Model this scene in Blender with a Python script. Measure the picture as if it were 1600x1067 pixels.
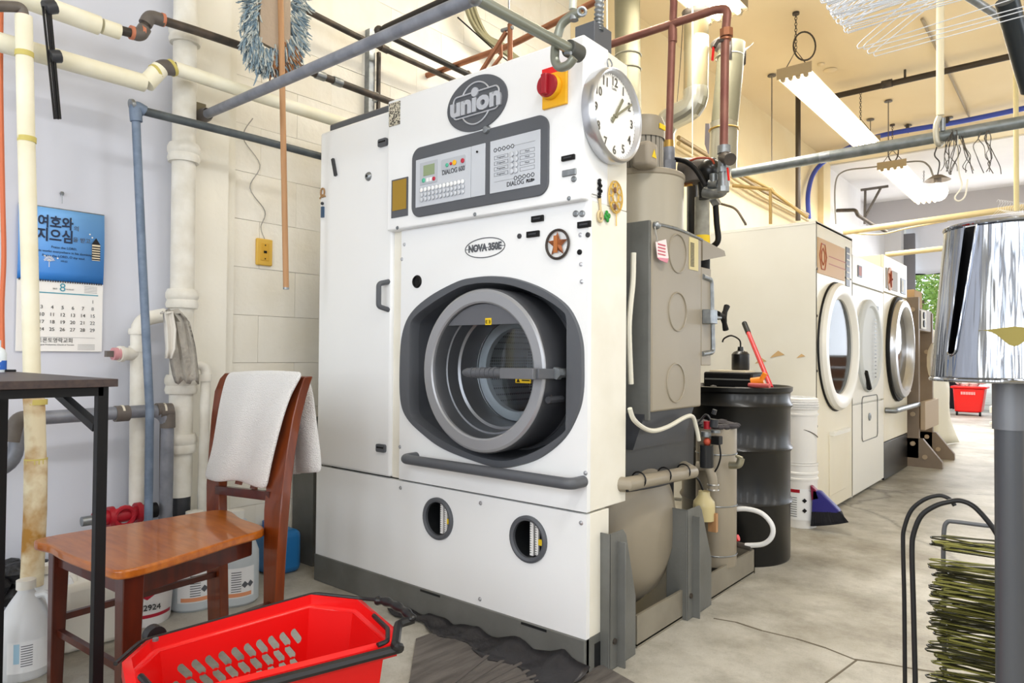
import bpy, bmesh, math, random
from mathutils import Vector, Matrix
random.seed(7)
for o in list(bpy.data.objects): bpy.data.objects.remove(o)
SC = bpy.context.scene; COL = SC.collection
PI = math.pi
# ---------------------------------------------------------------- camera
FPX = 1086.0; YAW, PITCH, ROLL = 0.69306, 0.01851, 0.00782; EYE = Vector((0, 0, 1.04))
fw = Vector((-math.sin(YAW)*math.cos(PITCH), math.cos(YAW)*math.cos(PITCH), math.sin(PITCH)))
r0 = Vector((math.cos(YAW), math.sin(YAW), 0)); u0 = r0.cross(fw)
rt = r0*math.cos(ROLL)+u0*math.sin(ROLL); up = -r0*math.sin(ROLL)+u0*math.cos(ROLL)
cd = bpy.data.cameras.new('camera'); cam = bpy.data.objects.new('camera', cd); COL.objects.link(cam)
cd.sensor_width = 36; cd.lens = FPX/1600*36; cd.clip_start = .02; cd.clip_end = 200
cam.matrix_world = Matrix(((rt.x, up.x, -fw.x, EYE.x), (rt.y, up.y, -fw.y, EYE.y), (rt.z, up.z, -fw.z, EYE.z), (0, 0, 0, 1)))
SC.camera = cam
# ---------------------------------------------------------------- world, daylight, exposure
w = bpy.data.worlds.new('world'); SC.world = w; w.use_nodes = True
wn = w.node_tree.nodes; wl = w.node_tree.links
bg = wn['Background']
bg.inputs['Color'].default_value = (.86, .93, 1, 1); bg.inputs['Strength'].default_value = 1.45
SC.view_settings.view_transform = 'Standard'; SC.view_settings.look = 'None'
SC.view_settings.gamma = 1; SC.view_settings.use_curve_mapping = False
SC.view_settings.exposure = 0.45
def area(name, loc, target, sx, sy, power, col=(1, 1, 1)):
    l = bpy.data.lights.new(name, 'AREA'); l.shape = 'RECTANGLE'; l.size = sx; l.size_y = sy; l.energy = power; l.color = col
    o = bpy.data.objects.new(name, l); COL.objects.link(o); o.location = loc
    o.rotation_euler = (Vector(target)-Vector(loc)).to_track_quat('-Z', 'Y').to_euler()
    return o
for k in range(5): area('front_fill_light', (-1.9+k*1.15, -2.6, 2.0), (-2.2+k*.5, 2.5, 1.0), .6, 2.3, 18, (.93, .965, 1))   # added fill lamps behind the camera, spaced like window bays
for k in range(4): area('side_fill_light', (3.4, -.9+k*2.1, 2.0), (-2, 1.6+k*.9, 1.0), .5, 1.7, 13, (1, .98, .95))  # added fill lamps along the unseen right side of the room
area('rear_opening_daylight', (0.0, 15.6, 1.9), (-.6, 9, 0.6), 5, 2.4, 130, (.9, .93, 1))
for yy in (1.2, 4.6, 8.2, 11.8):                     # area lamps for the ceiling tubes; the nearest, without a fixture, is added
    area('ceiling_tube_light', (-1.9 if yy > 2 else 0.2, yy, 3.3), (-1.9 if yy > 2 else 0.2, yy, 0), .4, 2.4, 42 if yy < 9 else 75, (1, .97, .91) if yy > 2 else (1, .99, .97))
# ---------------------------------------------------------------- helpers
def P(px, py, X=None, Y=None, Z=None):               # world point on a real plane
    d = fw+(px-800)/FPX*rt-(py-533.5)/FPX*up
    t = (X-EYE.x)/d.x if X is not None else (Y-EYE.y)/d.y if Y is not None else (Z-EYE.z)/d.z
    return EYE+d*t
V = Vector
def lin(c):
    if isinstance(c, str):
        c = [int(c[i:i+2], 16)/255 for i in (0, 2, 4)]
        return tuple(x/12.92 if x < .04045 else ((x+.055)/1.055)**2.4 for x in c)+(1,)
    return tuple(c)+(1,) if len(c) == 3 else c
MATS = {}
def mat(name, col, rough=.5, metal=0, col2=None, scale=8, bump=0, bscale=60, stretch=(1, 1, 1), trans=0, ior=1.45, emit=None, es=0, detail=4, lo=.35, hi=.7, spec=.5, coat=0, alpha=1):
    if name in MATS: return MATS[name]
    m = bpy.data.materials.new(name); m.use_nodes = True; n = m.node_tree.nodes; l = m.node_tree.links
    b = n['Principled BSDF']; b.inputs['Base Color'].default_value = lin(col); b.inputs['Roughness'].default_value = rough
    b.inputs['Metallic'].default_value = metal; b.inputs['IOR'].default_value = ior
    b.inputs['Transmission Weight'].default_value = trans; b.inputs['Specular IOR Level'].default_value = spec
    b.inputs['Coat Weight'].default_value = coat; b.inputs['Alpha'].default_value = alpha
    if emit: b.inputs['Emission Color'].default_value = lin(emit); b.inputs['Emission Strength'].default_value = es
    tc = n.new('ShaderNodeTexCoord'); mp = n.new('ShaderNodeMapping'); mp.inputs['Scale'].default_value = stretch
    l.new(tc.outputs['Object'], mp.inputs['Vector'])
    if col2:
        nz = n.new('ShaderNodeTexNoise'); nz.inputs['Scale'].default_value = scale; nz.inputs['Detail'].default_value = detail
        l.new(mp.outputs[0], nz.inputs['Vector'])
        cr = n.new('ShaderNodeValToRGB'); cr.color_ramp.elements[0].position = lo; cr.color_ramp.elements[1].position = hi
        cr.color_ramp.elements[0].color = lin(col); cr.color_ramp.elements[1].color = lin(col2)
        l.new(nz.outputs[0], cr.inputs[0]); l.new(cr.outputs[0], b.inputs['Base Color'])
    if bump:
        nb = n.new('ShaderNodeTexNoise'); nb.inputs['Scale'].default_value = bscale; nb.inputs['Detail'].default_value = 3
        l.new(mp.outputs[0], nb.inputs['Vector'])
        bp = n.new('ShaderNodeBump'); bp.inputs['Strength'].default_value = bump; bp.inputs['Distance'].default_value = .01
        l.new(nb.outputs[0], bp.inputs['Height']); l.new(bp.outputs[0], b.inputs['Normal'])
    MATS[name] = m; return m
WORLD = {}
def obj(name, data, parent=None, loc=None):
    o = bpy.data.objects.new(name, data); COL.objects.link(o)
    M = Matrix.Identity(4)
    if loc is not None: o.location = loc; M = Matrix.Translation(V(loc))
    if parent is not None:
        o.parent = parent; o.matrix_parent_inverse = WORLD[parent.name].inverted(); 
    WORLD[o.name] = M; return o
def tag(o, label=None, cat=None, group=None, kind=None):
    if label: o['label'] = label
    if cat: o['category'] = cat
    if group: o['group'] = group
    if kind: o['kind'] = kind
    return o
def thing(name, label, cat, loc, group=None):
    return tag(obj(name, None, None, loc), label, cat, group)
class MB:
    def __init__(s): s.v = []; s.f = []
    def add(s, vs, fs):
        k = len(s.v); s.v += [tuple(v) for v in vs]; s.f += [tuple(i+k for i in f) for f in fs]; return s
    def box(s, a, b):
        x0, y0, z0 = (min(a[i], b[i]) for i in range(3)); x1, y1, z1 = (max(a[i], b[i]) for i in range(3))
        return s.add([(x0, y0, z0), (x1, y0, z0), (x1, y1, z0), (x0, y1, z0), (x0, y0, z1), (x1, y0, z1), (x1, y1, z1), (x0, y1, z1)],
                     [(0, 3, 2, 1), (4, 5, 6, 7), (0, 1, 5, 4), (1, 2, 6, 5), (2, 3, 7, 6), (3, 0, 4, 7)])
    def beam(s, p, q, w, h, upv=(0, 0, 1)):            # rectangular bar p->q
        p, q = V(p), V(q); d = (q-p).normalized(); a = d.cross(V(upv))
        if a.length < 1e-4: a = d.cross(V((1, 0, 0)))
        a.normalize(); b = a.cross(d)
        vs = [e+a*i*w/2+b*j*h/2 for e in (p, q) for i, j in ((-1, -1), (1, -1), (1, 1), (-1, 1))]
        return s.add(vs, [(0, 1, 2, 3), (7, 6, 5, 4), (0, 4, 5, 1), (1, 5, 6, 2), (2, 6, 7, 3), (3, 7, 4, 0)])
    def prism(s, pts, off):                            # polygon extruded by off
        pts = [V(p) for p in pts]; off = V(off); n = len(pts)
        return s.add(pts+[p+off for p in pts], [tuple(range(n))[::-1], tuple(range(n, 2*n))]+[(i, (i+1) % n, n+(i+1) % n, n+i) for i in range(n)])
    def ring(s, A, B):                                 # faces between two loops
        n = len(A); return s.add(list(A)+list(B), [(i, (i+1) % n, n+(i+1) % n, n+i) for i in range(n)])
    def tube(s, pts, r, n=12, closed=False, caps=True):
        pts = [V(p) for p in pts]; m = len(pts); rs = r if isinstance(r, (list, tuple)) else [r]*m
        k = len(s.v); ref = None
        for i in range(m):
            a = pts[(i-1) % m] if (closed or i > 0) else pts[i]; b = pts[(i+1) % m] if (closed or i < m-1) else pts[i]
            d = (b-a).normalized() if (b-a).length > 1e-9 else V((0, 0, 1))
            if ref is None: ref = d.orthogonal().normalized()
            ref = (ref-d*ref.dot(d)); ref = ref.normalized() if ref.length > 1e-6 else d.orthogonal().normalized()
            c = d.cross(ref)
            for j in range(n):
                t = 2*PI*j/n; s.v.append(tuple(pts[i]+(ref*math.cos(t)+c*math.sin(t))*rs[i]))
        for i in range(m if closed else m-1):
            for j in range(n):
                a = k+i*n+j; b = k+i*n+(j+1) % n; i2 = (i+1) % m
                s.f.append((a, b, k+i2*n+(j+1) % n, k+i2*n+j))
        if caps and not closed:
            s.f.append(tuple(k+j for j in range(n))[::-1]); s.f.append(tuple(k+(m-1)*n+j for j in range(n)))
        return s
    def cyl(s, p, q, r, r2=None, n=20): return s.tube([p, q], [r, r if r2 is None else r2], n)
    def lathe(s, prof, org, axis=(0, 0, 1), n=32, a0=0, a1=2*PI, ref=None, flat=1):
        ax = V(axis).normalized(); e1 = V(ref) if ref else ax.orthogonal().normalized(); e2 = ax.cross(e1); org = V(org)
        full = abs(a1-a0-2*PI) < 1e-6; m = n if full else n+1; k = len(s.v)
        for r, h in prof:
            for j in range(m):
                t = a0+(a1-a0)*j/n; s.v.append(tuple(org+ax*h+(e1*math.cos(t)+e2*math.sin(t)*flat)*max(r, 1e-5)))
        for i in range(len(prof)-1):
            for j in range(n):
                j2 = (j+1) % m; s.f.append((k+i*m+j, k+i*m+j2, k+(i+1)*m+j2, k+(i+1)*m+j))
        return s
    def sphere(s, c, r, n=12, sc=(1, 1, 1)):
        k = len(s.v); c = V(c)
        for i in range(n//2+1):
            t = PI*i/(n//2)
            for j in range(n): a = 2*PI*j/n; s.v.append((c.x+r*sc[0]*math.sin(t)*math.cos(a), c.y+r*sc[1]*math.sin(t)*math.sin(a), c.z+r*sc[2]*math.cos(t)))
        for i in range(n//2):
            for j in range(n): s.f.append((k+i*n+j, k+(i+1)*n+j, k+(i+1)*n+(j+1) % n, k+i*n+(j+1) % n))
        return s
    def mesh(s, name, m, smooth=True, ang=38):
        me = bpy.data.meshes.new(name); me.from_pydata(s.v, [], s.f); me.materials.append(m)
        bm = bmesh.new(); bm.from_mesh(me); bmesh.ops.remove_doubles(bm, verts=bm.verts, dist=1e-5); bmesh.ops.recalc_face_normals(bm, faces=bm.faces); bm.to_mesh(me); bm.free()
        if smooth:
            me.polygons.foreach_set('use_smooth', [True]*len(me.polygons)); me.set_sharp_from_angle(angle=math.radians(ang))
        return me
    def build(s, name, m, parent=None, bev=0, smooth=True, loc=None, ang=38, solid=0):
        o = obj(name, s.mesh(name, m, smooth, ang), parent, loc)
        if solid: q = o.modifiers.new('solid', 'SOLIDIFY'); q.thickness = solid; q.offset = 0
        if bev: q = o.modifiers.new('bevel', 'BEVEL'); q.width = bev; q.segments = 3; q.limit_method = 'ANGLE'; q.angle_limit = .6
        return o
def circ(c, r, e1, e2, n=32, a0=0, a1=2*PI, r2=None):
    c, e1, e2 = V(c), V(e1), V(e2); r2 = r2 or r; full = abs(a1-a0-2*PI) < 1e-6
    return [c+e1*r*math.cos(a0+(a1-a0)*i/(n if full else n-1))+e2*r2*math.sin(a0+(a1-a0)*i/(n if full else n-1)) for i in range(n)]
def smooth_pts(pts, k=6, closed=False):                # Catmull-Rom
    pts = [V(p) for p in pts]; n = len(pts); out = []
    for i in range(n if closed else n-1):
        g = lambda j: pts[j % n] if closed else pts[max(0, min(n-1, j))]
        a, b, c, d = g(i-1), g(i), g(i+1), g(i+2)
        for s in range(k):
            t = s/k; out.append(.5*((2*b)+(c-a)*t+(2*a-5*b+4*c-d)*t*t+(3*b-a-3*c+d)*t**3))
    if not closed: out.append(pts[-1])
    return out
def rrect(c, w, h, r, e1, e2, n=5):                    # rounded rectangle loop
    c, e1, e2 = V(c), V(e1), V(e2); out = []
    for cx, cy, a in ((w/2-r, h/2-r, 0), (-w/2+r, h/2-r, PI/2), (-w/2+r, -h/2+r, PI), (w/2-r, -h/2+r, 1.5*PI)):
        for i in range(n+1):
            t = a+PI/2*i/n; out.append(c+e1*(cx+r*math.cos(t))+e2*(cy+r*math.sin(t)))
    return out
def round_corners(pts, r, k=4):                        # pipe path with bends
    pts = [V(p) for p in pts]; out = [pts[0]]
    for i in range(1, len(pts)-1):
        a, b, c = pts[i-1], pts[i], pts[i+1]; d1 = (a-b); d2 = (c-b); q = min(r, d1.length*.45, d2.length*.45)
        p1 = b+d1.normalized()*q; p2 = b+d2.normalized()*q
        for s in range(k+1): t = s/k; out.append(p1*(1-t)**2+b*2*t*(1-t)+p2*t*t)
    out.append(pts[-1]); return out
FX, FZ, FY = V((1, 0, 0)), V((0, 0, 1)), V((0, 1, 0))
def text(name, s, m, parent, org, size, right=FX, upv=FZ, ext=.0012, ax='CENTER', ay='CENTER', sx=1, bold=0, sp=1, world=True):
    c = bpy.data.curves.new(name, 'FONT'); c.body = s; c.size = size; c.extrude = ext; c.align_x = ax; c.align_y = ay; c.offset = bold; c.space_character = sp; c.resolution_u = 3
    t = bpy.data.objects.new('tmp', c); COL.objects.link(t); bpy.context.view_layer.update()
    me = bpy.data.meshes.new_from_object(t.evaluated_get(bpy.context.evaluated_depsgraph_get()))
    bpy.data.objects.remove(t); bpy.data.curves.remove(c)
    right, upv = V(right).normalized(), V(upv).normalized(); nn = right.cross(upv); org = V(org)
    M = Matrix(((right.x*sx, upv.x, nn.x, org.x), (right.y*sx, upv.y, nn.y, org.y), (right.z*sx, upv.z, nn.z, org.z), (0, 0, 0, 1)))
    me.transform(M); me.materials.clear(); me.materials.append(m)
    return obj(name, me, parent)
def dup(o, parent=None, loc=None, rot=None, label=None):
    c = o.copy(); COL.objects.link(c)
    if parent is not None: c.parent = parent
    if loc is not None: c.location = loc
    if rot is not None: c.rotation_euler = rot
    if label: c['label'] = label
    WORLD[c.name] = WORLD[o.name]
    for ch in [x for x in bpy.data.objects if x.parent == o]: dup(ch, c)
    return c
# ---------------------------------------------------------------- materials
W_ = mat('white enamel', 'eef0f2', .38, bump=.02, bscale=30, coat=.2)
WS = mat('white enamel side', 'eeebe0', .45, col2='e4e0d2', scale=5)
CH = mat('charcoal plastic', '55585e', .45, bump=.03, bscale=400)
CHD = mat('dark charcoal', '34363b', .4)
CHL = mat('silver grey paint', '9b9da2', .3, .35)
SIL = mat('brushed aluminium', 'c9cbd0', .28, .85)
CHROME = mat('polished chrome', 'a8acb4', .12, 1, bump=.5, bscale=4, stretch=(7, 7, .25))
BLK = mat('matte black', '0e0e10', .5, spec=.3)
BLKG = mat('black gloss paint', '0c0d0e', .34, coat=.1)
GREY = mat('grey frame paint', '6e6f6c', .5, col2='5f605c', scale=6, bump=.08, bscale=80)
GREYL = mat('beige grey paint', '968d7c', .42, col2='8b8272', scale=2, bump=.02, bscale=300)
STEEL = mat('galvanised steel', '9a9fa3', .38, .8, col2='7f8488', scale=30)
STEELP = mat('grey painted pipe', '8b8f99', .42, .25, col2='737781', scale=18)
BLUEP = mat('blue grey pipe', '5f6f84', .5, .1, col2='74849a', scale=25)
IRON = mat('black iron pipe', '403c38', .5, .3, col2='5c5148', scale=20)
IRONL = mat('grey plastic elbow', '6a645f', .5, col2='5a534e', scale=15)
COPPER = mat('old copper', '8f5f45', .42, .55, col2='a97050', scale=14)
COPR = mat('red brown copper', '7d4f47', .45, .45, col2='8f6456', scale=10)
BRASS = mat('brass', 'b08f4c', .35, .8)
WPIPE = mat('white painted iron', 'e6e4dc', .5, col2='d6d2c6', scale=12, bump=.25, bscale=30)
INSUL = mat('cream insulation', 'f2efdc', .65, col2='e6e0c4', scale=6, bump=.2, bscale=20)
INSULD = mat('dirty insulation', 'e0d6b8', .75, col2='a87a34', scale=9, lo=.45, hi=.68, bump=.4, bscale=25)
CREAM = mat('cream wall paint', 'f1eee4', .75, col2='ebe6d6', scale=1.3, bump=.25, bscale=18)
TAN = mat('tube tinted cream wall', 'e9dab6', .8, col2='e2cfa4', scale=1.2, bump=.12, bscale=25)  # cream paint with the warm tube light put into the colour
TANC = mat('tube tinted cream ceiling', 'ead9b8', .85, col2='e5d2ae', scale=.8, bump=.05, bscale=15)  # ceiling cream, the tubes' warm cast mixed into its colour
BLUEW = mat('daylight tinted blue wall paint', 'd6d9e4', .65, col2='cdd1dd', scale=1.4, bump=.08, bscale=12)  # light blue-grey wall paint, its colour also holding the cool daylight tint
WHW = mat('white back room paint', 'eceae8', .8, col2='dfdcdc', scale=1, bump=.08, bscale=14)
DRY = mat('cream dryer enamel', 'eae3cf', .4, col2='e5dcc4', scale=2, coat=.15)
DRYS = mat('pale dryer side', 'e3e1d8', .45, col2='dcd9cd', scale=2)
DRYW = mat('white dryer trim', 'ebe9e1', .35)
SLAB = mat('taupe press paint', '8c7d6d', .55, col2='7d6e5f', scale=4)
TAUPL = mat('light taupe paint', 'b5a188', .6)
RED = mat('red plastic', 'e01212', .32, coat=.2, spec=.5)
REDK = mat('dark red plastic', 'a31626', .4)
YEL = mat('yellow plastic', 'f0b420', .4)
YELS = mat('yellow sticker', 'ecc81e', .5)
TANWOOD = mat('pale wood handle', 'b98d62', .5, col2='a87c54', scale=6, stretch=(8, 8, .5))
WOOD = mat('orange varnished wood', 'b8691f', .28, col2='9a4f14', scale=7, stretch=(1.2, 7, 7), coat=.5, detail=6)
WOODD = mat('dark red varnished wood', '3f1508', .35, col2='521c08', scale=6, stretch=(6, 6, .8), coat=.3)
WOODM = mat('mid varnished wood', '763208', .35, col2='5e2406', scale=6, stretch=(6, 6, .8), coat=.35)
DWOOD = mat('dark brown board', '453833', .45, col2='33292a', scale=6, stretch=(1, 12, 12))
TOWEL = mat('white terry cloth', 'f8f8f8', .95, bump=1, bscale=260)
RAG = mat('grey rag', 'b9b5ac', .9, col2='8f8c86', scale=15, bump=.5, bscale=60)
JUG = mat('translucent white plastic', 'e6e9ec', .4, trans=.12, bump=.05, bscale=20)
JUGL = mat('blue white plastic', 'cfd8de', .35, trans=.15)
BLUEPL = mat('translucent blue plastic', '2f7fc4', .3, trans=.2)
LAB = mat('white label paper', 'eceef0', .6)
LABO = mat('orange label print', 'e39a70', .6)
INK = mat('grey ink', '5a5d63', .7)
INKB = mat('black ink', '1b1b1e', .7)
PAPER = mat('white paper', 'f2f1ef', .7)
MIRR = mat('green lcd', '8f9f7c', .2)
GLASS = mat('dark door glass', 'b9c0c6', .04, trans=1, ior=1.1)
DARKIN = mat('dark interior', '15171a', .5)
# ================================================================ SETTING
XW = -3.1
def struct(name, mb, m, parent=None, **k): return tag(mb.build(name, m, parent, **k), kind='structure') if parent is None else mb.build(name, m, parent, **k)
def floor_mat():
    m = mat('concrete floor', 'b3ab9c', .5, bump=.15, bscale=60, spec=.4)
    n = m.node_tree.nodes; l = m.node_tree.links; b = n['Principled BSDF']; tc = [x for x in n if x.type == 'TEX_COORD'][0]
    def noise(s, d, r=.6):
        z = n.new('ShaderNodeTexNoise'); z.inputs['Scale'].default_value = s; z.inputs['Detail'].default_value = d; z.inputs['Roughness'].default_value = r; l.new(tc.outputs['Object'], z.inputs['Vector']); return z
    def ramp(z, c0, c1, p0, p1):
        r = n.new('ShaderNodeValToRGB'); r.color_ramp.elements[0].position = p0; r.color_ramp.elements[1].position = p1; r.color_ramp.elements[0].color = lin(c0); r.color_ramp.elements[1].color = lin(c1); l.new(z.outputs[0], r.inputs[0]); return r
    def mix(a, bb, t, f):
        x = n.new('ShaderNodeMix'); x.data_type = 'RGBA'; x.blend_type = t; x.inputs[0].default_value = f; l.new(a.outputs[0] if a.type != 'MIX' else a.outputs[2], x.inputs[6]); l.new(bb.outputs[0], x.inputs[7]); return x
    a = ramp(noise(1.1, 7, .65), '8f897a', 'bfbcb3', .36, .6)
    c = ramp(noise(5, 8, .7), 'a6a196', 'ffffff', .3, .55)
    d = ramp(noise(140, 5, .75), '8c8678', 'ffffff', .32, .46)
    x = mix(a, c, 'MULTIPLY', .55); x = mix(x, d, 'MULTIPLY', .34)
    vo = n.new('ShaderNodeTexVoronoi'); vo.feature = 'DISTANCE_TO_EDGE'; vo.inputs['Scale'].default_value = .26
    nz = noise(2.5, 4); mm = n.new('ShaderNodeMix'); mm.data_type = 'RGBA'; mm.blend_type = 'LINEAR_LIGHT'; mm.inputs[0].default_value = .16
    l.new(tc.outputs['Object'], mm.inputs[6]); l.new(nz.outputs[1], mm.inputs[7]); l.new(mm.outputs[2], vo.inputs['Vector'])
    cr = ramp(vo, '5d564a', 'ffffff', .0, .006)
    x = mix(x, cr, 'MULTIPLY', .5)
    l.new(x.outputs[2], b.inputs['Base Color']); return m
struct('floor', MB().box((-4, -3, -.1), (4.2, 20, 0)), floor_mat(), smooth=False)
struct('ceiling', MB().box((-3.3, -3, 4.09), (4.2, 10.9, 4.2)), TANC, smooth=False)
m = MB(); cp = [(1115, 966), (1150, 972), (1190, 985), (1245, 998), (1290, 1012), (1335, 1030), (1380, 1036), (1430, 1045), (1520, 1058), (1640, 1080)]
for i in range(len(cp)-1):
    a_, b_ = P(*cp[i], Z=.0008), P(*cp[i+1], Z=.0008); m.beam(a_, b_, .006+.003*(i % 2), .0015)
m.beam(P(1340, 1030, Z=.0008), P(1290, 1067, Z=.0008), .006, .0015)
m.build('floor_crack', mat('crack dirt', '6a6254', .9), bpy.data.objects['floor'])
# left wall: blue painted part, then painted block, then plaster
wl_ = struct('wall_left', MB().box((XW-.2, -3, 0), (XW-.02, 10.9, 4.1)), CREAM, smooth=False)
MB().box((XW-.03, -3, 0), (XW, 1.44, 4.09)).build('painted_panel', BLUEW, wl_)
MB().box((XW-.03, 4.42, 0), (XW, 10.9, 4.09)).build('plaster', TAN, wl_)
zc = P(480, 428, X=XW).z; ch_ = .228; z = zc-ch_*math.floor(zc/ch_)-ch_; row = 0
bme = {}
BLK1 = mat('painted block cream', 'f5f2e9', .7, col2='efe9da', scale=3, bump=.35, bscale=22)
while z < 4.08:
    y = 1.60-(.2 if row % 2 else 0)
    while y < 4.4:
        y0, y1 = max(y, 1.60), min(y+.405, 4.42); z0, z1 = max(z, .0), min(z+ch_, 4.08)
        if y1-y0 > .02 and z1-z0 > .02:
            k = (round(y1-y0, 3), round(z1-z0, 3))
            if k not in bme: bme[k] = MB().box((0, .0009, .0009), (.022, k[0]-.0009, k[1]-.0009)).mesh('block', BLK1, False)
            o = obj('block', bme[k], wl_); o.location = (XW-.022+random.uniform(-.0015, .0015), y0, z0)
        y += .405
    z += ch_; row += 1
struct('trim_1', MB().box((XW-.01, 1.44, 0), (XW+.08, 1.60, 4.09)), CREAM)        # pilaster
MB().box((XW, 1.60, 0), (XW+.03, 1.66, 4.09)).build('pilaster_shoulder', CREAM, bpy.data.objects['trim_1'])
# cross beam and far pilaster
bmf = struct('trim_2', MB().box((-3.1, 10.9, 3.97), (4.2, 11.2, 4.2)), TAN, bev=.01)
MB().box((-3.12, 10.85, 0), (-3.02, 11.2, 4.09)).build('pilaster', TAN, bmf)
# back room
struct('wall_left_back_room', MB().box((-3.3, 11.2, 0), (-3.06, 13.2, 3.95)).box((-3.45, 13.2, 0), (-3.25, 16.1, 3.95)), WHW)
struct('ceiling_back_room', MB().box((-3.5, 11.2, 3.95), (4.2, 20, 4.1)), WHW)
struct('trim_3', MB().box((-3.4, 14.4, 3.55), (4.2, 14.8, 3.95)), mat('grey lilac beam', 'b9b5b6', .8))
wb = struct('wall_back', MB().box((-3.5, 16, 3.84), (4.2, 16.3, 4.0)).box((-3.5, 16, 0), (-2.95, 16.3, 3.9)), WHW)
struct('ground_outside', MB().box((-12, 16.3, -.15), (12, 45, -.05)), mat('pale paving', 'c8c5be', .8, col2='b6b2a8', scale=3))
# right wall and the wall behind the camera, with unseen openings added for sky light
struct('wall_right', MB().box((4.0, -3, 0), (4.2, 16, .85)).box((4.0, -3, 3.1), (4.2, 16, 4.1)).box((4.0, 5.6, .85), (4.2, 7, 3.1)), CREAM)
struct('blue_reflect_panel_1', MB().box((2.0, -2.98, 0), (2.9, -2.88, 2.2)), mat('blue panel paint', '2c6fb4', .4))  # unseen blue panel added for a blue streak in the chrome
struct('added_reflect_uprights', MB().box((-1.36, -3.0, .8), (-1.28, -2.9, 3.3)).box((-.21, -3.0, .8), (-.13, -2.9, 3.3)).box((.94, -3.0, .8), (1.02, -2.9, 3.3)).box((2.09, -3.0, .8), (2.17, -2.9, 3.3)), CHD)  # unseen dark uprights added to break up the chrome's reflections
wr = MB()
for k in range(9): wr.box((3.96, -2.6+k*1.15, .85), (4.06, -1.85+k*1.15, 3.1))
struct('added_reflect_panels', wr, mat('grey lilac beam', 'b9b5b6', .8))  # wide unseen panels added to darken what the chrome mirrors
struct('added_front_panels', MB().box((-1.28, -3.0, .8), (-.13, -2.92, 3.3)).box((1.02, -3.0, .8), (2.1, -2.92, 3.3)).box((2.9, -3.0, .8), (4.0, -2.92, 3.3)), mat('grey lilac beam', 'b9b5b6', .8))  # unseen solid panels added to dim the reflection in the chrome form
struct('blue_reflect_panel_2', MB().box((3.94, 1.0, 0), (3.99, 2.0, 2.3)), mat('blue panel paint', '2c6fb4', .4))  # second unseen blue panel, added at the right wall for the reflections
struct('wall_front', MB().box((-3.3, -3.1, 0), (4.2, -2.9, .8)).box((-3.3, -3.1, 3.3), (4.2, -2.9, 4.1)).box((-3.3, -3.1, .8), (-2.4, -2.9, 3.3)), CREAM)
# awning across the rear opening
aw = MB(); nA, nB = 26, 8
for i in range(nA+1):
    for j in range(nB+1):
        x = -2.95+6.8*i/nA; aw.v.append((x, 16.35+.9*j/nB+.03*math.sin(i*1.3+j), 3.84-(.98+.02*math.sin(i*.8))*j/nB+.015*math.sin(i*2.1+j*2)))
aw.f = [(i*(nB+1)+j, (i+1)*(nB+1)+j, (i+1)*(nB+1)+j+1, i*(nB+1)+j+1) for i in range(nA) for j in range(nB)]
t = thing('awning', 'white wrinkled fabric awning hanging over the rear opening', 'awning', (0, 16.8, 3.2))
aw.build('canopy', mat('white tarp', 'ececf2', .7, bump=.1, bscale=6), t, solid=.01)
b_ = MB()
for yy, zz in ((16.36, 3.83), (16.8, 3.36), (17.26, 2.85)): b_.cyl((-2.95, yy, zz), (3.8, yy, zz), .018, n=8)
b_.build('pole', BLK, t)
ex = MB().box((-3.0, 16.25, 0), (-2.75, 16.34, 3.6)); tag(ex.build('grey_door_curtain', mat('grey curtain', '7d7c80', .8, bump=.5, bscale=12, stretch=(6, 6, .3))), 'grey gathered door curtain drawn at the side of the rear opening', 'curtain')
# trees outside
LEAF = [mat('leaf green', '6f9a3c', .7, col2='9ab65e', scale=9), mat('leaf yellow green', 'b6c26a', .7, col2='8ea04a', scale=9), mat('leaf dark green', '4f7a34', .7, col2='6d9450', scale=9)]
BARK = mat('bark', '6b5a48', .9, bump=.5, bscale=20)
def tree(x, y, h, r, k, label):
    t = thing('tree', label, 'tree', (x, y, -.05), 'trees beyond the rear opening')
    MB().tube([(x, y, -.05), (x+.1, y, h*.4), (x, y+.1, h*.75)], [.14, .1, .05], 8).build('trunk', BARK, t)
    m = MB()
    for i in range(1500):
        d = V((random.gauss(0, 1), random.gauss(0, 1), random.gauss(0, 1))).normalized()*r*random.uniform(.5, 1)
        c = V((x, y, h*.62))+V((d.x, d.y, d.z*1.25)); a = V((random.gauss(0, 1), random.gauss(0, 1), random.gauss(0, 1))).normalized(); b = a.orthogonal().normalized(); s = random.uniform(.05, .11)
        m.add([c-a*s, c+b*s*.5, c+a*s, c-b*s*.5], [(0, 1, 2, 3)])
    tag(m.build('foliage', LEAF[k], t, smooth=False), kind='stuff')
tree(-4.3, 23, 5.2, 1.8, 1, 'yellow green leafy tree beyond the rear opening, beside the dryers in view')
tree(-2.6, 24, 5.6, 1.9, 2, 'dark green leafy tree beyond the rear opening, right of the paler trees')
tree(-3.4, 21, 3.4, 1.1, 0, 'low mid green bushy tree nearest behind the rear opening')
tree(.5, 24, 5.6, 2.3, 0, 'mid green leafy tree hidden partly by the chrome form')
tree(-6.5, 25, 6.4, 2.4, 2, 'tall dark green tree far behind the press')
# ================================================================ WALL PIPES AND FITTINGS (left)
def wp(px, py, off=.1): return P(px, py, X=XW+off)
def pipe(name, label, pts, r, m, cat='pipe', group=None, bend=.05, n=14, extra=None):
    t = thing(name, label, cat, pts[0], group)
    MB().tube(round_corners(pts, bend), r, n).build('pipe_run', m, t)
    for nm, mb, mm in (extra or []): mb.build(nm, mm, t)
    return t
def collar(p, d, r, l=.03):
    p = V(p); d = V(d).normalized(); return MB().cyl(p-d*l/2, p+d*l/2, r, n=16)
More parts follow.
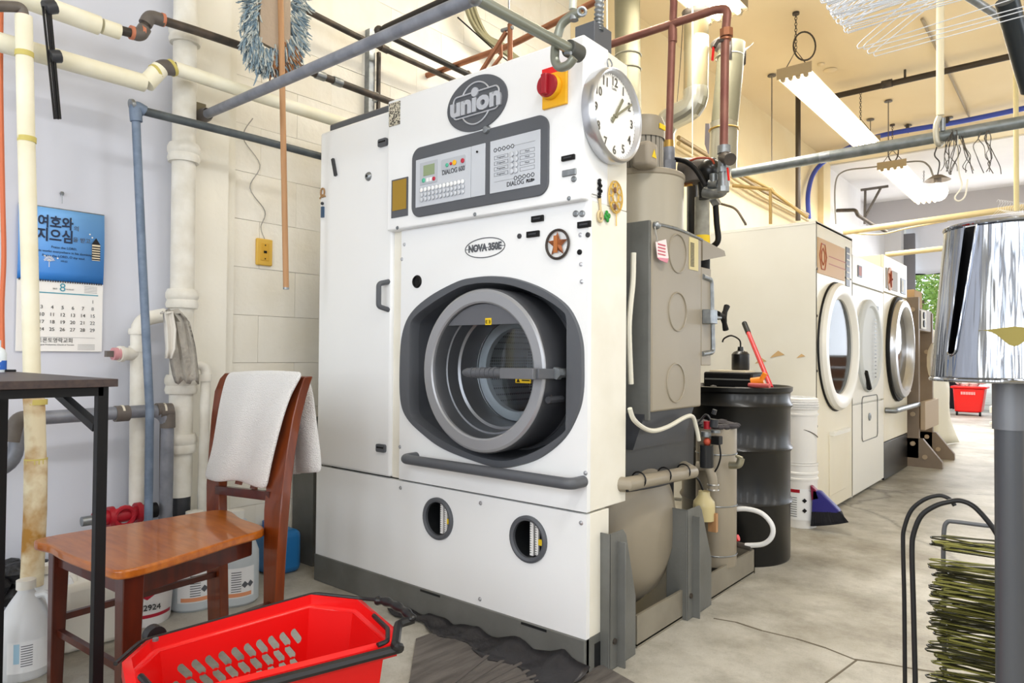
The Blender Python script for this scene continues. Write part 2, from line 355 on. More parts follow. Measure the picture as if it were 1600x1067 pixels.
# big white drain stack
xs = XW+.14; a, b = P(290, -60, X=xs), P(281, 775, X=xs); yc = a.y
t = thing('drain_stack', 'thick white painted cast iron drain stack with hubs, left of the block wall', 'pipe', (xs, yc, 0))
d = (V((xs, P(281, 775, X=xs).y, .42))-V((xs, P(290, 0, X=xs).y, 2.75)))
def stk(py): return P(290-9*py/775, py, X=xs)
MB().tube([stk(-160), stk(775)], .047, 24).build('pipe_run', WPIPE, t)
MB().tube([stk(775), (stk(775).x, stk(775).y, .0)], .042, 16).build('pipe_run', CHD, t)
for py in (240, 467, 600, 692, 55):
    h = .04; c = stk(py); MB().lathe([(.047, -h), (.060, -h), (.065, -h*.6), (.060, -.005), (.065, .005), (.065, h*.6), (.058, h), (.047, h)], c, n=24).build('hub', WPIPE, t)
# smaller white stack with elbow and cleanout plug
xs2 = XW+.11; q = lambda px, py: P(px, py, X=xs2)
t = thing('drain_branch', 'white painted branch pipe rising beside the blue grey pipe, elbow on top', 'pipe', (xs2, q(215, 800).y, 0))
MB().tube(round_corners([V((xs2, q(215, 800).y, 0)), q(216, 500), q(258, 492)], .07), .029, 18).build('pipe_run', WPIPE, t)
for py in (518, 545): MB().lathe([(.029, -.012), (.035, -.012), (.037, 0), (.035, .012), (.029, .012)], q(216, py)).build('hub', WPIPE, t)
c0 = q(214, 553); MB().cyl(c0, c0+V((.02, -.085, 0)), .026).cyl(c0+V((.015, -.06, 0)), c0+V((.018, -.075, 0)), .032).build('branch_socket', WPIPE, t)
MB().cyl(c0+V((.02, -.075, 0)), c0+V((.022, -.1, 0)), .025).build('red_ring', mat('pink red ring', 'd79aa0', .5), t)
MB().box(c0+V((.008, -.125, -.012)), c0+V((.034, -.1, .012))).build('plug', IRONL, t)
# grey horizontal waste pipe
xg = XW+.2; g = lambda px, py: P(px, py, X=xg)
pts = [V((xg, g(262, 640).y+.0, 0)), g(262, 640), g(30, 655), g(18, 720)]
pts[0].z = .0
t = thing('waste_pipe', 'grey plastic waste pipe running behind the black table, elbow at each end', 'pipe', pts[1])
MB().tube(round_corners(pts[:2]+pts[2:3]+[g(22, 730), g(-60, 745)], .08, 6), .025, 18).build('pipe_run', STEELP, t)
for px in (190, 258): c = g(px, 642 if px > 200 else 646); collar(c, (0, 1, 0), .031, .05).build('coupling', IRONL, t)
for pp in ([g(262, 668), g(262, 640), g(244, 641)], [g(52, 653), g(28, 655), g(20, 690)]): MB().tube(round_corners(pp, .07, 6), .029, 18).build('elbow', IRONL, t)
for px, py in ((52, 653), (255, 641), (190, 645)): collar(g(px, py), (0, 1, 0), .0305, .008).build('solder_ring', mat('pale seal ring', 'd9d4c4', .6), t)
# left insulated riser
t = thing('insulated_riser', 'cream insulated vertical pipe in front of the wall calendar', 'pipe', (XW+.1, wp(55, 880).y, 0))
xr = XW+.36; v = lambda px, py: P(px, py, X=xr)
MB().tube([v(37, 25), v(41, 215), v(46, 400), v(50, 590)], .0255, 20).build('sleeve', INSUL, t)
MB().tube([v(52, 612), v(54, 640), v(56, 717)], .031, 20).build('sleeve', INSULD, t)
MB().tube([v(56, 718), v(55, 800), (xr, v(50, 900).y, .25)], .034, 20).build('sleeve', INSULD, t)
MB().tube([v(50, 590), v(53, 615)], .012, 10).build('bare_pipe', IRON, t)
for px, py in ((38, 85), (42, 218), (56, 628), (56, 720)): collar(v(px, py), (0, 0, 1), .0275 if py < 500 else .034, .018).build('band', mat('yellowed tape', 'c9bb6a', .6), t)
MB().tube(round_corners([v(-60, 8), v(34, 11), v(37, 28)], .04, 6), .017, 12).build('grey_elbow', IRONL, t)
collar(v(37, 26), (0, 0, 1), .022, .008).build('red_ring', mat('red ring', 'b0503c', .5), t)
# insulated pipe A (upper) and its black iron run
q = lambda px, py: wp(px, py, .27)
t = thing('iron_pipe', 'black iron pipe along the upper wall with insulated left end and two elbows', 'pipe', q(230, 30))
MB().tube([q(-40, -30), q(155, 40)], .034, 18).build('sleeve', INSUL, t)
MB().tube([q(160, 41), q(187, 50)], .028, 18).build('sleeve', INSUL, t)
MB().tube(round_corners([q(187, 47), q(218, 55), q(234, 26), q(300, 46), q(400, 80), q(615, 161), q(700, 188)], .05), .0175, 12).build('pipe_run', IRON, t)
for pp in ([q(206, 51), q(219, 55), q(226, 44)], [q(227, 38), q(234, 25), q(255, 32)]): MB().tube(round_corners(pp, .05, 6), .025, 14).build('elbow', IRONL, t)
for pp in (q(206, 51), q(254, 31), q(222, 49)): collar(pp, q(300, 46)-q(250, 31), .026, .012).build('solder_ring', mat('copper solder ring', 'c47a5c', .5), t)
for pp in ((500, 118), (527, 128)): collar(q(*pp), q(527, 128)-q(500, 118), .021, .05).build('coupling', STEEL, t)
# insulated pipe B
t = thing('insulated_pipe', 'cream insulated pipe crossing the wall below the black iron pipe', 'pipe', q(100, 95))
MB().tube([q(-50, 52), q(226, 130)], .033, 18).build('sleeve', INSUL, t)
MB().tube([q(228, 131), q(250, 108)], .033, 18).build('sleeve', INSUL, t)
MB().tube([q(268, 105), q(400, 149), q(560, 200)], .028, 18).build('sleeve', INSUL, t)
MB().tube(round_corners([q(240, 118), q(252, 104), q(272, 107)], .04, 5), .03, 14).build('elbow', IRONL, t)
for c_ in (q(243, 114), q(268, 106)): collar(c_, q(268, 105)-q(243, 114), .034, .012).build('band', mat('yellowed tape', 'c9bb6a', .6), t)
# blue grey pipe with down leg
t = thing('blue_grey_pipe', 'blue grey steel pipe, vertical from the floor then turning right along the wall', 'pipe', (XW+.25, wp(233, 800).y, 0))
xq = XW+.30; q3 = lambda px, py: P(px, py, X=xq)
MB().tube([V((xq, q3(233, 800).y, 0)), q3(234, 640), q3(222, 400), q3(212, 180)], .0155, 12).build('pipe_run', BLUEP, t)
MB().tube([q3(222, 173), q3(400, 217), q3(500, 244), q3(560, 259)], .0165, 12).build('pipe_run', mat('dark blue grey pipe', '474d52', .5, .2, col2='5a6266', scale=15), t)
MB().tube(round_corners([q3(213, 190), q3(211, 165), q3(226, 174)], .05, 6), .022, 14).build('elbow', BLUEP, t)
MB().cyl(q3(204, 164), q3(209, 164), .022).build('plug', STEEL, t)
# purple brown lower half pipe and grey waste down pipe
t = thing('conduit', 'dark grey conduit standing between the drain stack and blue grey pipe', 'pipe', (XW+.1, wp(255, 800).y, 0))
MB().tube([V((XW+.09, wp(254, 800, .09).y, 0)), wp(254, 650, .09)], .011, 10).build('pipe_run', IRON, t)
# white elbow pipe right of stack
t = thing('drain_elbow', 'white painted pipe bending down from the drain stack toward the floor', 'pipe', (XW+.15, wp(318, 760, .15).y, 0))
q4 = lambda px, py: P(px, py, X=XW+.2)
MB().tube(round_corners([q4(292, 568), q4(322, 571), q4(316, 790), V((XW+.2, q4(316, 790).y, 0))], .06, 6), .020, 16).build('pipe_run', WPIPE, t)
for py in (590,): MB().lathe([(.02, -.015), (.026, -.015), (.026, .015), (.02, .015)], q4(321, py)).build('hub', WPIPE, t)
# orange cable
tag(MB().tube(smooth_pts([P(px, py, X=XW+.15) for px, py in ((2, -20), (1, 120), (4, 300), (6, 400), (3, 480), (4, 560), (2, 600))]), .008, 8).build('orange_cable', mat('orange cable', 'd9744c', .5)), 'orange cable hanging down the wall at the far left edge', 'cable')
# black strap clamp over the insulated pipes
t = thing('pipe_strap', 'black folded strap hanging over the two insulated pipes', 'strap', wp(82, 90, .3))
e = lambda px, py: P(px, py, X=XW+.36)
m = MB()
for dx in (-7, -2, 4): m.beam(e(74+dx, 10), e(91+dx*.8, 186), .006, .006, (0, 1, 0))
m.beam(e(76, 12), e(92, 186), .014, .004); m.build('strap_band', BLK, t)
MB().tube([e(78, 88), e(94, 88)], .022, 10).build('clamp', CHD, t)
MB().tube([e(70, 12), e(86, 10)], .024, 10).build('clamp', CHD, t)
# grey rag on branch pipe
t = tag(MB().build('x', RAG), None)
bpy.data.objects.remove(t)
m = MB(); rows = [(262, 488, 6), (268, 486, 14), (276, 500, 20), (283, 540, 22), (290, 585, 20), (292, 597, 18)]
for (px, py, hw) in rows:
    for i in range(9):
        f = i/8*2-1; c = P(px+f*hw, py+4*math.sin(i*1.7), X=XW+.27+.012*math.sin(i*2.2+py*.02)); m.v.append(tuple(c))
m.f = [(i*9+j, i*9+j+1, (i+1)*9+j+1, (i+1)*9+j) for i in range(len(rows)-1) for j in range(8)]
m2 = MB(); rr = [(255, 490, 5), (262, 487, 8), (266, 515, 9), (266, 545, 7), (263, 560, 5)]
for (px, py, hw) in rr:
    for i in range(5): f = i/4*2-1; m2.v.append(tuple(P(px+f*hw, py, X=XW+.3+.01*math.sin(i*2))))
m2.f = [(i*5+j, i*5+j+1, (i+1)*5+j+1, (i+1)*5+j) for i in range(len(rr)-1) for j in range(4)]
t = thing('rag', 'grey stiff rag draped over the white branch pipe joint', 'rag', P(276, 500, X=XW+.27))
m.build('cloth', RAG, t, solid=.006); m2.build('cloth_fold', mat('pale rag', 'd6d3cc', .9), t, solid=.006)
# power outlet plate
c = P(413, 394, X=XW+.012)
t = thing('outlet_plate', 'yellowed electrical cover plate on the block wall', 'outlet', c)
MB().box(c+V((-.012, -.042, -.065)), c+V((.006, .042, .065))).build('plate', mat('yellowed plastic', 'e0b54e', .5), t, bev=.006)
MB().box(c+V((.004, -.022, -.042)), c+V((.009, .022, .042))).build('insert', mat('yellowed plastic 2', 'd8a83c', .5), t, bev=.002)
MB().box(c+V((.008, -.008, -.006)), c+V((.0105, .008, .006))).box(c+V((.008, -.003, .03)), c+V((.0105, .003, .036))).box(c+V((.008, -.003, -.036)), c+V((.0105, .003, -.03))).build('slot', BLK, t)
tag(MB().tube(smooth_pts([c+V((0, 0, .065)), c+V((.0, -.02, .12)), c+V((0, -.0, .2)), c+V((0, -.08, .3)), c+V((0, -.03, .42)), P(380, 215, X=XW+.01), P(395, 185, X=XW+.02)]), .0025, 6).build('bell_wire', RAG), 'thin loose wire climbing the wall above the yellowed cover plate', 'wire')
# mop hung head up
t = thing('mop', 'blue fringed dust mop hung upside down with pale wooden handle', 'mop', P(446, 450, X=XW+.5))
xm = XW+.42; e = lambda px, py, o=0: P(px, py, X=xm+o)
MB().tube([e(438, -30, .05), e(447, 450, .03)], .0125, 12).build('handle', TANWOOD, t)
MB().cyl(e(447, 449, .03), e(447, 452, .03), .0128).build('ferrule', STEEL, t)
fr = [e(*p) for p in ((392, -20), (390, 60), (402, 92), (430, 95), (452, 88), (464, 50), (466, -20))]
MB().prism([e(*p) for p in ((404, -20), (402, 66), (432, 82), (450, 66), (450, -20))], (.02, 0, 0)).build('canvas_backing', mat('tan canvas', 'b8a692', .9, bump=.3, bscale=40), t)
m = [MB(), MB(), MB()]; sp = smooth_pts(fr, 14)
for i in range(1900):
    c = random.choice(sp)+V((random.uniform(-.01, .03), random.gauss(0, .017), random.gauss(0, .02)))
    cen = e(428, 20); d = (c-cen).normalized()*random.uniform(.008, .03)+V((random.uniform(-.01, .02), random.uniform(-.012, .012), -.02))
    k = 2 if (c.z < e(430, 70).z and c.y > cen.y-.02 and random.random() < .5) else (0 if random.random() < .5 else 1)
    m[k].tube([c-d*.4, c+d*.4+V((0, 0, -.004)), c+d], [.004, .0035, .0015], 4, caps=False)
for k, (cc, c2) in enumerate((('8fa3b0', '6f8798'), ('c9cdc8', 'a9b3b4'), ('a8744c', '8c6a50'))):
    tag(m[k].build('fringe', mat('mop yarn %d' % k, cc, .95, col2=c2, scale=30), t), kind='stuff')
# calendar
xc = XW+.012
t = thing('calendar', 'blue and white church wall calendar showing month 8', 'calendar', P(98, 440, X=xc))
A, B, C, D = P(29, 318, X=xc), P(163, 332, X=xc), P(165, 549, X=xc), P(29, 549, X=xc); yl, yr = A.y, B.y; zt, zb = (A.z+B.z)/2-.005, (C.z+D.z)/2
zm = zb+(zt-zb)*.49
def curve_sheet(z0, z1, bul, x):
    m = MB(); n = 8
    for i in range(n+1):
        f = i/n; m.v += [(x+bul*math.sin(f*PI), yl, z0+(z1-z0)*f), (x+bul*math.sin(f*PI), yr, z0+(z1-z0)*f)]
    m.f = [(2*i, 2*i+1, 2*i+3, 2*i+2) for i in range(n)]; return m
MB().box((xc-.004, yl, zb), (xc, yr, zm)).build('date_page', PAPER, t)
mb = mat('blue print', '4a9ce8', .45); nn = mb.node_tree.nodes; tcx = [x for x in nn if x.type == 'TEX_COORD'][0]
sx_ = nn.new('ShaderNodeSeparateXYZ'); mr = nn.new('ShaderNodeMapRange'); mr.inputs['From Min'].default_value = zm; mr.inputs['From Max'].default_value = zt
cr = nn.new('ShaderNodeValToRGB'); cr.color_ramp.elements[0].color = lin('2f7fd6'); cr.color_ramp.elements[1].color = lin('7cb6f0')
L = mb.node_tree.links; L.new(tcx.outputs['Object'], sx_.inputs[0]); L.new(sx_.outputs[2], mr.inputs[0]); L.new(mr.outputs[0], cr.inputs[0]); L.new(cr.outputs[0], nn['Principled BSDF'].inputs['Base Color'])
curve_sheet(zm, zt, .006, xc+.001).build('picture_page', mb, t, solid=.0015)
MB().cyl((xc, yl, zt), (xc, yr, zt), .0025, n=8).build('hanging_rail', STEEL, t)
CW, CHH = yr-yl, zt-zb
cy = lambda px: yl+(px-29)/135*CW
def ct(s, px, py, size, m=INKB, **k):
    f = (py-323)/(549-323); z = zt-(f)*(zt-zb); xx = xc+(.0095 if z > zm else .0012)
    text(k.pop('nm', 'lettering'), s, m, t, (xx, cy(px), z), size, (0, 1, 0), FZ, ext=.0003, **k)
ct('여호와', 84, 347, .052, mat('navy brush ink', '1c2c4a', .6), bold=.0012, sx=.85); ct('의', 117, 352, .022, INK)
ct('지으심', 84, 368, .054, mat('navy brush ink', '1c2c4a', .6), bold=.0014, sx=.85); ct('을 받고', 126, 370, .021, INK)
for i, s in enumerate(('Praise the LORD,', 'all his works everywhere in his dominion,', 'Praise the LORD, O my soul.', '103:22')): ct(s, 98, 385+i*7, .0125 if i < 3 else .009, mat('navy brush ink', '1c2c4a', .6))
ct('8', 98, 448, .045, mat('teal ink', '4a9ab0', .6))
ct('2015', 86, 450, .008, INK); ct('AUGUST', 110, 450, .007, INK)
rowsd = [['', '', '', '', '', '', '1'], ['2', '3', '4', '5', '6', '7', '8'], ['9', '10', '11', '12', '13', '14', '15'], ['16', '17', '18', '19', '20', '21', '22'], ['23', '24', '25', '26', '27', '28', '29']]
for i, r in enumerate(rowsd):
    for j, s in enumerate(r):
        if s: ct(s, 50+j*16.2, 468+i*11.6, .019, INKB if 0 < j < 6 else INK, nm='date_number')
ct('토론토영락교회', 88, 532, .021, INKB, sx=.9); ct('Youngnak Presbyterian Church of Toronto', 88, 538.5, .0075, INK)
MB().box((xc, cy(55), zm-.048), (xc+.0012, cy(156), zm-.044)).build('teal_rule', mat('teal ink', '4a9ab0', .6), t)
m = MB()
for i in range(34): m.box((xc+.002, cy(31+i*3.9), zm-.004), (xc+.004, cy(32.6+i*3.9), zm+.004))
m.build('binding_holes', CHD, t)
m = MB()   # mini month and info boxes
for i in range(5): m.box((xc, cy(133), zm-.012-i*.006), (xc+.001, cy(154), zm-.013-i*.006))
for i in range(5): m.box((xc, cy(124), zb+.028-i*.005), (xc+.001, cy(152), zb+.0272-i*.005))
m.box((xc, cy(55), zb+.055), (xc+.001, cy(152), zb+.0542)); m.build('ruled_lines', INK, t)
# tree and barn drawings
WH = mat('white ink', 'f4f4f0', .6); zz = lambda py: zt-(py-323)/(549-323)*(zt-zb)
m = MB(); bx = xc+.0098
def ln(m, a, b, wd=.0012): m.beam((bx, cy(a[0]), zz(a[1])), (bx, cy(b[0]), zz(b[1])), wd, .0006, (1, 0, 0))
for k in range(9):
    an = PI*(.08+k*.105); ln(m, (75, 408), (75+9*math.cos(an), 408-9*math.sin(an)))
    ln(m, (75+5*math.cos(an), 408-5*math.sin(an)), (75+8*math.cos(an+.25), 408-8*math.sin(an+.25)))
ln(m, (75, 417), (75, 407), .002); m.build('tree_drawing', WH, t)
m = MB()
m.prism([(bx, cy(142), zz(374)), (bx, cy(157), zz(374)), (bx, cy(149.5), zz(363))], (.0004, 0, 0))
for k in range(6): m.box((bx, cy(143), zz(377+k*4)), (bx+.0004, cy(157), zz(379+k*4)))
m.build('barn_drawing', INKB, t)
MB().box((bx-.0004, cy(143), zz(374)), (bx-.0001, cy(156.5), zz(400))).build('barn_drawing', mat('cream ink', 'e6d8bc', .6), t)
m = MB()
for a_, b_ in ((139, 358), (143, 363), (108, 340), (68, 400), (88, 402)): m.lathe([(0, 0), (.003, 0), (.003, .0004)], (bx, cy(a_), zz(b_)), (1, 0, 0), n=10)
m.build('snow_dots', WH, t)
tag(MB().sphere(P(97, 302, X=XW+.008), .008, 8).tube([P(97, 302, X=XW+.012), P(97, 318, X=XW+.015)], .0015, 6).build('nail', STEEL), 'nail in the pale blue wall that holds the calendar', 'nail')
# ================================================================ DRY CLEANING MACHINE
X0, X1, YP, YH = -2.742, -1.257, 1.90, 1.868
mp = lambda px, py, Y=YP: P(px, py, Y=Y)
M_ = thing('dry_cleaning_machine', 'large white dry cleaning machine with charcoal porthole door and control panel', 'dry cleaner', ((X0+X1)/2, 2.4, 0))
zb0, zs, zt0, zh = mp(700, 925).z, .525, 2.083, 1.545
zb0 = .118
# charcoal carcass behind the panels, and the plinth
MB().box((X0+.03, 2.56, .13), (-1.9, 3.1, 2.0)).build('carcass', GREY, M_)
MB().box((X0+.03, YP+.06, .13), (-2.3, 2.55, 2.0)).build('cabinet_body', GREY, M_)
MB().box((X0, YP-.008, 0), (X1, YP+.02, zb0)).box((X0, YP, 0), (X0+.03, 3.2, zb0)).box((X1-.02, YP, 0), (X1, YP+.14, zb0)).build('plinth', GREY, M_, bev=.003)
MB().box((X1-.001, YP+.05, .0), (X1+.002, YP+.11, .09)).build('plinth_notch', DARKIN, M_)
for x_ in (-2.03, -1.52): MB().box((x_, YP-.0095, zb0-.012), (x_+.11, YP-.007, zb0-.004)).build('plinth_slot', DARKIN, M_)
# lower front panel with two sight glasses
sights = [(mp(685, 810), .077), (mp(826, 842), .077)]
def panel_with_holes(x0, x1, z0, z1, y, th, holes, name, m, parent, outline=None):
    bm = bmesh.new(); loops = [[V((x0, y, z0)), V((x1, y, z0)), V((x1, y, z1)), V((x0, y, z1))]]+holes; edges = []
    for lp in loops:
        vs = [bm.verts.new(p) for p in lp]; edges += [bm.edges.new((vs[i], vs[(i+1) % len(vs)])) for i in range(len(vs))]
    bmesh.ops.triangle_fill(bm, edges=edges, use_beauty=True)
    g = bmesh.ops.extrude_face_region(bm, geom=bm.faces[:]); bmesh.ops.translate(bm, verts=[v for v in g['geom'] if isinstance(v, bmesh.types.BMVert)], vec=(0, th, 0))
    bmesh.ops.recalc_face_normals(bm, faces=bm.faces)
    me = bpy.data.meshes.new(name); bm.to_mesh(me); bm.free(); me.materials.append(m)
    return obj(name, me, parent)
hl = [circ((c.x, YP, c.z), r, FX, FZ, 36, r2=r) for c, r in sights]
panel_with_holes(X0, X1, zb0, zs-.004, YP, .02, hl, 'lower_panel', W_, M_)
MB().box((X1-.02, YP+.02, zb0), (X1, YP+.135, zs-.004)).build('lower_side_panel', WS, M_, bev=.002)
MB().box((X0, YP+.02, zb0), (X0+.02, YP+.3, zs-.004)).build('lower_side_panel', WS, M_, bev=.002)
for c, r in sights:
    c = V((c.x, YP, c.z))
    MB().lathe([(r+.004, 0), (r+.004, .008), (r-.004, .012), (r-.013, .008), (r-.013, -.004)], c, (0, -1, 0), 40).build('sight_ring', CH, M_)
    MB().lathe([(r-.012, -.003), (r-.014, -.1), (0, -.1)], c, (0, -1, 0), 32).build('sight_tank', DARKIN, M_)
    o = MB().box((c.x-.006-.004, YP+.02, c.z-r+.015), (c.x+.008-.004, YP+.028, c.z+r-.015)).box((c.x+.013, YP+.02, c.z-r+.02), (c.x+.026, YP+.028, c.z+r-.02)).build('scale_strip', PAPER, M_)
    m = MB()
    for k in range(14):
        z_ = c.z-r+.024+k*.0082; m.box((c.x-.009, YP+.0185, z_), (c.x-.003, YP+.0199, z_+.0015)).box((c.x+.014, YP+.0185, z_), (c.x+.02, YP+.0199, z_+.0015))
    m.build('scale_marks', INKB, o)
    MB().box((c.x+.028, YP+.018, c.z-.02), (c.x+.058, YP+.024, c.z+.0)).build('yellow_tag', YELS, M_)
# left cabinet door
xl = mp(612, 500).x
MB().box((X0, YP-.003, zs+.003), (xl, YP+.05, 2.06)).build('cabinet_door', W_, M_, bev=.012)
MB().box((xl, YP+.012, zs+.003), (xl+.07, YP+.03, 2.06)).build('cabinet_gap', WS, M_)
def handle(px0, py0, px1, py1):
    a, b = mp(px0, py0), mp(px1, py1); x = a.x
    MB().tube(round_corners([(x, YP, a.z), (x-.012, YP-.045, a.z-.012), (x-.012, YP-.045, b.z+.012), (x, YP, b.z)], .012, 4), .011, 8).build('door_handle', CH, M_)
handle(608, 440, 608, 484)
for px, py, w2, h2 in ((599, 223, .028, .0085), (596, 700, .028, .0085)):
    c = mp(px, py, YP-.006); o = MB().prism(rrect((c.x, YP-.014, c.z), w2*2, h2*2+.016, .008, FX, FZ), (0, .012, 0)).build('vent_latch', CH, M_)
    MB().box((c.x-w2*.75, YP-.016, c.z+.0), (c.x+w2*.75, YP-.0135, c.z+.006)).build('latch_slot', BLK, o)
c = mp(577, 276); o = MB().lathe([(.0, .012), (.01, .012), (.014, .01), (.019, .004), (.02, 0)], (c.x, YP-.003, c.z), (0, -1, 0), 20).build('key_lock', STEEL, M_)
MB().lathe([(0, .013), (.006, .013), (.006, .011)], (c.x, YP-.003, c.z), (0, -1, 0), 12).build('lock_core', DARKIN, o)
# middle door panel with octagonal bezel opening
zo = [(500, 37), (620, 50), (760, 100), (880, 180), (940, 270), (972, 380), (978, 500), (975, 640), (950, 750), (880, 880), (760, 980), (640, 1025), (530, 1037), (400, 1000), (250, 940), (150, 870), (60, 780), (25, 680), (22, 500), (35, 340), (80, 230), (180, 140), (320, 65), (400, 45)]
zi = [(500, 78), (620, 95), (760, 150), (862, 218), (888, 262), (890, 380), (890, 500), (888, 650), (885, 800), (872, 850), (760, 930), (640, 980), (540, 993), (400, 960), (250, 890), (150, 820), (92, 765), (80, 700), (80, 500), (82, 320), (105, 255), (200, 180), (320, 110), (400, 85)]
zpt = lambda L, Y=YP: [P(620+x*.3, 420+y*.3, Y=Y) for x, y in L]
outer = smooth_pts(zpt(zo), 5, True); inner = smooth_pts(zpt(zi), 5, True)
xm0 = mp(626, 500).x
panel_with_holes(xm0, X1, zs+.003, zh+.004, YP, .02, [[V((p.x, YP, p.z)) for p in inner]], 'front_panel', W_, M_)
cen = V((sum(p.x for p in inner)/len(inner), YP, sum(p.z for p in inner)/len(inner)))
# bezel: flat border proud of the panel, then recess walls and back
sh = lambda lp, k, dy: [V((cen.x+(p.x-cen.x)*k, YP+dy, cen.z+(p.z-cen.z)*k)) for p in lp]
m = MB(); L0, L1, L2, L3 = [V((p.x, YP, p.z)) for p in outer], [V((p.x, YP-.012, p.z)) for p in sh(outer, .99, 0)], [V((p.x, YP-.012, p.z)) for p in sh(inner, 1.01, 0)], [V((p.x, YP-.004, p.z)) for p in inner]
m.ring(L0, L1); m.ring(L1, L2); m.ring(L2, L3); m.ring(L3, sh(inner, .985, .03))
bz = m.build('porthole_bezel', CH, M_, ang=30)
m = MB(); a_ = sh(inner, .985, .03); b_ = sh(inner, .93, .12); m.ring(a_, b_); m.build('bezel_recess', mat('recess grey', '46494f', .42), bz, ang=30); back_loop = b_
def flat_hole(name, loops, m_, parent):
    bm = bmesh.new(); es = []
    for lp in loops:
        vs = [bm.verts.new(p) for p in lp]; es += [bm.edges.new((vs[i], vs[(i+1) % len(vs)])) for i in range(len(vs))]
    bmesh.ops.triangle_fill(bm, edges=es, use_beauty=True); me = bpy.data.meshes.new(name); bm.to_mesh(me); bm.free(); me.materials.append(m_); return obj(name, me, parent)
# round door: centre and radii on its own plane
YR = YP-.075
cL, cR, cT, cB = P(663.5, 578, Y=YR), P(850.5, 578, Y=YR), P(756, 452, Y=YR), P(756, 707, Y=YR)
dc = V(((cL.x+cR.x)/2, YR, (cT.z+cB.z)/2)); R = (cT.z-cB.z)/2; ri = R*.835
flat_hole('recess_back', [back_loop, circ((dc.x, back_loop[0].y, dc.z), R*.97, FX, FZ, 48)], mat('recess grey', '46494f', .42), bz)
D_ = MB().lathe([(R, -.2), (R+.004, -.01), (R, 0), (R-.008, .004), (ri+.006, .004), (ri, 0), (ri, -.012)], dc, (0, -1, 0), 72).build('door_ring', CHL, M_, ang=25)
MB().lathe([(R+.0045, -.17), (R+.0055, -.012), (R+.002, -.004)], dc, (0, -1, 0), 72).build('door_rim', CHD, D_)
MB().lathe([(ri, -.010), (ri*.985, -.02), (ri*.955, -.06), (ri*.93, -.062), (ri*.9, -.11), (ri*.86, -.115), (ri*.82, -.2), (ri*.80, -.21)], dc, (0, -1, 0), 72).build('door_glass_cone', mat('dull aluminium cone', '7f8288', .3, .8), D_)
MB().lathe([(ri*.80, -.205), (ri*.78, -.203), (ri*.66, -.208), (ri*.65, -.23)], dc, (0, -1, 0), 64).build('drum_ring', mat('bright satin ring', 'd4d7dc', .4, .3), D_)
# perforated drum back wall
dm = mat('perforated drum', 'a0a6ab', .6, 0); nn = dm.node_tree.nodes; LL = dm.node_tree.links
tcx = [x for x in nn if x.type == 'TEX_COORD'][0]; vo = nn.new('ShaderNodeTexVoronoi'); vo.inputs['Scale'].default_value = 80; vo.inputs['Randomness'].default_value = 0
mpx = [x for x in nn if x.type == 'MAPPING'][0]; mpx.inputs['Scale'].default_value = (1, 1, 1); LL.new(mpx.outputs[0], vo.inputs['Vector']); cr = nn.new('ShaderNodeValToRGB'); cr.color_ramp.elements[0].position = .3; cr.color_ramp.elements[1].position = .38
cr.color_ramp.elements[0].color = lin('4c5156'); cr.color_ramp.elements[1].color = lin('b4babf'); LL.new(vo.outputs[0], cr.inputs[0]); LL.new(cr.outputs[0], nn['Principled BSDF'].inputs['Base Color'])
MB().lathe([(ri*.65, -.23), (ri*.95, -.24), (ri*.95, -.55), (0, -.56)], dc, (0, -1, 0), 64).build('drum', dm, D_)
m = MB()
for k in range(3):
    an = PI/2+k*2*PI/3+.4; c = dc+V((math.cos(an), 0, math.sin(an)))*ri*.86; m.cyl(c+V((0, .26, 0)), c+V((0, .54, 0)), .035, n=12)
m.build('drum_lifter', SIL, D_)
MB().lathe([(0, -.198), (ri*.81, -.198)], dc, (0, -1, 0), 64).build('door_glass', mat('clear dark glass', 'dfe6ea', .02, trans=1), D_, solid=.004, smooth=False)
# segment shield with sticker
zc_ = P(752, 507, Y=YR).z-dc.z; a0 = math.asin(zc_/(ri*.99)); seg = circ(dc+V((0, .012, 0)), ri*.99, FX, FZ, 30, a0, PI-a0)
MB().prism(seg, (0, .006, 0)).build('door_shield', mat('shield grey', '63656b', .4, .3), D_)
c = P(760, 502, Y=YR); o = MB().box((c.x-.014, YR+.009, c.z-.012), (c.x+.014, YR+.0118, c.z+.012)).build('warning_sticker', YELS, D_)
text('lettering', '(( ))', BLK, o, (c.x, YR+.0085, c.z), .016)
c = P(822, 596, Y=YR+.11); o = MB().box((c.x-.045, YR+.105, c.z-.006), (c.x+.025, YR+.108, c.z+.014)).build('warning_sticker', YELS, D_)
MB().prism([(c.x-.04, YR+.104, c.z-.003), (c.x-.024, YR+.104, c.z-.003), (c.x-.032, YR+.104, c.z+.011)], (0, .001, 0)).box((c.x-.015, YR+.104, c.z+.002), (c.x+.02, YR+.1049, c.z+.006)).build('sticker_print', BLK, o)
# lever handle
h = lambda px, py, y=-.05: P(px, py, Y=YR+y)
MB().tube([h(725, 582), h(730, 582), h(745, 582.5), h(770, 583), h(787, 583)], [.010, .016, .0185, .0165, .0165], 14).build('lever_grip', CH, M_)
m = MB()
for k in range(6): m.tube([h(738+k*7, 582.3), h(740.5+k*7, 582.3)], .0195, 14)
m.build('grip_ribs', CH, M_)
m = MB().beam(h(786, 583), h(838, 584), .036, .036); m.build('lever_arm', mat('lever grey', '6d6f74', .4, .3), M_, bev=.002)
eb = P(872, 584, Y=YP-.015); MB().beam(h(837, 584), eb, .026, .034).build('lever_arm', CH, M_, bev=.003)
m = MB(); c = P(877, 583, Y=YP-.015); m.cyl(c+V((0, -.015, 0)), c+V((0, .12, 0)), .016, n=12).cyl(c+V((0, -.034, 0)), c+V((0, -.01, 0)), .021, n=6); m.build('lever_bolt', STEEL, M_)
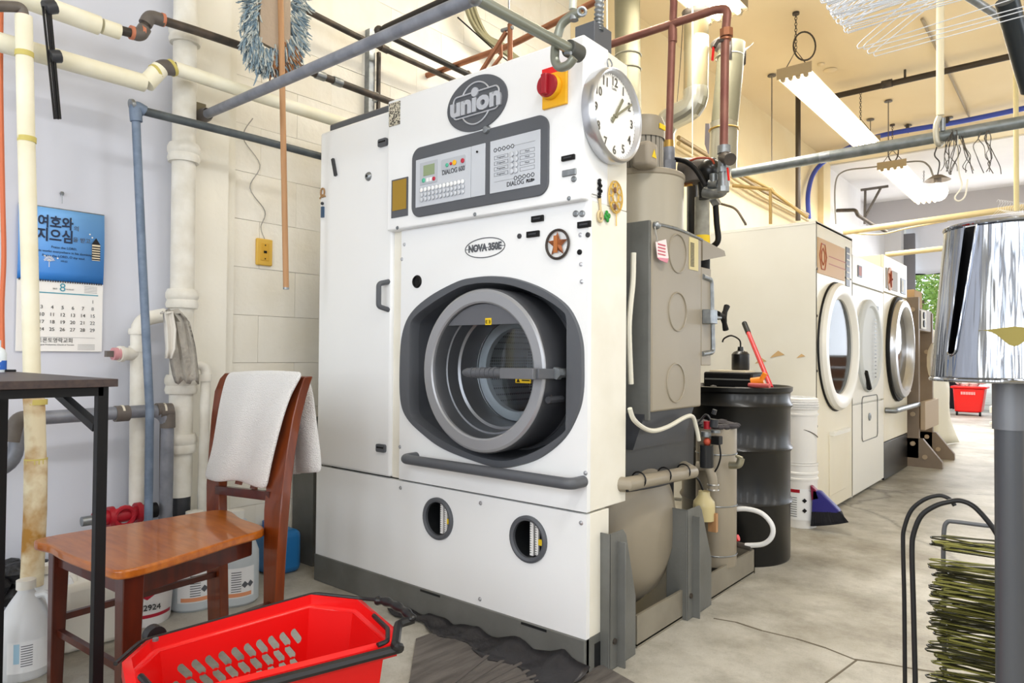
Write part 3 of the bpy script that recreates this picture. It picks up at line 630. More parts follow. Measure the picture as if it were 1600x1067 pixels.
c = P(858, 583, Y=YP-.03); MB().cyl(c+V((0, 0, .045)), c+V((0, 0, -.08)), .008, n=10).cyl(c+V((0, 0, .03)), c+V((0, 0, .045)), .013, n=6).cyl(c+V((0, 0, -.08)), c+V((0, 0, -.06)), .013, n=6).build('hinge_bolt', IRON, M_)
c = h(856, 625, .0); MB().cyl(c, c+V((0, .08, 0)), .012, n=8).build('hinge_stop', CHD, M_)
# push bar
a, b = P(634, 716, Y=YP-.06), P(893, 756, Y=YP-.06); zb_ = (a.z+b.z)/2
MB().tube(round_corners([(a.x-.005, YP, zb_), (a.x-.005, YP-.07, zb_), (b.x+.005, YP-.07, zb_), (b.x+.005, YP, zb_)], .05, 7), .019, 18).build('push_bar', CH, M_)
# round black port
c = mp(652, 440); MB().lathe([(0, .001), (.017, .002), (.018, .006), (.022, .008), (.026, .003), (.026, 0)], (c.x, YP, c.z), (0, -1, 0), 28).build('round_port', BLK, M_)
def screws(L, Y, m=SIL, r=.0052, parent=M_):
    for px, py in L:
        c = P(px, py, Y=Y); MB().lathe([(r*1.5, 0), (r*1.5, .001), (r, .0015), (r*.85, .005), (0, .006)], (c.x, Y, c.z), (0, -1, 0), 12).build('screw', m, parent)
screws([(632, 382), (628, 405), (625, 698), (915, 739), (626, 762), (751, 786), (908, 817), (750, 936), (497, 735), (908, 413), (909, 440), (907, 367)], YP)
# upper housing
HB = MB().box((xl, YH, zh), (X1, YP+.12, zt0)).build('control_housing', W_, M_, bev=.006)
MB().box((xm0, YP-.001, zh-.0), (X1-.01, YP+.01, zh+.01)).build('housing_underside', WS, M_)
# side panels
MB().box((X1-.03, YP+.02, zs+.003), (X1, 2.145, zh+.002)).build('side_panel', WS, M_, bev=.002)
MB().box((X1-.03, YP+.0, zh+.004), (X1-.001, 2.145, 2.07)).prism([(X1-.03, 2.145, 2.07), (X1-.03, YP, 2.07), (X1-.03, YP+.02, 2.08)], (.029, 0, 0)).build('side_panel', WS, M_, bev=.002)
MB().box((X0+.035, YP+.02, 2.0), (-2.0, 2.9, 2.1)).box((-2.0, YP+.1, 2.0), (X1-.02, 2.14, 2.088)).build('top_cover', CH, M_, bev=.01)
MB().box((X1-.1, YP+.06, 2.08), (X1-.02, YP+.17, 2.17)).build('cable_box', CH, M_, bev=.003)
cb = P(935, 48, Y=YP+.1); m = MB(); pts = smooth_pts([(cb.x, YP+.1, 2.15), (cb.x+.005, YP+.1, 2.3), (cb.x+.01, YP+.1, 2.6)], 30)
m.tube(pts, [.014 if i % 3 else .018 for i in range(len(pts))], 10); m.build('corrugated_conduit', STEEL, M_)
# logo
lc = P(745.5, 162, Y=YH); e1 = P(793, 150, Y=YH); ra = (P(792, 150, Y=YH).x-P(699, 170, Y=YH).x)/2; rz = (P(748, 118, Y=YH).z-P(745, 204, Y=YH).z)/2
lg = MB().prism(circ((lc.x, YH-.006, lc.z), ra, FX, FZ, 64, r2=rz), (0, .006, 0)).build('logo_plate', CH, M_)
LGM = mat('light logo', 'c4c8d0', .35, .4)
yy = YH-.0085; rw, rh = ra*1.52, rz*.82
c3 = V((lc.x, yy, lc.z))
MB().tube(rrect(c3, rw, rh, .02, FX, FZ), .0032, 8, True).build('logo_frame', LGM, lg)
rr_ = rz*.76
for s in (1, -1):
    ac = math.asin(rh/2/rr_); MB().tube(circ(c3, rr_, FX, FZ*s, 24, ac, PI-ac), .0032, 8).build('logo_arc', LGM, lg)
text('lettering', 'un\u0131on', LGM, lg, c3+V((0, -.001, .0)), rh*1.16, ext=.005, bold=.0045, sx=1.16, sp=1.0)
MB().lathe([(0, .006), (.017, .006), (.018, 0)], c3+V((-.004, .003, rh*.5)), (0, -1, 0), 20).build('letter_dot', LGM, lg)
# control window
f = [P(646, 236, Y=YH), P(859, 178, Y=YH), P(859, 300, Y=YH), P(646, 342, Y=YH)]
cx0, cx1, cz1, cz0 = f[0].x, f[1].x, (f[0].z+f[1].z)/2+.004, (f[2].z+f[3].z)/2-.003
cc = V(((cx0+cx1)/2, YH-.008, (cz0+cz1)/2))
cpn = MB().prism(rrect(cc, cx1-cx0, cz1-cz0, .045, FX, FZ, 8), (0, .009, 0)).build('control_panel', CH, M_, bev=.002)
PLT = mat('pale grey plate', 'c9ced6', .4, .15); PLT2 = mat('pale recess', 'b4b9c1', .4)
xa, xb, xc2, xd, xe = P(653, 250, Y=YH).x, P(739, 250, Y=YH).x, P(761, 240, Y=YH).x, P(769, 230, Y=YH).x, P(847, 220, Y=YH).x
z1, z0 = cz1-.05, cz0+.037
for q0, q1 in ((xa, xb-.001), (xb+.001, xc2), (xd, xe)): MB().box((q0, YH-.011, z0), (q1, YH-.007, z1)).build('control_plate', PLT, cpn, bev=.001)
kx = lambda zx: P(640+zx/6.275, 255, Y=YH).x    # zoomed-crop x to panel x
kz = lambda t: z1+(z0-z1)*t                      # 0 top .. 1 bottom
def pb(x0_, t0, x1_, t1, m, name, dy=.0025, y0=YH-.011): return MB().box((kx(x0_), y0-dy, kz(t0)), (kx(x1_), y0, kz(t1))).build(name, m, cpn)
pb(127, .09, 295, .55, PLT2, 'display_frame'); pb(162, .16, 270, .38, MIRR, 'lcd_screen', .0035)
MB().prism(rrect((kx(450), YH-.0125, kz(.25)), (kx(572)-kx(333)), .046, .008, FX, FZ), (0, .002, 0)).build('lamp_strip', PLT2, cpn)
def lamp(x_, t_, m, r=.0075, name='button'): MB().lathe([(r, 0), (r, .002), (r*.8, .0032), (0, .0035)], (kx(x_), YH-.0135, kz(t_)), (0, -1, 0), 14).build(name, m, cpn)
GRN = mat('green button', '4fb595', .4); REDB = mat('red button', 'b8243c', .4)
lamp(392, .26, GRN); lamp(430, .25, REDB, .006); lamp(465, .245, YEL, .010); lamp(545, .245, REDB, .009); lamp(165, .465, GRN, .009); lamp(265, .475, REDB, .008)
for x_ in (203, 233): pb(x_-12, .43, x_+12, .51, W_, 'button', .0035)
text('lettering', 'DIALOG 600', INK, cpn, (kx(450), YH-.012, kz(.397)), .026, sx=.84, ext=.0005, bold=.0004)
pb(120, .61, 485, .71, PLT2, 'key_recess', .001)
for r_ in range(3):
    for k in range(12): lamp(145+k*36.5, .66+r_*.1, PLT if r_ else W_, .0085, 'key')
lamp(686, .14, BLK, .004, 'key')
# right plate graphics
m = MB(); y_ = YH-.0118
def wire_rect(x0_, t0, x1_, t1):
    a, b, c_, d_ = kx(x0_), kx(x1_), kz(t0), kz(t1); w_ = .0008
    m.box((a, y_, c_-w_), (b, y_+.001, c_)); m.box((a, y_, d_), (b, y_+.001, d_+w_)); m.box((a, y_, d_), (a+w_, y_+.001, c_)); m.box((b-w_, y_, d_), (b, y_+.001, c_))
for k in range(4):
    wire_rect(850, .305+k*.106, 985, .375+k*.106); wire_rect(1102, .305+k*.106, 1245, .375+k*.106)
m.box((kx(1040), y_, kz(.19)), (kx(1250), y_+.001, kz(.187))); m.box((kx(850), y_, kz(.799)), (kx(1050), y_+.001, kz(.796)))
m.build('printed_frame', INK, cpn)
m = MB()
for k in range(5):
    for x_, t_ in ((860+k*42, .19), (1060+k*42, .797)): m.tube(circ((kx(x_), y_, kz(t_)), .0065, FX, FZ, 14), .0011, 5, True); 
    if k < 4:
        for x_, t_ in ((860+k*42, .19), (1060+k*42, .797)): m.box((kx(x_)+.007, y_, kz(t_)-.0006), (kx(x_+42)-.007, y_+.001, kz(t_)+.0006))
m.build('printed_circles', INKB, cpn)
for k in range(4):
    for j in range(2): lamp(1022+j*42, .34+k*.106, PLT, .010, 'key')
for k in range(4):
    for x_ in (917, 1173):
        if k == 3 and x_ > 1000: continue
        text('lettering', 'Programm' if x_ < 1000 else 'Wash', INK, cpn, (kx(x_), y_, kz(.34+k*.106)), .009, ext=.0002)
text('lettering', 'DIALOG', INKB, cpn, (kx(1058), y_, kz(.893)), .0235, sx=.9, ext=.0005)
text('lettering', 'PLUS+', INKB, cpn, (kx(1206), y_, kz(.896)), .0145, sx=.9, ext=.0005, bold=.0008)
c = P(763, 204, Y=YH); MB().lathe([(0, .014), (.012, .012), (.016, 0)], (c.x, YH-.006, c.z), (0, -1, 0), 12).build('panel_latch', STEEL, cpn)
# NOVA 350E badge
c = P(757.5, 387, Y=YP); ne = MB().tube(circ((c.x, YP-.001, c.z), .098, FX, FZ, 48, r2=.036), .0018, 6, True).build('model_badge', CH, M_)
text('lettering', 'NOVA 350E', CH, ne, (c.x, YP-.0015, c.z), .036, sx=.88, ext=.0006, bold=.0018)
MB().box((c.x-.098, YP-.0012, c.z-.0012), (c.x+.098, YP, c.z+.0012)).build('badge_line', CH, ne)
# gold plate, glitter patch
a, b = P(613, 282, Y=YH), P(636, 337, Y=YH); gp = MB().box((a.x, YH-.004, b.z), (b.x+.006, YH, a.z)).build('data_plate', CH, M_)
MB().box((a.x+.008, YH-.0055, b.z+.028), (b.x-.001, YH-.004, a.z-.006)).build('gold_face', mat('gold plate', 'b8953e', .35, .6), gp)
a, b = P(609, 163, Y=YH), P(624, 194, Y=YH); MB().box((a.x, YH-.004, b.z), (b.x+.005, YH-.0005, a.z-.0)).build('speckled_patch', mat('speckled foil', 'd8d2be', .5, col2='4a4640', scale=180, detail=1, lo=.45, hi=.55), M_)
screws([(621, 356), (742, 335), (889, 310)], YH, STEEL)
# red / yellow main switch
c = P(868, 138, Y=YH); sw = MB().box((c.x-.048, YH-.012, c.z-.065), (c.x+.052, YH, c.z+.05)).build('main_switch', YEL, M_, bev=.003)
MB().box((c.x-.05, YH-.010, c.z+.05), (c.x+.054, YH, c.z+.072)).build('red_plate', RED, sw)
c = c+V((-.006, 0, 0)); MB().lathe([(.04, 0), (.042, .012), (.04, .022), (0, .023)], (c.x, YH-.012, c.z), (0, -1, 0), 28).build('switch_collar', YEL, sw)
MB().lathe([(.039, .02), (.037, .035), (0, .036)], (c.x, YH-.012, c.z), (0, -1, 0), 28).build('red_knob', REDK, sw)
MB().box((c.x-.011, YH-.062, c.z-.034), (c.x+.011, YH-.04, c.z+.034)).build('knob_grip', REDK, sw, bev=.004)
# rear equipment, all bolted to the machine
xb_ = -1.24
BX = MB().box((-1.75, 2.30, .83), (xb_, 2.725, 1.535)).build('still_box', GREYL, M_, bev=.008)
MB().box((-1.75, 2.285, .80), (xb_-.004, 2.30, 1.54)).build('still_edge', GREY, M_, bev=.003)
MB().prism([(-1.7, 2.29, .83), (-1.7, 2.20, .70), (-1.7, 2.6, .70), (-1.7, 2.7, .83)], (.44, 0, 0)).build('still_chamfer', CHD, M_)
for py, k in ((405, 1), (487, 1), (597, 1)):
    c = P(1059 if py < 500 else 1056, py if py > 450 else 396, X=xb_)
    if py == 597: c = P(1056, 598, X=xb_)
    MB().tube(circ((xb_+.001, c.y, c.z), .075, FY, FZ, 36), .0035, 6, True).build('embossed_ring', GREYL, BX)
c = P(1083, 400, X=xb_); o = MB().box((xb_-.001, c.y-.038, P(1083, 422, X=xb_).z), (xb_+.002, c.y+.045, P(1083, 372, X=xb_).z)).build('rating_label', mat('yellowish label', 'cdbf8a', .5), BX)
m = MB(); zt_ = P(1083, 380, X=xb_).z
for k in range(18): m.box((xb_+.002, c.y-.03, zt_-k*.0055-.003), (xb_+.0028, c.y+.005, zt_-k*.0055))
m.build('label_lines', INKB, o)
MB().box((-1.6, 2.725, 1.0), (xb_-.0, 2.82, 1.41)).build('lid_frame', GREYL, M_, bev=.003)
MB().tube(round_corners([P(1098, 432, X=xb_), P(1111, 437, X=xb_), P(1114, 550, X=xb_), P(1097, 553, X=xb_)], .02), .011, 10).build('lid_gasket', STEEL, M_)
# lid clamp with three-arm knob
c = P(1106, 495, X=xb_+.01); MB().box(c+V((-.01, -.035, -.03)), c+V((.03, .03, .03))).cyl(c+V((.01, .03, 0)), c+V((.01, .1, .0)), .010, n=10).build('lid_clamp', STEEL, M_, bev=.003)
c = P(1130, 495, X=xb_+.02); m = MB()
for an in (PI*.28, PI*.95, PI*1.65): m.tube([c, c+V((0, math.cos(an)*.03, math.sin(an)*.03)), c+V((0, math.cos(an)*.062, math.sin(an)*.062))], [.016, .011, .014], 8)
m.build('clamp_knob', BLK, M_)
MB().tube(smooth_pts([P(1022, 349, X=xb_), P(1060, 358, X=xb_), P(1097, 375, X=xb_)], 4), .006, 8).sphere(P(1026, 352, X=xb_+.01), .016, 10).build('lid_hinge_rod', STEEL, M_)
MB().prism([P(1098, 374, X=xb_-.03), P(1132, 392, X=xb_-.03), P(1134, 400, X=xb_-.03), P(1098, 407, X=xb_-.03)], (-.05, 0, 0)).build('gusset', GREYL, M_)
# vertical cylinder on top of box
c = V((-1.44, 2.58, 0)); MB().lathe([(.0, 1.79), (.16, 1.79), (.172, 1.78), (.172, 1.5)], c, n=48).build('filter_drum', mat('pale warm grey', 'a59e8e', .38, .2), M_)
MB().lathe([(.172, 1.785), (.176, 1.78), (.176, 1.765), (.172, 1.76)], c, n=48).build('drum_lip', GREYL, M_)
# motor
mc = P(1004, 236, Y=2.5)
m = MB().cyl(mc+V((0, 0, -.09)), mc+V((0, 0, .05)), .075, n=28)
for k in range(24): an = 2*PI*k/24; m.beam(mc+V((math.cos(an)*.08, math.sin(an)*.08, -.09)), mc+V((math.cos(an)*.08, math.sin(an)*.08, .05)), .005, .016, (math.cos(an+PI/2), math.sin(an+PI/2), 0))
m.build('motor_body', mat('motor grey', '8b857a', .5), M_)
MB().lathe([(.088, .04), (.09, .1), (.08, .125), (.03, .135), (0, .135)], mc, n=28).build('motor_hood', GREYL, M_)
MB().box(mc+V((.02, -.13, -.1)), mc+V((.1, -.05, .0))).build('terminal_box', mat('motor grey2', '9a9183', .5), M_, bev=.018)
c = mc+V((.101, -.09, -.05)); MB().prism([c+V((0, -.018, -.015)), c+V((0, .018, -.015)), c+V((0, 0, .018))], (.001, 0, 0)).build('hazard_sign', YELS, M_)
MB().box(mc+V((.088, -.025, .07)), mc+V((.092, .02, .09))).build('yellow_plate', YELS, M_)
MB().box(mc+V((-.09, -.10, -.12)), mc+V((-.03, -.06, .04))).build('motor_bracket', GREY, M_, bev=.004)
# duct that leaves the drum housing and lower tank
tk = V((-1.62, 2.42, .36)); MB().lathe([(.30, -.9), (.30, .18), (.285, .25), (.24, .3), (.16, .335), (0, .35)], tk, (1, 0, 0), 56).build('solvent_tank', GREYL, M_)
MB().prism([P(978, 690, X=-1.32), P(1016, 655, X=-1.32), P(1085, 650, X=-1.32), P(1083, 742, X=-1.32), P(978, 772, X=-1.32)], (-.02, 0, 0)).build('hopper_sheet', mat('dark hopper paint', '4c4d4e', .5), M_)  # sloped hopper sheet in one even dark grey
MB().box((-1.9, 2.15, .3), (-1.45, 2.9, .8)).build('inner_shroud', CHD, M_)
pr = lambda px, py, o=.02: P(px, py, X=xb_+o)
MB().tube([(-1.45, 2.0, pr(979, 757).z), pr(979, 757, 0), pr(1082, 737, 0), (-1.3, pr(1090, 735).y+.04, pr(1090, 735).z)], .026, 16).build('drain_pipe', GREYL, M_)
m = MB()
for px in (998, 1038, 1068):
    c = pr(px, 753-(px-979)*.19, 0); m.tube(circ(c, .028, FX, FZ, 16), .003, 5, True)
m.tube(smooth_pts([pr(979, 767, .01), pr(1000, 764, .012), pr(1040, 756, .012), pr(1075, 744, .01), pr(1090, 748, .01), pr(1098, 765, .01)], 4), .0045, 6); m.build('cable_ties', BLK, M_)
MB().tube(smooth_pts([pr(984, 638), pr(990, 655), pr(1005, 668), pr(1022, 673), pr(1045, 666), pr(1070, 652), pr(1082, 651), pr(1088, 668), pr(1092, 688)], 5), .0085, 8).build('white_hose', mat('white hose', 'd9d6c8', .5), M_)
MB().tube(smooth_pts([P(990, 395, X=xb_-.03), P(989, 440, X=xb_-.03), P(985, 480, X=xb_-.03), P(983, 520, X=xb_-.03), P(986, 600, X=xb_-.03)], 5), .010, 8).build('white_hose', mat('white hose', 'd9d6c8', .5), M_)
# channel uprights
def channel(px0, px1, pyt, pyb, nm='frame_upright'):
    a = P(px0, pyt, X=xb_+.02); b = P(px1, pyt, X=xb_+.02); zt_ = a.z; y0, y1 = a.y, b.y
    m = MB().prism([(xb_+.02, y0, 0), (xb_+.02, y1, 0), (xb_+.02, y1, zt_*.45), (xb_+.02, (y0+y1)/2+.02, zt_-.02), (xb_+.02, (y0+y1)/2, zt_), (xb_+.02, y0, zt_)], (-.006, 0, 0))
    m.box((xb_+.02, y0, 0), (xb_-.07, y0+.006, zt_)); m.box((xb_+.014, y0+.05, 0), (xb_+.05, y0+.056, zt_*.93))
    m.build(nm, GREY, M_, bev=.002)
    MB().cyl((xb_+.02, y0+.03, .09), (xb_+.026, y0+.03, .09), .01, n=12).build('frame_bolt', IRON, M_)
channel(953, 994, 835, 1040); channel(1074, 1112, 797, 968)
# drip tray
zt2 = .115
MB().box((xb_-.01, 2.2, 0), (xb_, 3.33, zt2)).box((-2.6, 3.32, 0), (xb_, 3.33, zt2)).box((-2.6, 2.2, .008), (xb_, 3.33, .014)).build('drip_tray', mat('tray beige grey', '8c8678', .5, col2='787266', scale=5), M_)
MB().box((-2.5, 2.3, .014), (xb_-.03, 3.3, .022)).build('tray_sludge', mat('oily black', '1c1a18', .35), M_)
# vertical steel still column with valves
t = M_
cx_, cy_ = P(1119, 750, Y=3.05).x, 3.05
MB().lathe([(0, .72), (.085, .72), (.09, .71), (.09, .1), (0, .1)], (cx_, cy_, 0), n=40).build('still_column', GREYL, M_)
for zz_ in (.60, .37, .15): MB().tube(circ((cx_, cy_, zz_), .091, FX, FY, 30), .003, 6, True).build('column_band', STEEL, M_)
m = MB()
for k in range(16):
    an = k*.4; rr_ = .05+.045*random.random(); m.sphere((cx_+math.cos(an)*rr_, cy_+math.sin(an)*rr_, .72+.012*random.random()), random.uniform(.018, .03), 8, (1.3, 1, .6))
m.build('oily_rag', mat('dark rag', '4a474a', .9, bump=.8, bscale=40), M_)
vx = lambda px, py, Y=2.88: P(px, py, Y=Y)
m = MB().cyl(vx(1115, 667), vx(1116, 655), .018).cyl(vx(1115, 647), vx(1117, 640), .01).tube(round_corners([vx(1117, 667), vx(1104, 645), vx(1090, 662)], .02), .005, 6); m.build('solenoid_valve', CHD, M_)
MB().cyl(vx(1105, 670), vx(1105, 658), .016, n=14).build('red_collar', REDK, M_)
MB().cyl(vx(1103, 682), vx(1103, 674), .022).cyl(vx(1118, 676), vx(1118, 672), .02).build('valve_body', STEEL, M_)
MB().box(vx(1112, 694)+V((0, -.01, 0)), vx(1125, 682)+V((0, .03, 0))).build('valve_coil', BLK, M_, bev=.003)
MB().sphere(vx(1105, 690), .018, 10).build('red_wire_cap', mat('orange red cap', 'c4553c', .5), M_)
MB().cyl(vx(1104, 730), vx(1104, 695), .03, n=20).build('sight_bowl', mat('smoked bowl', '2b2c2e', .2), M_)
MB().tube(smooth_pts([vx(1124, 695), vx(1126, 712), vx(1122, 728), vx(1116, 738)], 4), .004, 6).build('black_hose', BLK, M_)
MB().tube(round_corners([vx(1090, 728), vx(1106, 728), vx(1113, 745), vx(1114, 765)], .03), .021, 14).build('elbow_pipe', GREYL, M_)
for py in (757, 765): MB().tube(circ(vx(1114, py), .022, FX, FY, 16), .004, 6, True).build('hose_clamp', SIL, M_)
MB().lathe([(0, .0), (.045, .0), (.047, .06), (.045, .08), (.026, .105), (.024, .125), (0, .125)], vx(1100, 812), n=24).build('filter_bottle', mat('yellowed bottle', 'c9bb8c', .3), M_)
MB().box(vx(1106, 830), vx(1119, 803)+V((0, .02, 0))).build('wood_block', TANWOOD, M_)
c = vx(1147, 724, 2.98); MB().tube(round_corners([vx(1140, 727, 2.98), vx(1155, 727, 2.98), vx(1158, 716, 2.98)], .03), .016, 12).build('brass_elbow', mat('dull nickel', 'a8a592', .35, .8), M_)
MB().cyl(vx(1150, 712, 2.98), vx(1160, 716, 2.98), .007, n=8).build('valve_lever', mat('dull nickel', 'a8a592', .35, .8), M_)
hp = [(1140, 797), (1165, 795), (1190, 802), (1206, 820), (1206, 838), (1192, 850), (1165, 852)]
MB().tube(smooth_pts([P(a_, b_, Y=3.12) for a_, b_ in hp], 6), .011, 12).build('white_hose', mat('white hose bright', 'e2e3e4', .4), M_)
c = P(1150, 850, Y=3.12); MB().cyl(c, c+V((.07, 0, -.005)), .014, n=10).build('hose_fitting', IRON, M_)
MB().cyl(P(1144, 842, Y=3.1), P(1154, 840, Y=3.1), .015, n=8).build('red_tap', RED, M_)
# black tank and labelled cylinder behind
c = V((P(1086, 300, Y=3.2).x, 3.2, 0)); MB().lathe([(0, 1.95), (.02, 1.95), (.04, 1.92), (.04, 1.5)], c, n=28).build('black_accumulator', BLKG, M_)
c = V((P(1097, 330, Y=3.05).x, 3.05, 0)); MB().lathe([(0, 1.78), (.034, 1.78), (.035, 1.4), (0, 1.4)], c, n=28).build('grey_accumulator', mat('mottled grey', 'a5a398', .5, col2='8a887e', scale=20), M_)
MB().lathe([(.0355, 1.60), (.0365, 1.595), (.0365, 1.545), (.0355, 1.54)], c, n=28).build('yellow_band', YELS, M_)
MB().lathe([(.0357, 1.54), (.0367, 1.535), (.0367, 1.41), (.0357, 1.40)], c, n=28).build('black_band', BLK, M_)
# compressor cluster
q5 = lambda px, py, Y=3.0: P(px, py, Y=Y)
MB().cyl(q5(1065, 262), q5(1115, 262), .045, n=20).cyl(q5(1085, 285), q5(1085, 262), .05, n=18).build('compressor', IRONL, M_)
MB().sphere(q5(1108, 268), .06, 14).cyl(q5(1100, 285), q5(1102, 310), .03).build('compressor_head', BLKG, M_)
MB().cyl(q5(1070, 280), q5(1082, 276), .03, n=14).build('copper_coil', COPPER, M_)
for px in (1048, 1072): MB().box(q5(px-6, 290), q5(px+6, 283)+V((0, .03, 0))).build('yellow_bracket', YEL, M_)
MB().tube(round_corners([q5(1100, 300, 2.92), q5(1115, 303, 2.92), q5(1130, 300, 2.92), q5(1133, 262, 2.92)], .06), .024, 14).build('steel_elbow', STEEL, M_)
MB().cyl(q5(1115, 290, 2.92), q5(1115, 272, 2.92), .018, n=12).cyl(q5(1122, 288, 2.92), q5(1108, 288, 2.92), .02, n=12).build('union_fitting', STEEL, M_)
MB().tube(smooth_pts([q5(1046, 248, 2.9), q5(1070, 252, 2.88), q5(1088, 266, 2.88), q5(1102, 290, 2.88)], 6), .012, 10).build('black_hose', BLK, M_)
MB().tube(smooth_pts([q5(1074, 253, 2.9), q5(1090, 247, 2.9), q5(1110, 248, 2.9), q5(1116, 256, 2.9)], 6), .005, 6).build('red_wire', mat('red wire', 'a8442c', .5), M_)
MB().tube(smooth_pts([q5(1118, 320, 3.1), q5(1120, 350, 3.1), q5(1122, 375, 3.1), q5(1114, 385, 3.1)], 6), .014, 10).build('black_hose', BLK, M_)
MB().cyl(q5(1113, 318, 3.1), q5(1122, 312, 3.1), .024).build('hose_fitting', STEEL, M_)
MB().sphere(q5(1035, 228), .022, 10).build('round_fitting', mat('rusty brown', '7a5a3c', .6), M_)
# clock, magnets on the machine
# ================================================================ THINGS ON THE MACHINE
xk = X1+.0; c = P(967, 180, X=xk+.05)
t = thing('wall_clock', 'round chrome rimmed clock hung on the upper right side of the machine', 'clock', (xk, c.y, c.z)); Rk = .155
cc_ = V((xk+.001, c.y, c.z))
MB().lathe([(Rk*.9, 0), (Rk, .002), (Rk+.004, .03), (Rk, .046), (Rk*.97, .052), (Rk*.93, .048), (Rk*.9, .034)], cc_, (1, 0, 0), 64).build('rim', SIL, t)
MB().lathe([(Rk*.92, .034), (0, .034)], cc_, (1, 0, 0), 48).build('dial', mat('dial white', 'f3f1ec', .6), t)
CI = mat('clock ink', '5c594f', .6); sz = V((.0355, 0, 0))
for k in range(1, 13):
    an = PI/2-k*PI/6; text('numeral', str(k), CI, t, cc_+sz+V((0, math.cos(an), math.sin(an)))*Rk*.74, .042, FY, FZ, ext=.0003, bold=.0006)
m = MB()
for k in range(60):
    an = k*PI/30; d = V((0, math.cos(an), math.sin(an))); m.beam(cc_+sz+d*Rk*.865, cc_+sz+d*Rk*(.9 if k % 5 else .885), .001, .0006, (1, 0, 0))
m.build('minute_marks', CI, t)
text('lettering', 'Ladu', CI, t, cc_+sz+V((0, -.002, Rk*.6+.0)), .015, FY, FZ, ext=.0002)
HA = mat('hand olive', '7d7a62', .5)
def hand(an, L_, wd, x):
    d = V((0, math.cos(an), math.sin(an))); MB().beam(cc_+V((x, 0, 0))-d*.03, cc_+V((x, 0, 0))+d*L_, wd, .0015, (1, 0, 0)).build('hand', HA, t)
hand(math.radians(90-36), Rk*.56, .010, .038); hand(math.radians(90-57), Rk*.82, .008, .040)
MB().cyl(cc_+V((.035, 0, 0)), cc_+V((.043, 0, 0)), .008, n=14).build('centre_cap', HA, t)
MB().lathe([(Rk*.92, .047), (Rk*.5, .0485), (0, .049)], cc_, (1, 0, 0), 48).build('crystal', mat('clear glass thin', 'ffffff', 0, trans=1, ior=1.05), t)
tag(MB().tube(smooth_pts([cc_+V((.01, 0, Rk+.002)), cc_+V((.012, -.015, Rk+.03)), cc_+V((.01, 0, Rk+.045)), cc_+V((.012, .015, Rk+.03)), cc_+V((.01, .0, Rk+.005))], 5), .0025, 6).build('clock_hook', STEEL), 'small bent wire hook above the round clock', 'hook')
def on(px, py, Y=YP): return P(px, py, Y=Y)
def mag_bar(px, py, w_, h_, label, Y=YP, name='magnetic_clip'):
    c = on(px, py, Y); t = thing(name, label, 'magnet', (c.x, Y, c.z), )
    MB().box((c.x-w_/2, Y-.009, c.z-h_/2), (c.x+w_/2, Y, c.z+h_/2)).build('clip_body', BLK, t, bev=.002)
    MB().box((c.x-w_*.3, Y-.0105, c.z-h_*.12), (c.x+w_*.3, Y-.008, c.z+h_*.12)).build('clip_ridge', CHD, t)
mag_bar(841, 342, .052, .021, 'black bar magnet highest on the front panel, left of the star')
mag_bar(834, 366, .055, .021, 'black bar magnet below the highest one, left of the star')
mag_bar(914, 351, .052, .021, 'black bar magnet above the small screws, right of the star')
mag_bar(889, 247, .052, .017, 'black bar magnet on the control housing below the red switch', YH)
for px, py, r_, m_, lb, Y in ((906, 394, .009, BLK, 'round black button magnet right of the star', YP), (900, 334, .011, STEEL, 'small silver round magnet under the housing edge, left one', YP), (910, 334, .011, STEEL, 'small silver round magnet under the housing edge, right one', YP), (812, 369, .009, CHD, 'small dark round magnet left of the black bar magnet', YP), (919, 367, .0085, CHD, 'small dark ring magnet below the right bar magnet', YP), (897, 280, .010, STEEL, 'small silver coin magnet on the control housing', YH)):
    c = on(px, py, Y); tag(MB().lathe([(r_, 0), (r_, .004), (r_*.7, .006), (r_*.6, .005), (0, .005)], (c.x, Y, c.z), (0, -1, 0), 16).build('button_magnet', m_), lb, 'magnet')
c = on(890, 270, YH); tag(MB().box((c.x-.028, YH-.006, c.z-.011), (c.x+.028, YH, c.z+.011)).build('silver_clip', STEEL, bev=.003), 'silver bar clip just under the black bar magnet on the housing', 'magnet')
# star ornament
c = on(873, 382); t = thing('star_ornament', 'round rust brown star ornament stuck on the front panel', 'ornament', (c.x, YP, c.z)); R_ = .046
MB().tube(circ((c.x, YP-.008, c.z), R_, FX, FZ, 36, r2=R_*1.05), .0045, 8, True).build('ring', mat('dark bronze', '47403c', .5, .5), t)
pt = [V((c.x, YP-.008, c.z))+(FX*math.cos(PI/2+k*PI/5)+FZ*math.sin(PI/2+k*PI/5))*(R_*.95 if k % 2 == 0 else R_*.4) for k in range(10)]
m = MB(); k0 = len(m.v); m.v += pt+[V((c.x, YP-.018, c.z))]; m.f += [(i, (i+1) % 10, 10) for i in range(10)]; m.build('star', mat('rusty copper', '7c4a30', .55, .3, col2='a8643a', scale=40), t, smooth=False)
MB().box((c.x-.007, YP-.021, c.z-.03), (c.x+.007, YP-.016, c.z+.028)).build('label_strip', mat('orange brown strip', 'b06a34', .5), t)
c = on(869, 397); tag(MB().prism([(c.x-.03, YP-.003, c.z+.01), (c.x, YP-.003, c.z-.022), (c.x+.028, YP-.003, c.z+.006), (c.x, YP-.003, c.z+.03)], (0, .002, 0)).build('paper_note', PAPER), 'small white paper corner tucked under the star ornament', 'paper')
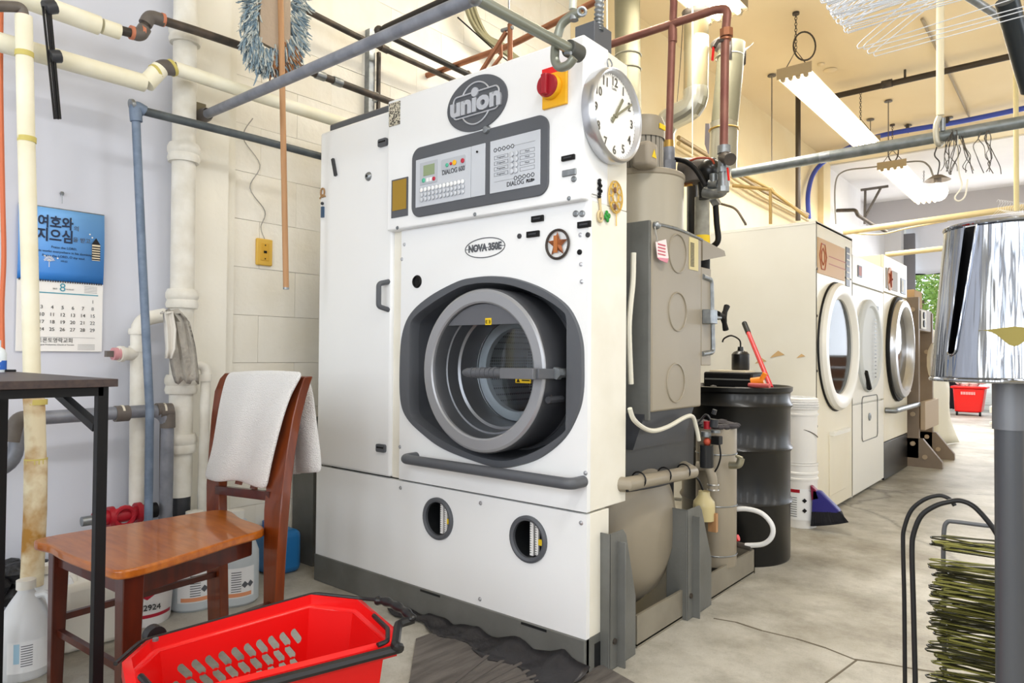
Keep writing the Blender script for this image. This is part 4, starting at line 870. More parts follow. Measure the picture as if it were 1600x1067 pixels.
# left cabinet trinkets
c = on(525, 262); tag(MB().beam((c.x-.012, YP-.01, c.z+.04), (c.x+.012, YP-.01, c.z-.04), .014, .01, (0, 1, 0)).build('black_clip', CHD), 'small tilted black clip high on the left cabinet door', 'clip')
c = on(506, 320); t = thing('charm_strap', 'small charm with tan bow and blue pendant on cabinet door edge', 'charm', (c.x, YP, c.z))
MB().tube(circ((c.x-.0, YP-.008, c.z+.055), .014, FX, FZ, 12, r2=.02), .004, 6, True).tube([(c.x-.02, YP-.008, c.z+.03), (c.x, YP-.008, c.z+.045), (c.x+.02, YP-.008, c.z+.035)], .004, 6).build('bow', mat('tan ribbon', 'a8845c', .7), t)
MB().sphere((c.x, YP-.009, c.z+.005), .008, 8).build('bead', CHD, t); MB().box((c.x-.006, YP-.012, c.z-.06), (c.x+.01, YP-.002, c.z-.01)).build('pendant', mat('steel blue', '34506e', .4), t)
# charms on the machine side
sx1 = X1+.002; sp_ = lambda px, py, o=.006: P(px, py, X=X1+o)
t = thing('hanging_charm', 'black and beige beaded charm on the machine side, left of the gold ornament', 'charm', sp_(938, 310))
m = MB()
for k in range(7): m.sphere(sp_(938+random.uniform(-1.5, 1.5), 282+k*4.2), .007, 8)
m.build('black_beads', BLK, t); MB().tube([sp_(937, 310), sp_(938, 322), sp_(939, 340)], [.006, .004, .005], 8).build('tassel', mat('beige tassel', 'cdb98f', .8), t)
MB().tube([sp_(925, 303), sp_(936, 306)], .0015, 6).build('pin', STEEL, t)
t = thing('gold_ornament', 'gold openwork ornament with long tassel on the machine side', 'ornament', sp_(963, 310)); GO = mat('gold filigree', 'd9b45a', .4, .5)
m = MB(); cg = sp_(962, 308)
for k in range(9): an = k*2*PI/9; m.tube(circ(cg+V((0, math.cos(an)*.028, math.sin(an)*.036)), .014, FY, FZ, 14), .0022, 5, True)
m.tube(circ(cg, .02, FY, FZ, 16), .003, 5, True); m.tube(circ(cg, .045, FY, FZ, 24, r2=.055), .0025, 5, True); m.build('filigree', GO, t)
MB().tube([sp_(962, 286), sp_(962, 292)], .0035, 6).build('cord', GO, t); MB().tube([sp_(963, 330), sp_(963, 353)], .0018, 6).build('tassel', GO, t)
for py in (297, 323): MB().sphere(sp_(961, py, .01), .008, 8, (.6, 1, 1.4)).build('bead', mat('brown bead', '6e4a30', .4), t)
t = thing('clover_charm', 'green four leaf clover charm with tan knot on the machine side', 'charm', sp_(948, 338)); m = MB(); cg = sp_(949, 338)
for an in (.3, 1.9, 3.4, 4.9): m.sphere(cg+V((0, math.cos(an)*.011, math.sin(an)*.011)), .010, 8, (.4, 1, 1))
m.build('clover', mat('glossy green', '1f8a32', .3), t)
MB().tube(circ(sp_(938, 338), .014, FY, FZ, 12, r2=.018), .004, 6, True).build('knot', mat('beige tassel', 'cdb98f', .8), t)
# paper tag
t = thing('paper_tag', 'pink and white paper tag tied to the beige still box', 'tag', P(1034, 390, X=xb_+.02))
MB().prism([P(*p, X=xb_+.018) for p in ((1024, 378), (1040, 374), (1044, 403), (1034, 408), (1027, 402))], (.002, 0, 0)).build('card', mat('pinkish paper', 'f0dede', .7), t)
MB().prism([P(*p, X=xb_+.02) for p in ((1026, 402), (1044, 404), (1042, 411), (1030, 406))], (.002, 0, 0)).build('pink_edge', mat('pink paper', 'd48a9c', .7), t)
MB().tube([P(1023, 354, X=xb_+.015), P(1026, 370, X=xb_+.02), P(1027, 378, X=xb_+.02)], .003, 6).build('string', RAG, t)
for i in range(4): MB().box(P(1028, 382+i*5, X=xb_+.0205), P(1040, 383+i*5, X=xb_+.0212)).build('handwriting', mat('red ink', 'c05a6a', .7), t)
# black plastic sheet along the machine base
m = MB(); n = 50
for i in range(n+1):
    f = i/n; x = -2.18+f*.94
    for j in range(6):
        g_ = j/5; m.v.append((x+.008*math.sin(i*.9+j), YP-.012-g_*(.03+.11*f+.02*math.sin(i*.45)), .004+(.05*(1-g_)**2)*(.3+f)*(.75+.25*math.sin(i*.6))+.003*math.sin(i*1.3+j*1.5)+.005))
m.f = [(i*6+j, i*6+j+1, (i+1)*6+j+1, (i+1)*6+j) for i in range(n) for j in range(5)]
tag(m.build('plastic_sheet', mat('black plastic sheet', '2e2d30', .35, bump=.3, bscale=30), solid=.003), 'crumpled black plastic sheet along the foot of the machine', 'plastic sheet')
mm = MB().prism([P(*p, Z=.003) for p in ((640, 1067), (610, 1120), (1080, 1120), (940, 1040), (730, 970), (650, 1000))], (0, 0, .006))
mt = mm.build('floor_mat', mat('grey worn mat', '6f6a66', .7, col2='4f4b48', scale=4, stretch=(8, 1, 1), bump=.3, bscale=30)); tag(mt, 'worn dark grey floor mat in front of the machine', 'mat')
for k in range(7):
    a, b = P(650+k*22, 1100-k*4, Z=.011), P(770+k*30, 985+k*9, Z=.011)
    if k: MB().beam(a, b, .012, .004).build('mat_rib', mat('mat rib', '5f5a57', .7), mt)
c = P(778, 1001, Z=.02); tag(MB().beam(c+V((-.015, 0, 0)), c+V((.015, .01, .008)), .012, .004).build('yellow_tape', mat('yellow green tape', 'c4c43a', .5)), 'small scrap of yellow tape on the black plastic', 'tape')
# ================================================================ OVERHEAD PIPES, DUCTS, LIGHTS
def tagpipe(label, pts, r, m, bend=.06, n=14, parts=()):
    t = thing('pipe', label, 'pipe', pts[0]); MB().tube(round_corners(pts, bend), r, n).build('pipe_run', m, t)
    for nm, mb, mm in parts: mb.build(nm, mm, t)
    return t
q = lambda px, py, o=.12: P(px, py, X=XW+o)
tagpipe('dark brown pipe highest on the wall above the machine, running down to the right', [q(462, 8), q(560, 58), q(708, 125), q(760, 150)], .016, IRON, parts=[('coupling', collar(q(600, 76), q(620, 86)-q(600, 76), .02, .05), IRON)])
e0 = q(592, 48, .25); tagpipe('black pipe that leaves the wall toward the viewer above the first iron pipe', [P(735, -18, Y=e0.y), e0, q(620, 62, .25), q(733, 117, .25), q(800, 148, .25)], .017, mat('near black iron', '2f2c2b', .5, .3), parts=[('elbow', MB().sphere(e0, .026, 12), IRON), ('elbow', MB().sphere(q(731, 116, .25), .022, 10), IRON)])
t = thing('strut_channel', 'vertical steel strut channel on the block wall, clamping the pipes', 'strut', q(580, 170, .05))
a, b = q(580, 80, .03), q(580, 185, .03); MB().box((XW, a.y-.02, b.z-.6), (XW+.04, a.y+.02, a.z+.12)).build('strut', STEEL, t)
MB().box((XW+.04, a.y+.03, b.z-.6), (XW+.06, a.y+.045, a.z)).build('strut_edge', IRON, t)
c = q(587, 152, .15); MB().tube(circ(c, .024, FX, FZ, 12), .006, 6, True).build('pipe_clamp', STEEL, t)
t = thing('conduit_bundle', 'olive grey bent conduits coming down from the ceiling behind the gooseneck bar', 'conduit', q(760, 70))
for o in (0, 1, 2): MB().tube(smooth_pts([q(722+o*6, -10), q(735+o*6, 30), q(752+o*5, 55+o*1), q(776+o*5, 74-o*2), q(800+o*4, 90), q(850+o*4, 120)], 5), .014, 8).build('conduit', mat('olive conduit', '8b8668', .5, .3), t)
tag(MB().tube([q(715, 27), q(770, 76), q(830, 125)], .0045, 6).build('black_cable', BLK), 'thin black cable running beside the olive conduits', 'cable')
# copper gooseneck group
yc_ = 2.9
ca, cb2 = P(634, 130, Y=yc_-.0), P(935, 0, Y=yc_)
zc2 = ca.z; 
tagpipe('brown copper pipe crossing above the machine from the wall toward the ceiling light', [P(672, 150, X=ca.x).xyz, V(ca), P(800, 70, Y=yc_), P(935, 0, Y=yc_), P(1000, -30, Y=yc_)], .017, COPPER)
tagpipe('copper pipe in front of the ducts that turns down with a red valve', [P(905, 88, Y=2.86), P(952, 70, Y=2.86), P(1118, 15, Y=2.86), P(1137, 14, Y=2.86), P(1133, 60, Y=2.86), P(1131, 228, Y=2.86)], .018, COPR, parts=[
    ('union', MB().cyl(P(1135, 58, Y=2.86), P(1135, 46, Y=2.86), .029, n=8).cyl(P(1134, 63, Y=2.86), P(1134, 60, Y=2.86), .024), COPPER),
    ('valve_stem', MB().tube([P(1134, 62, Y=2.86), P(1122, 64, Y=2.82), P(1116, 74, Y=2.8)], .008, 8), IRON),
    ('red_lever', MB().beam(P(1115, 74, Y=2.8), P(1113, 95, Y=2.8), .012, .006), RED),
    ('lower_fittings', MB().cyl(P(1131, 240, Y=2.86), P(1131, 228, Y=2.86), .028, n=12).cyl(P(1130, 262, Y=2.86), P(1131, 240, Y=2.86), .023).cyl(P(1130, 270, Y=2.86), P(1130, 262, Y=2.86), .028, n=8).cyl(P(1130, 292, Y=2.86), P(1130, 270, Y=2.86), .022).cyl(P(1130, 300, Y=2.86), P(1130, 292, Y=2.86), .027, n=8), STEEL),
    ('black_outlet', MB().cyl(P(1131, 245, Y=2.86), P(1141, 249, Y=2.8), .026), IRON),
    ('red_lever', MB().beam(P(1137, 262, Y=2.82), P(1139, 282, Y=2.82), .010, .006), RED)])
tagpipe('reddish vertical copper pipe standing left of the two ducts', [P(1050, -15, Y=2.86), P(1053, 0, Y=2.86), P(1050, 65, Y=2.86), P(1045, 222, Y=2.86)], .017, COPR, parts=[
    ('brass_collar', MB().cyl(P(1045, 232, Y=2.86), P(1045, 220, Y=2.86), .023, n=10), BRASS),
    ('valve', MB().cyl(P(1045, 262, Y=2.86), P(1045, 231, Y=2.86), .027, n=14).cyl(P(1045, 266, Y=2.86), P(1045, 252, Y=2.86), .034, n=8).tube([P(1045, 265, Y=2.86), P(1045, 300, Y=2.86)], .016, 10), STEELP),
    ('joint', MB().cyl(P(1051, 66, Y=2.86), P(1051, 46, Y=2.86), .0205, n=12), COPR)])
t = thing('copper_brace', 'two crossed copper tubes on a steel clamp above the machine top', 'pipe', P(770, 90, Y=2.6))
MB().tube([P(752, 112, Y=2.6), P(791, 50, Y=2.6)], .012, 10).tube([P(770, 105, Y=2.65), P(783, 88, Y=2.65), P(782, 70, Y=2.65)], .010, 8).build('brace_tube', COPPER, t)
MB().cyl(P(797, 100, Y=2.6), P(797, 38, Y=2.6), .013, n=10).build('hanger_rod', COPPER, t)
MB().cyl(P(784, 48, Y=2.6), P(801, 43, Y=2.6), .010, n=8).cyl(P(795, 38, Y=2.6), P(795, -20, Y=2.6), .004, n=6).build('clamp', STEEL, t)
# exhaust ducts
DG = mat('dull olive galvanised', '85816b', .45, .3, col2='75715b', scale=4); DS = mat('shiny galvanised', 'a9a698', .28, .7)
def ductp(name, label, pts, r, m=DG, seams=(), flare=None):
    t = thing(name, label, 'duct', pts[-1]); MB().tube(pts, r, 28).build('duct_pipe', m, t)
    for s_ in seams: MB().tube(circ(s_, r+.004, FX, FY, 28), .005, 6, True).build('duct_seam', DS, t)
    if flare: MB().lathe([(r, -.12), (r+.004, -.02), (r+.055, .03)], flare, n=28, a0=.6, a1=2*PI-1.2, ref=(1, 0, 0)).build('torn_flange', IRONL, t, solid=.003)
    return t
ductp('exhaust_duct', 'olive grey duct rising to the ceiling directly behind the wall clock', [P(980, -80, Y=4.2), P(980, 0, Y=4.2), P(981, 120, Y=4.2), P(984, 260, Y=4.2)], .088, DG, (P(981, 88, Y=4.2), P(981, 110, Y=4.2)))
d2 = [P(1088, 25, Y=4.6), P(1088, 100, Y=4.6), P(1087, 150, Y=4.6)]
t = thing('exhaust_duct', 'duct with S shaped shiny elbow between the two copper pipes', 'duct', d2[-1])
MB().tube(d2, .086, 28).build('duct_pipe', mat('rust streaked duct', '85816b', .45, .3, col2='9a7a48', scale=3, stretch=(4, 4, .4)), t)
el = [P(1087, 148, Y=4.6), P(1086, 168, Y=4.6), P(1078, 180, Y=4.6), P(1066, 182, Y=4.6), P(1052, 180, Y=4.6), P(1042, 188, Y=4.6), P(1036, 205, Y=4.6), P(1036, 260, Y=4.6)]
MB().tube(smooth_pts([P(1087, 140, Y=4.6), P(1087, 152, Y=4.6), P(1080, 168, Y=4.6), P(1063, 178, Y=4.6), P(1046, 188, Y=4.6), P(1036, 206, Y=4.6), P(1035, 225, Y=4.6), P(1035, 262, Y=4.6)], 2), .088, 20).build('duct_elbow', DS, t, ang=12)
for c_ in (el[1], el[2], el[4], el[5], el[6]): pass
MB().lathe([(.086, 0), (.094, .02), (.1, .05)], d2[0]+V((0, 0, -.02)), n=24).build('duct_flange', IRONL, t, solid=.003)
ductp('exhaust_duct', 'tapered duct with torn flared top right of the S shaped duct', [P(1143, 68, Y=4.7), P(1140, 110, Y=4.7), P(1132, 192, Y=4.7)], .092, DG, (P(1140, 90, Y=4.7),), P(1144, 74, Y=4.7))
t = [o for o in bpy.data.objects if o.name == 'exhaust_duct.002'][0]
MB().tube([P(1131, 192, Y=4.7), P(1131, 212, Y=4.7), P(1130, 236, Y=4.7), P(1129, 270, Y=4.7)], .096, 24).build('duct_collar', DS, t)
MB().tube(circ(P(1131, 203, Y=4.7), .1, FX, FY, 24), .006, 6, True).build('duct_seam', BRASS, t)
tag(MB().prism([P(*p, Y=4.9) for p in ((1102, 193), (1108, 193), (1110, 235), (1106, 240), (1101, 225))], (0, .02, 0)).build('hanging_label', mat('grey mauve paper', '8d8790', .7)), 'grey crumpled strip hanging on the wall beside the tapered duct', 'strip')
tag(MB().tube([P(1082, -20, Y=4.2), P(1082, 245, Y=4.2)], .004, 6).build('pull_cord', mat('white cord', 'e9e4d4', .6)), 'thin white cord hanging in front of the S shaped duct', 'cord')
tag(MB().tube([P(1068, 20, Y=5.1), P(1063, 100, Y=5.1), P(1058, 160, Y=5.1)], .003, 6).build('ceiling_wire', IRON), 'thin dark wire along the wall left of the S shaped duct', 'wire')
tag(MB().tube([P(948, -20, Y=2.3), P(949, 90, Y=2.3)], .004, 6).build('pull_cord', mat('white cord', 'e9e4d4', .6)), 'white cord hanging down to the top of the machine side', 'cord')
# pipes along the wall over the dryers
xw2 = XW+.12; q6 = lambda px, py: P(px, py, X=xw2)
for k, (y0_, m_, lb) in enumerate(((215, mat('olive brown pipe', '94805c', .5, .3), 'olive brown pipe on the wall behind the compressor, upper of two'), (224, mat('tan painted pipe', 'b09c72', .5, .2), 'tan pipe on the wall behind the compressor, lower of two'))):
    tagpipe(lb, [q6(1060, y0_), q6(1100, y0_+24), q6(1190, y0_+82), q6(1262, y0_+120)], .022, m_)
q7 = lambda px, py: P(px, py, Y=6.0)
tagpipe('brass coloured gas pipe frame over the first dryer', [q7(1204, 350), q7(1204, 293), q7(1208, 300), q7(1262, 340)], .014, mat('old brass pipe', '9c8352', .5, .3), parts=[('cross_pipe', MB().tube([q7(1150, 268), q7(1205, 296)], .014, 10).tube([q7(1145, 290), q7(1204, 296)], .016, 8), mat('old brass pipe', '9c8352', .5, .3))])
tagpipe('thin brown gas line behind the steel elbow', [q7(1125, 318), q7(1150, 325), q7(1165, 350), q7(1165, 352)], .011, IRON)
# downpipe black in front of wall, right of the first tube light
c = P(1247, 200, Y=8.2); tagpipe('black drop pipe hanging from the ceiling behind the first lit fixture', [V((c.x, 8.2, 4.09)), V((c.x, 8.2, P(1243, 345, Y=8.2).z))], .028, mat('black brown pipe', '3b3229', .5))
tagpipe('long black sprinkler pipe under the ceiling right of the first lit fixture', [P(1302, 151, Z=3.98), P(1584, 87, Z=3.98), P(1680, 62, Z=3.98)], .032, mat('black brown pipe', '3b3229', .5), parts=[('coupling', collar(P(1386, 131, Z=3.98), P(1584, 87, Z=3.98)-P(1302, 151, Z=3.98), .042, .1), IRON), ('pipe_hanger', MB().cyl(P(1414, 125, Z=3.98), P(1414, 125, Z=3.98)+V((0, 0, .11)), .012, n=8), IRON)])
tag(MB().tube([P(1440, 30, Z=4.07), P(1480, 110, Z=4.07), P(1514, 182, Z=4.07)], .012, 6).build('ceiling_conduit', mat('grey brown conduit', '9c8c70', .6)), 'thin grey conduit running along the ceiling behind the hook rod', 'conduit')
c0, c1 = P(1280, 262, Y=10.8), P(1258, 345, Y=10.6)
t = thing('blue_hose', 'blue air hose along the cross beam and down above the dryers', 'hose', P(1264, 342, X=XW+.1))
MB().tube(smooth_pts([P(1264, 342, X=XW+.1), P(1263, 300, X=XW+.08), P(1276, 264, X=XW+.08), P(1312, 238, Z=4.0), P(1372, 213, Z=4.0), P(1500, 190, Z=4.0), P(1620, 165, Z=4.0)], 8), .032, 10).build('hose_run', mat('blue hose', '3a50b8', .4), t)
for px in (1418, 1480): c = P(px, 204 if px < 1450 else 193, Z=4.0); MB().cyl(c, V((c.x, c.y, 4.08)), .02, n=8).build('hose_clip', IRON, t)
# clothes rail with hook
ra_, rb_ = P(1145, 271, Y=4.45), P(1680, 176, Y=4.45)
t = thing('clothes_rail', 'grey galvanised hanging rail across the room, held by a white hook rod', 'rail', rb_)
MB().cyl(ra_, rb_, .032, n=20).build('rail_pipe', STEELP if 0 else mat('zinc pipe', '868c8e', .4, .5, col2='6f7676', scale=20), t)
for px in (1290,): c = P(px, 271-(px-1145)*.1775, Y=4.45); MB().cyl(c-V((.03, 0, 0)), c+V((.03, 0, 0)), .0335, n=18).build('coupling', STEEL, t)
t = thing('hook_rod', 'white ceiling rod ending in a hook that holds the long grey rail', 'hook', P(1468, 180, Y=4.4))
MB().tube([P(1469, -30, Y=4.4), P(1469, 180, Y=4.4)], .019, 12).build('rod', mat('ivory paint', 'e8dfc2', .5), t)
MB().tube(smooth_pts([P(1468, 182, Y=4.38), P(1463, 195, Y=4.38), P(1463, 215, Y=4.38), P(1467, 226, Y=4.4), P(1474, 220, Y=4.5)], 5), .015, 10).build('hook', mat('hook grey', 'b9b5a6', .4, .4), t)
MB().cyl(P(1473, 205, Y=4.4), P(1473, 185, Y=4.4), .014).build('pin', STEEL, t)
t = thing('ceiling_rod', 'pale yellow vertical rod with flange at the right edge of the ceiling', 'rod', P(1587, 320, Y=6.8))
c = P(1587, 98, Y=6.8); MB().cyl((c.x, 6.8, 4.09), (c.x, 6.8, P(1587, 330, Y=6.8).z), .018, n=10).lathe([(.06, 0), (.06, -.012), (.02, -.02)], (c.x, 6.8, 4.09), n=16).build('rod', mat('yellowed ivory', 'ddd0a0', .5), t)
tag(MB().tube([P(1573, 0, Y=2.3), P(1600, 100, Y=2.45), P(1612, 140, Y=2.5)], .028, 14).build('black_post', mat('black chrome pipe', '3c4248', .3, .6)), 'thick black slanting pipe at the upper right corner beside the white hangers', 'pipe')
# yellow rails further back
def rail(label, p0, p1, Y, r, m): return tag(MB().cyl(P(*p0, Y=Y), P(*p1, Y=Y), r, n=14).build('hanging_rail', m), label, 'rail')
YR_ = mat('yellowed rail paint', 'cfbf94', .5, .1)
rail('yellowed hanging rail above the dryers, nearer and longer one', (1318, 363), (1640, 318), 8.3, .032, YR_)
rail('short yellowed hanging rail seen above the last dryer', (1384, 398), (1640, 370), 9.3, .03, YR_)
tag(MB().tube(smooth_pts([P(1330, 364, Y=8.4), P(1375, 366, Y=8.4), P(1420, 356, Y=8.4), P(1480, 345, Y=8.4)], 4), .009, 6).build('steam_line', YR_), 'thin brown line sagging just under the longer yellowed rail', 'cable')
# tangle of hooks
for j, (bx_, n_) in enumerate(((1495, 13), (1535, 6))):
    for k in range(n_):
        px = bx_+random.uniform(-10, 12); pts = [P(px, 205+random.uniform(-3, 3), Y=4.42)]
        for s_ in range(5): px += random.uniform(-8, 9); pts.append(P(px, 218+s_*13+random.uniform(-4, 4), Y=4.42+random.uniform(-.05, .05)))
        tag(MB().tube(smooth_pts(pts, 4), .0022, 5).build('bent_wire', mat('dark wire', '5c5854', .4, .5)), 'bent dark wire in the tangle dangling from the grey rail', 'wire', 'tangled wires on the grey rail')
tag(MB().tube(smooth_pts([P(1496, 212, Y=4.42), P(1498, 265, Y=4.42), P(1503, 290, Y=4.42), P(1492, 308, Y=4.42), P(1498, 314, Y=4.42), P(1508, 306, Y=4.42), P(1512, 280, Y=4.42)], 5), .004, 6).build('white_wire_loop', mat('white cord', 'e9e4d4', .6)), 'white cord loop hanging below the wire tangle', 'cord')
# tube light fixtures
TUBE = mat('lit fluorescent tube', 'ffffff', .5, emit='fff6e4', es=9)
FIX = mat('white fixture enamel', 'f2ead4', .5); FIXE = mat('fixture end', 'a8987c', .6)
def fixture(name, label, x0, x1, y0, y1, z, chains=True):
    t = thing(name, label, 'ceiling light', ((x0+x1)/2, (y0+y1)/2, z))
    MB().prism([(x0-.02, y0, z+.02), (x1+.02, y0, z+.02), (x1-.04, y0, z+.09), (x0+.04, y0, z+.09)], (0, y1-y0, 0)).build('housing', FIX, t)
    MB().box((x0-.02, y0-.006, z+.005), (x1+.02, y0, z+.10)).build('end_plate', FIXE, t); MB().box((x0-.02, y1, z+.005), (x1+.02, y1+.006, z+.10)).build('end_plate', FIXE, t)
    for k in range(4):
        x = x0+(x1-x0)*(k+.5)/4; MB().cyl((x, y0+.03, z), (x, y1-.03, z), .019, n=12).build('tube', TUBE, t)
        MB().cyl((x, y0, z), (x, y0+.03, z), .022, n=8).build('socket', FIXE, t); MB().cyl((x, y1-.03, z), (x, y1, z), .022, n=8).build('socket', FIXE, t)
    for yy in ((y0+.05, y1-.25) if chains else ()):
        m = MB(); zt_ = 4.08; zc0 = z+.25; xm_ = (x0+x1)/2; k = 0; zz = zc0
        while zz < zt_:
            m.tube(circ((xm_, yy, zz), .010, FX if k % 2 else FY, FZ, 8, r2=.017), .003, 4, True); zz += .026; k += 1
        m.tube([(x0+.03, yy, z+.09), (xm_, yy, zc0), (x1-.03, yy, z+.09)], .005, 5); m.build('chain', IRON, t)
        MB().cyl((xm_, yy, 4.07), (xm_, yy, 4.09), .03, n=10).build('ceiling_hook', IRON, t)
    return t
def fxz(px0, py0, px1, py1, z): return P(px0, py0, Z=z), P(px1, py1, Z=z)
zl = 3.50; a, b = fxz(1212, 128, 1264, 113, zl); c_, d_ = fxz(1342, 232, 1370, 222, zl)
f1 = fixture('fluorescent_fixture', 'lit four tube fluorescent fixture on chains nearest above the dryers', (a.x+c_.x)/2, (b.x+d_.x)/2, (a.y+b.y)/2, (c_.y+d_.y)/2, zl)
MB().tube(circ(P(1257, 72, Z=3.85), .1, (rt.x, rt.y, 0), FZ, 24, r2=.13), .008, 6, True).build('cable_loop', IRON, f1)
a, b = fxz(1373, 266, 1408, 254, zl)
f2 = fixture('fluorescent_fixture', 'second lit tube fixture further back beside the round bulb', a.x, b.x, a.y, P(1432, 318, Z=zl).y, zl)
MB().tube(circ(V(((a.x+b.x)/2, a.y+.1, zl+.24)), .06, FX, FZ, 16, r2=.13), .008, 6, True).build('cable_loop', IRON, f2)
a, b = fxz(1102, 38, 1168, 28, zl)
fixture('fluorescent_fixture', 'lit tube fixture cut by the top edge, above the tapered duct', a.x, b.x+.02, a.y-2.45, a.y, zl)
c = P(1465, 300, Y=9.6); t = thing('bulb', 'bright round bulb hanging beside the second tube fixture', 'lamp', c)
MB().sphere(c, .11, 16).build('globe', mat('lit bulb', 'ffffff', .5, emit='fff6e4', es=7), t); MB().cyl(c+V((0, 0, .1)), c+V((0, 0, .2)), .04).lathe([(.0, .2), (.05, .2), (.14, .14)], c, n=20).build('socket', IRONL, t)
MB().tube(smooth_pts([c+V((0, 0, .2)), c+V((.02, 0, .35)), c+V((-.03, 0, .45)), c+V((0, 0, .6)), V((c.x, c.y, 4.08))], 5), .008, 6).build('cord', CHD, t)
tag(MB().tube(smooth_pts([P(1306, 350, Y=11), P(1305, 290, Y=11), P(1318, 268, Y=11), P(1365, 261, Y=11), P(1430, 252, Y=11), P(1450, 258, Y=11), P(1458, 275, Y=11)], 6), .012, 6).build('grey_conduit', mat('grey conduit', '8f8e8c', .5)), 'thin grey conduit curving up the white wall toward the bulb', 'conduit')
t = thing('wall_bracket', 'grey triangular steel bracket on the back room wall', 'bracket', P(1352, 330, Y=12.6))
qb = lambda px, py: P(px, py, Y=12.6)
MB().tube([qb(1345, 297), qb(1388, 291)], .022, 6).tube([qb(1352, 296), qb(1351, 350)], .022, 6).tube([qb(1376, 294), qb(1352, 338)], .022, 6).build('bracket_arm', IRONL, t)
tagpipe('black pipe with elbow on the white wall behind the dryers', [P(1307, 329, Y=11.5), P(1337, 328, Y=11.5), P(1340, 336, Y=11.5), P(1362, 350, Y=11.9), P(1385, 362, Y=12.2)], .028, IRON)
for px, py, lb in ((1283, 100, 'small ceiling plug left of the round ceiling plate'), (1297, 110, 'oval ceiling plate beside the first fixture')):
    c = P(px, py, Z=4.085); tag(MB().lathe([(0, -.02), (.05 if px > 1290 else .03, -.012), (.07 if px > 1290 else .035, 0)], c, n=20).build('ceiling_plate', TANC), lb, 'ceiling plate')
for px, py, py2 in ((1206, 118, 255), (1388, 158, 240), (1360, 187, 215), (1419, 196, 208), (1483, 184, 195)):
    c = P(px, py, Z=4.08); t_ = thing('suspension_rod', 'thin ceiling rod with small flange', 'rod', c); t_['label'] = {1206: 'long thin rod hanging left of the first lit fixture', 1388: 'thin rod with flange holding the second fixture', 1360: 'short rod at the far end of the first fixture', 1419: 'short flanged rod above the blue hose, left one', 1483: 'short flanged rod above the blue hose, right one'}[px]
    MB().cyl(c, V((c.x, c.y, P(px, py2, X=c.x).z)), .006, n=6).lathe([(.045, 0), (.045, -.008), (.012, -.014)], c, n=12).build('rod', IRONL, t_)
# ================================================================ FOREGROUND BAR WITH SAFETY HOOK
za = P(315, 180, X=-3.0).z; A_ = P(315, 182, X=XW+.09); B_ = P(742, -4, Z=1.99); C_ = P(912, 88, Z=1.99)
E_ = P(897, 80, Z=1.99)
t = thing('gooseneck_bar', 'grey steel bar from the wall, bent back toward the white machine', 'bar', A_)
MB().tube([A_, B_], .0195, 18).build('bar_tube', STEELP, t)
MB().tube([B_, E_], [.0165, .0165], 18).build('bar_tube', mat('olive zinc', '8f948a', .35, .6), t)
MB().sphere(B_, .022, 14).build('corner_joint', STEEL, t)
d = (C_-B_).normalized(); MB().cyl(E_-d*.03, E_+d*.03, .027, n=22).build('end_cap', mat('dark rubber', '4b4c48', .5), t, bev=.003)
a = P(308, 178, X=XW+.082); MB().box(a+V((0, -.035, -.05)), a+V((.012, .035, .05))).build('wall_flange', mat('olive plate', '7d7358', .5), t, bev=.003)
MB().lathe([(.03, 0), (.03, .04), (.024, .06)], A_, (1, 0, 0), n=18).build('flange_socket', IRONL, t)
hk = lambda px, py: P(px, py, Y=1.72)
t = thing('safety_hook', 'large grey hook hanging from a rod and wrapped round the bar end', 'hook', hk(885, 90))
MB().tube(smooth_pts([hk(905, 20), hk(893, 25), hk(878, 38), hk(871, 58), hk(867, 80), hk(868, 97), hk(876, 105), hk(888, 101), hk(897, 90)], 6), [.014]*49, 14).build('hook_body', mat('hook zinc', '8d9085', .35, .5), t)
MB().cyl(hk(897, 32), hk(897, 24), .0135).tube(circ(hk(909, 18), .012, (rt.x, rt.y, 0), FZ, 14), .005, 6, True).build('hook_eye', STEEL, t)
MB().cyl(hk(895, 15), hk(896, -30), .012, n=10).build('rod', mat('pale zinc', 'cfd2c6', .35, .4), t)
MB().cyl(hk(883, 83), hk(892, 83), .006).build('screw', STEEL, t)
# ================================================================ DRYERS
XF = -1.33; fy = lambda px, py: P(px, py, X=XF)
def dpart(name, t, y0, z0, y1, z1, m, x0=XF, th=.012, bev=.003): return MB().box((x0, y0, z0), (x0+th, y1, z1)).build(name, m, t, bev=bev)
ya, yb, yc3, yd = fy(1275, 600).y, fy(1332, 600).y, fy(1381, 600).y, fy(1417.5, 600).y
zt1 = fy(1272, 343).z
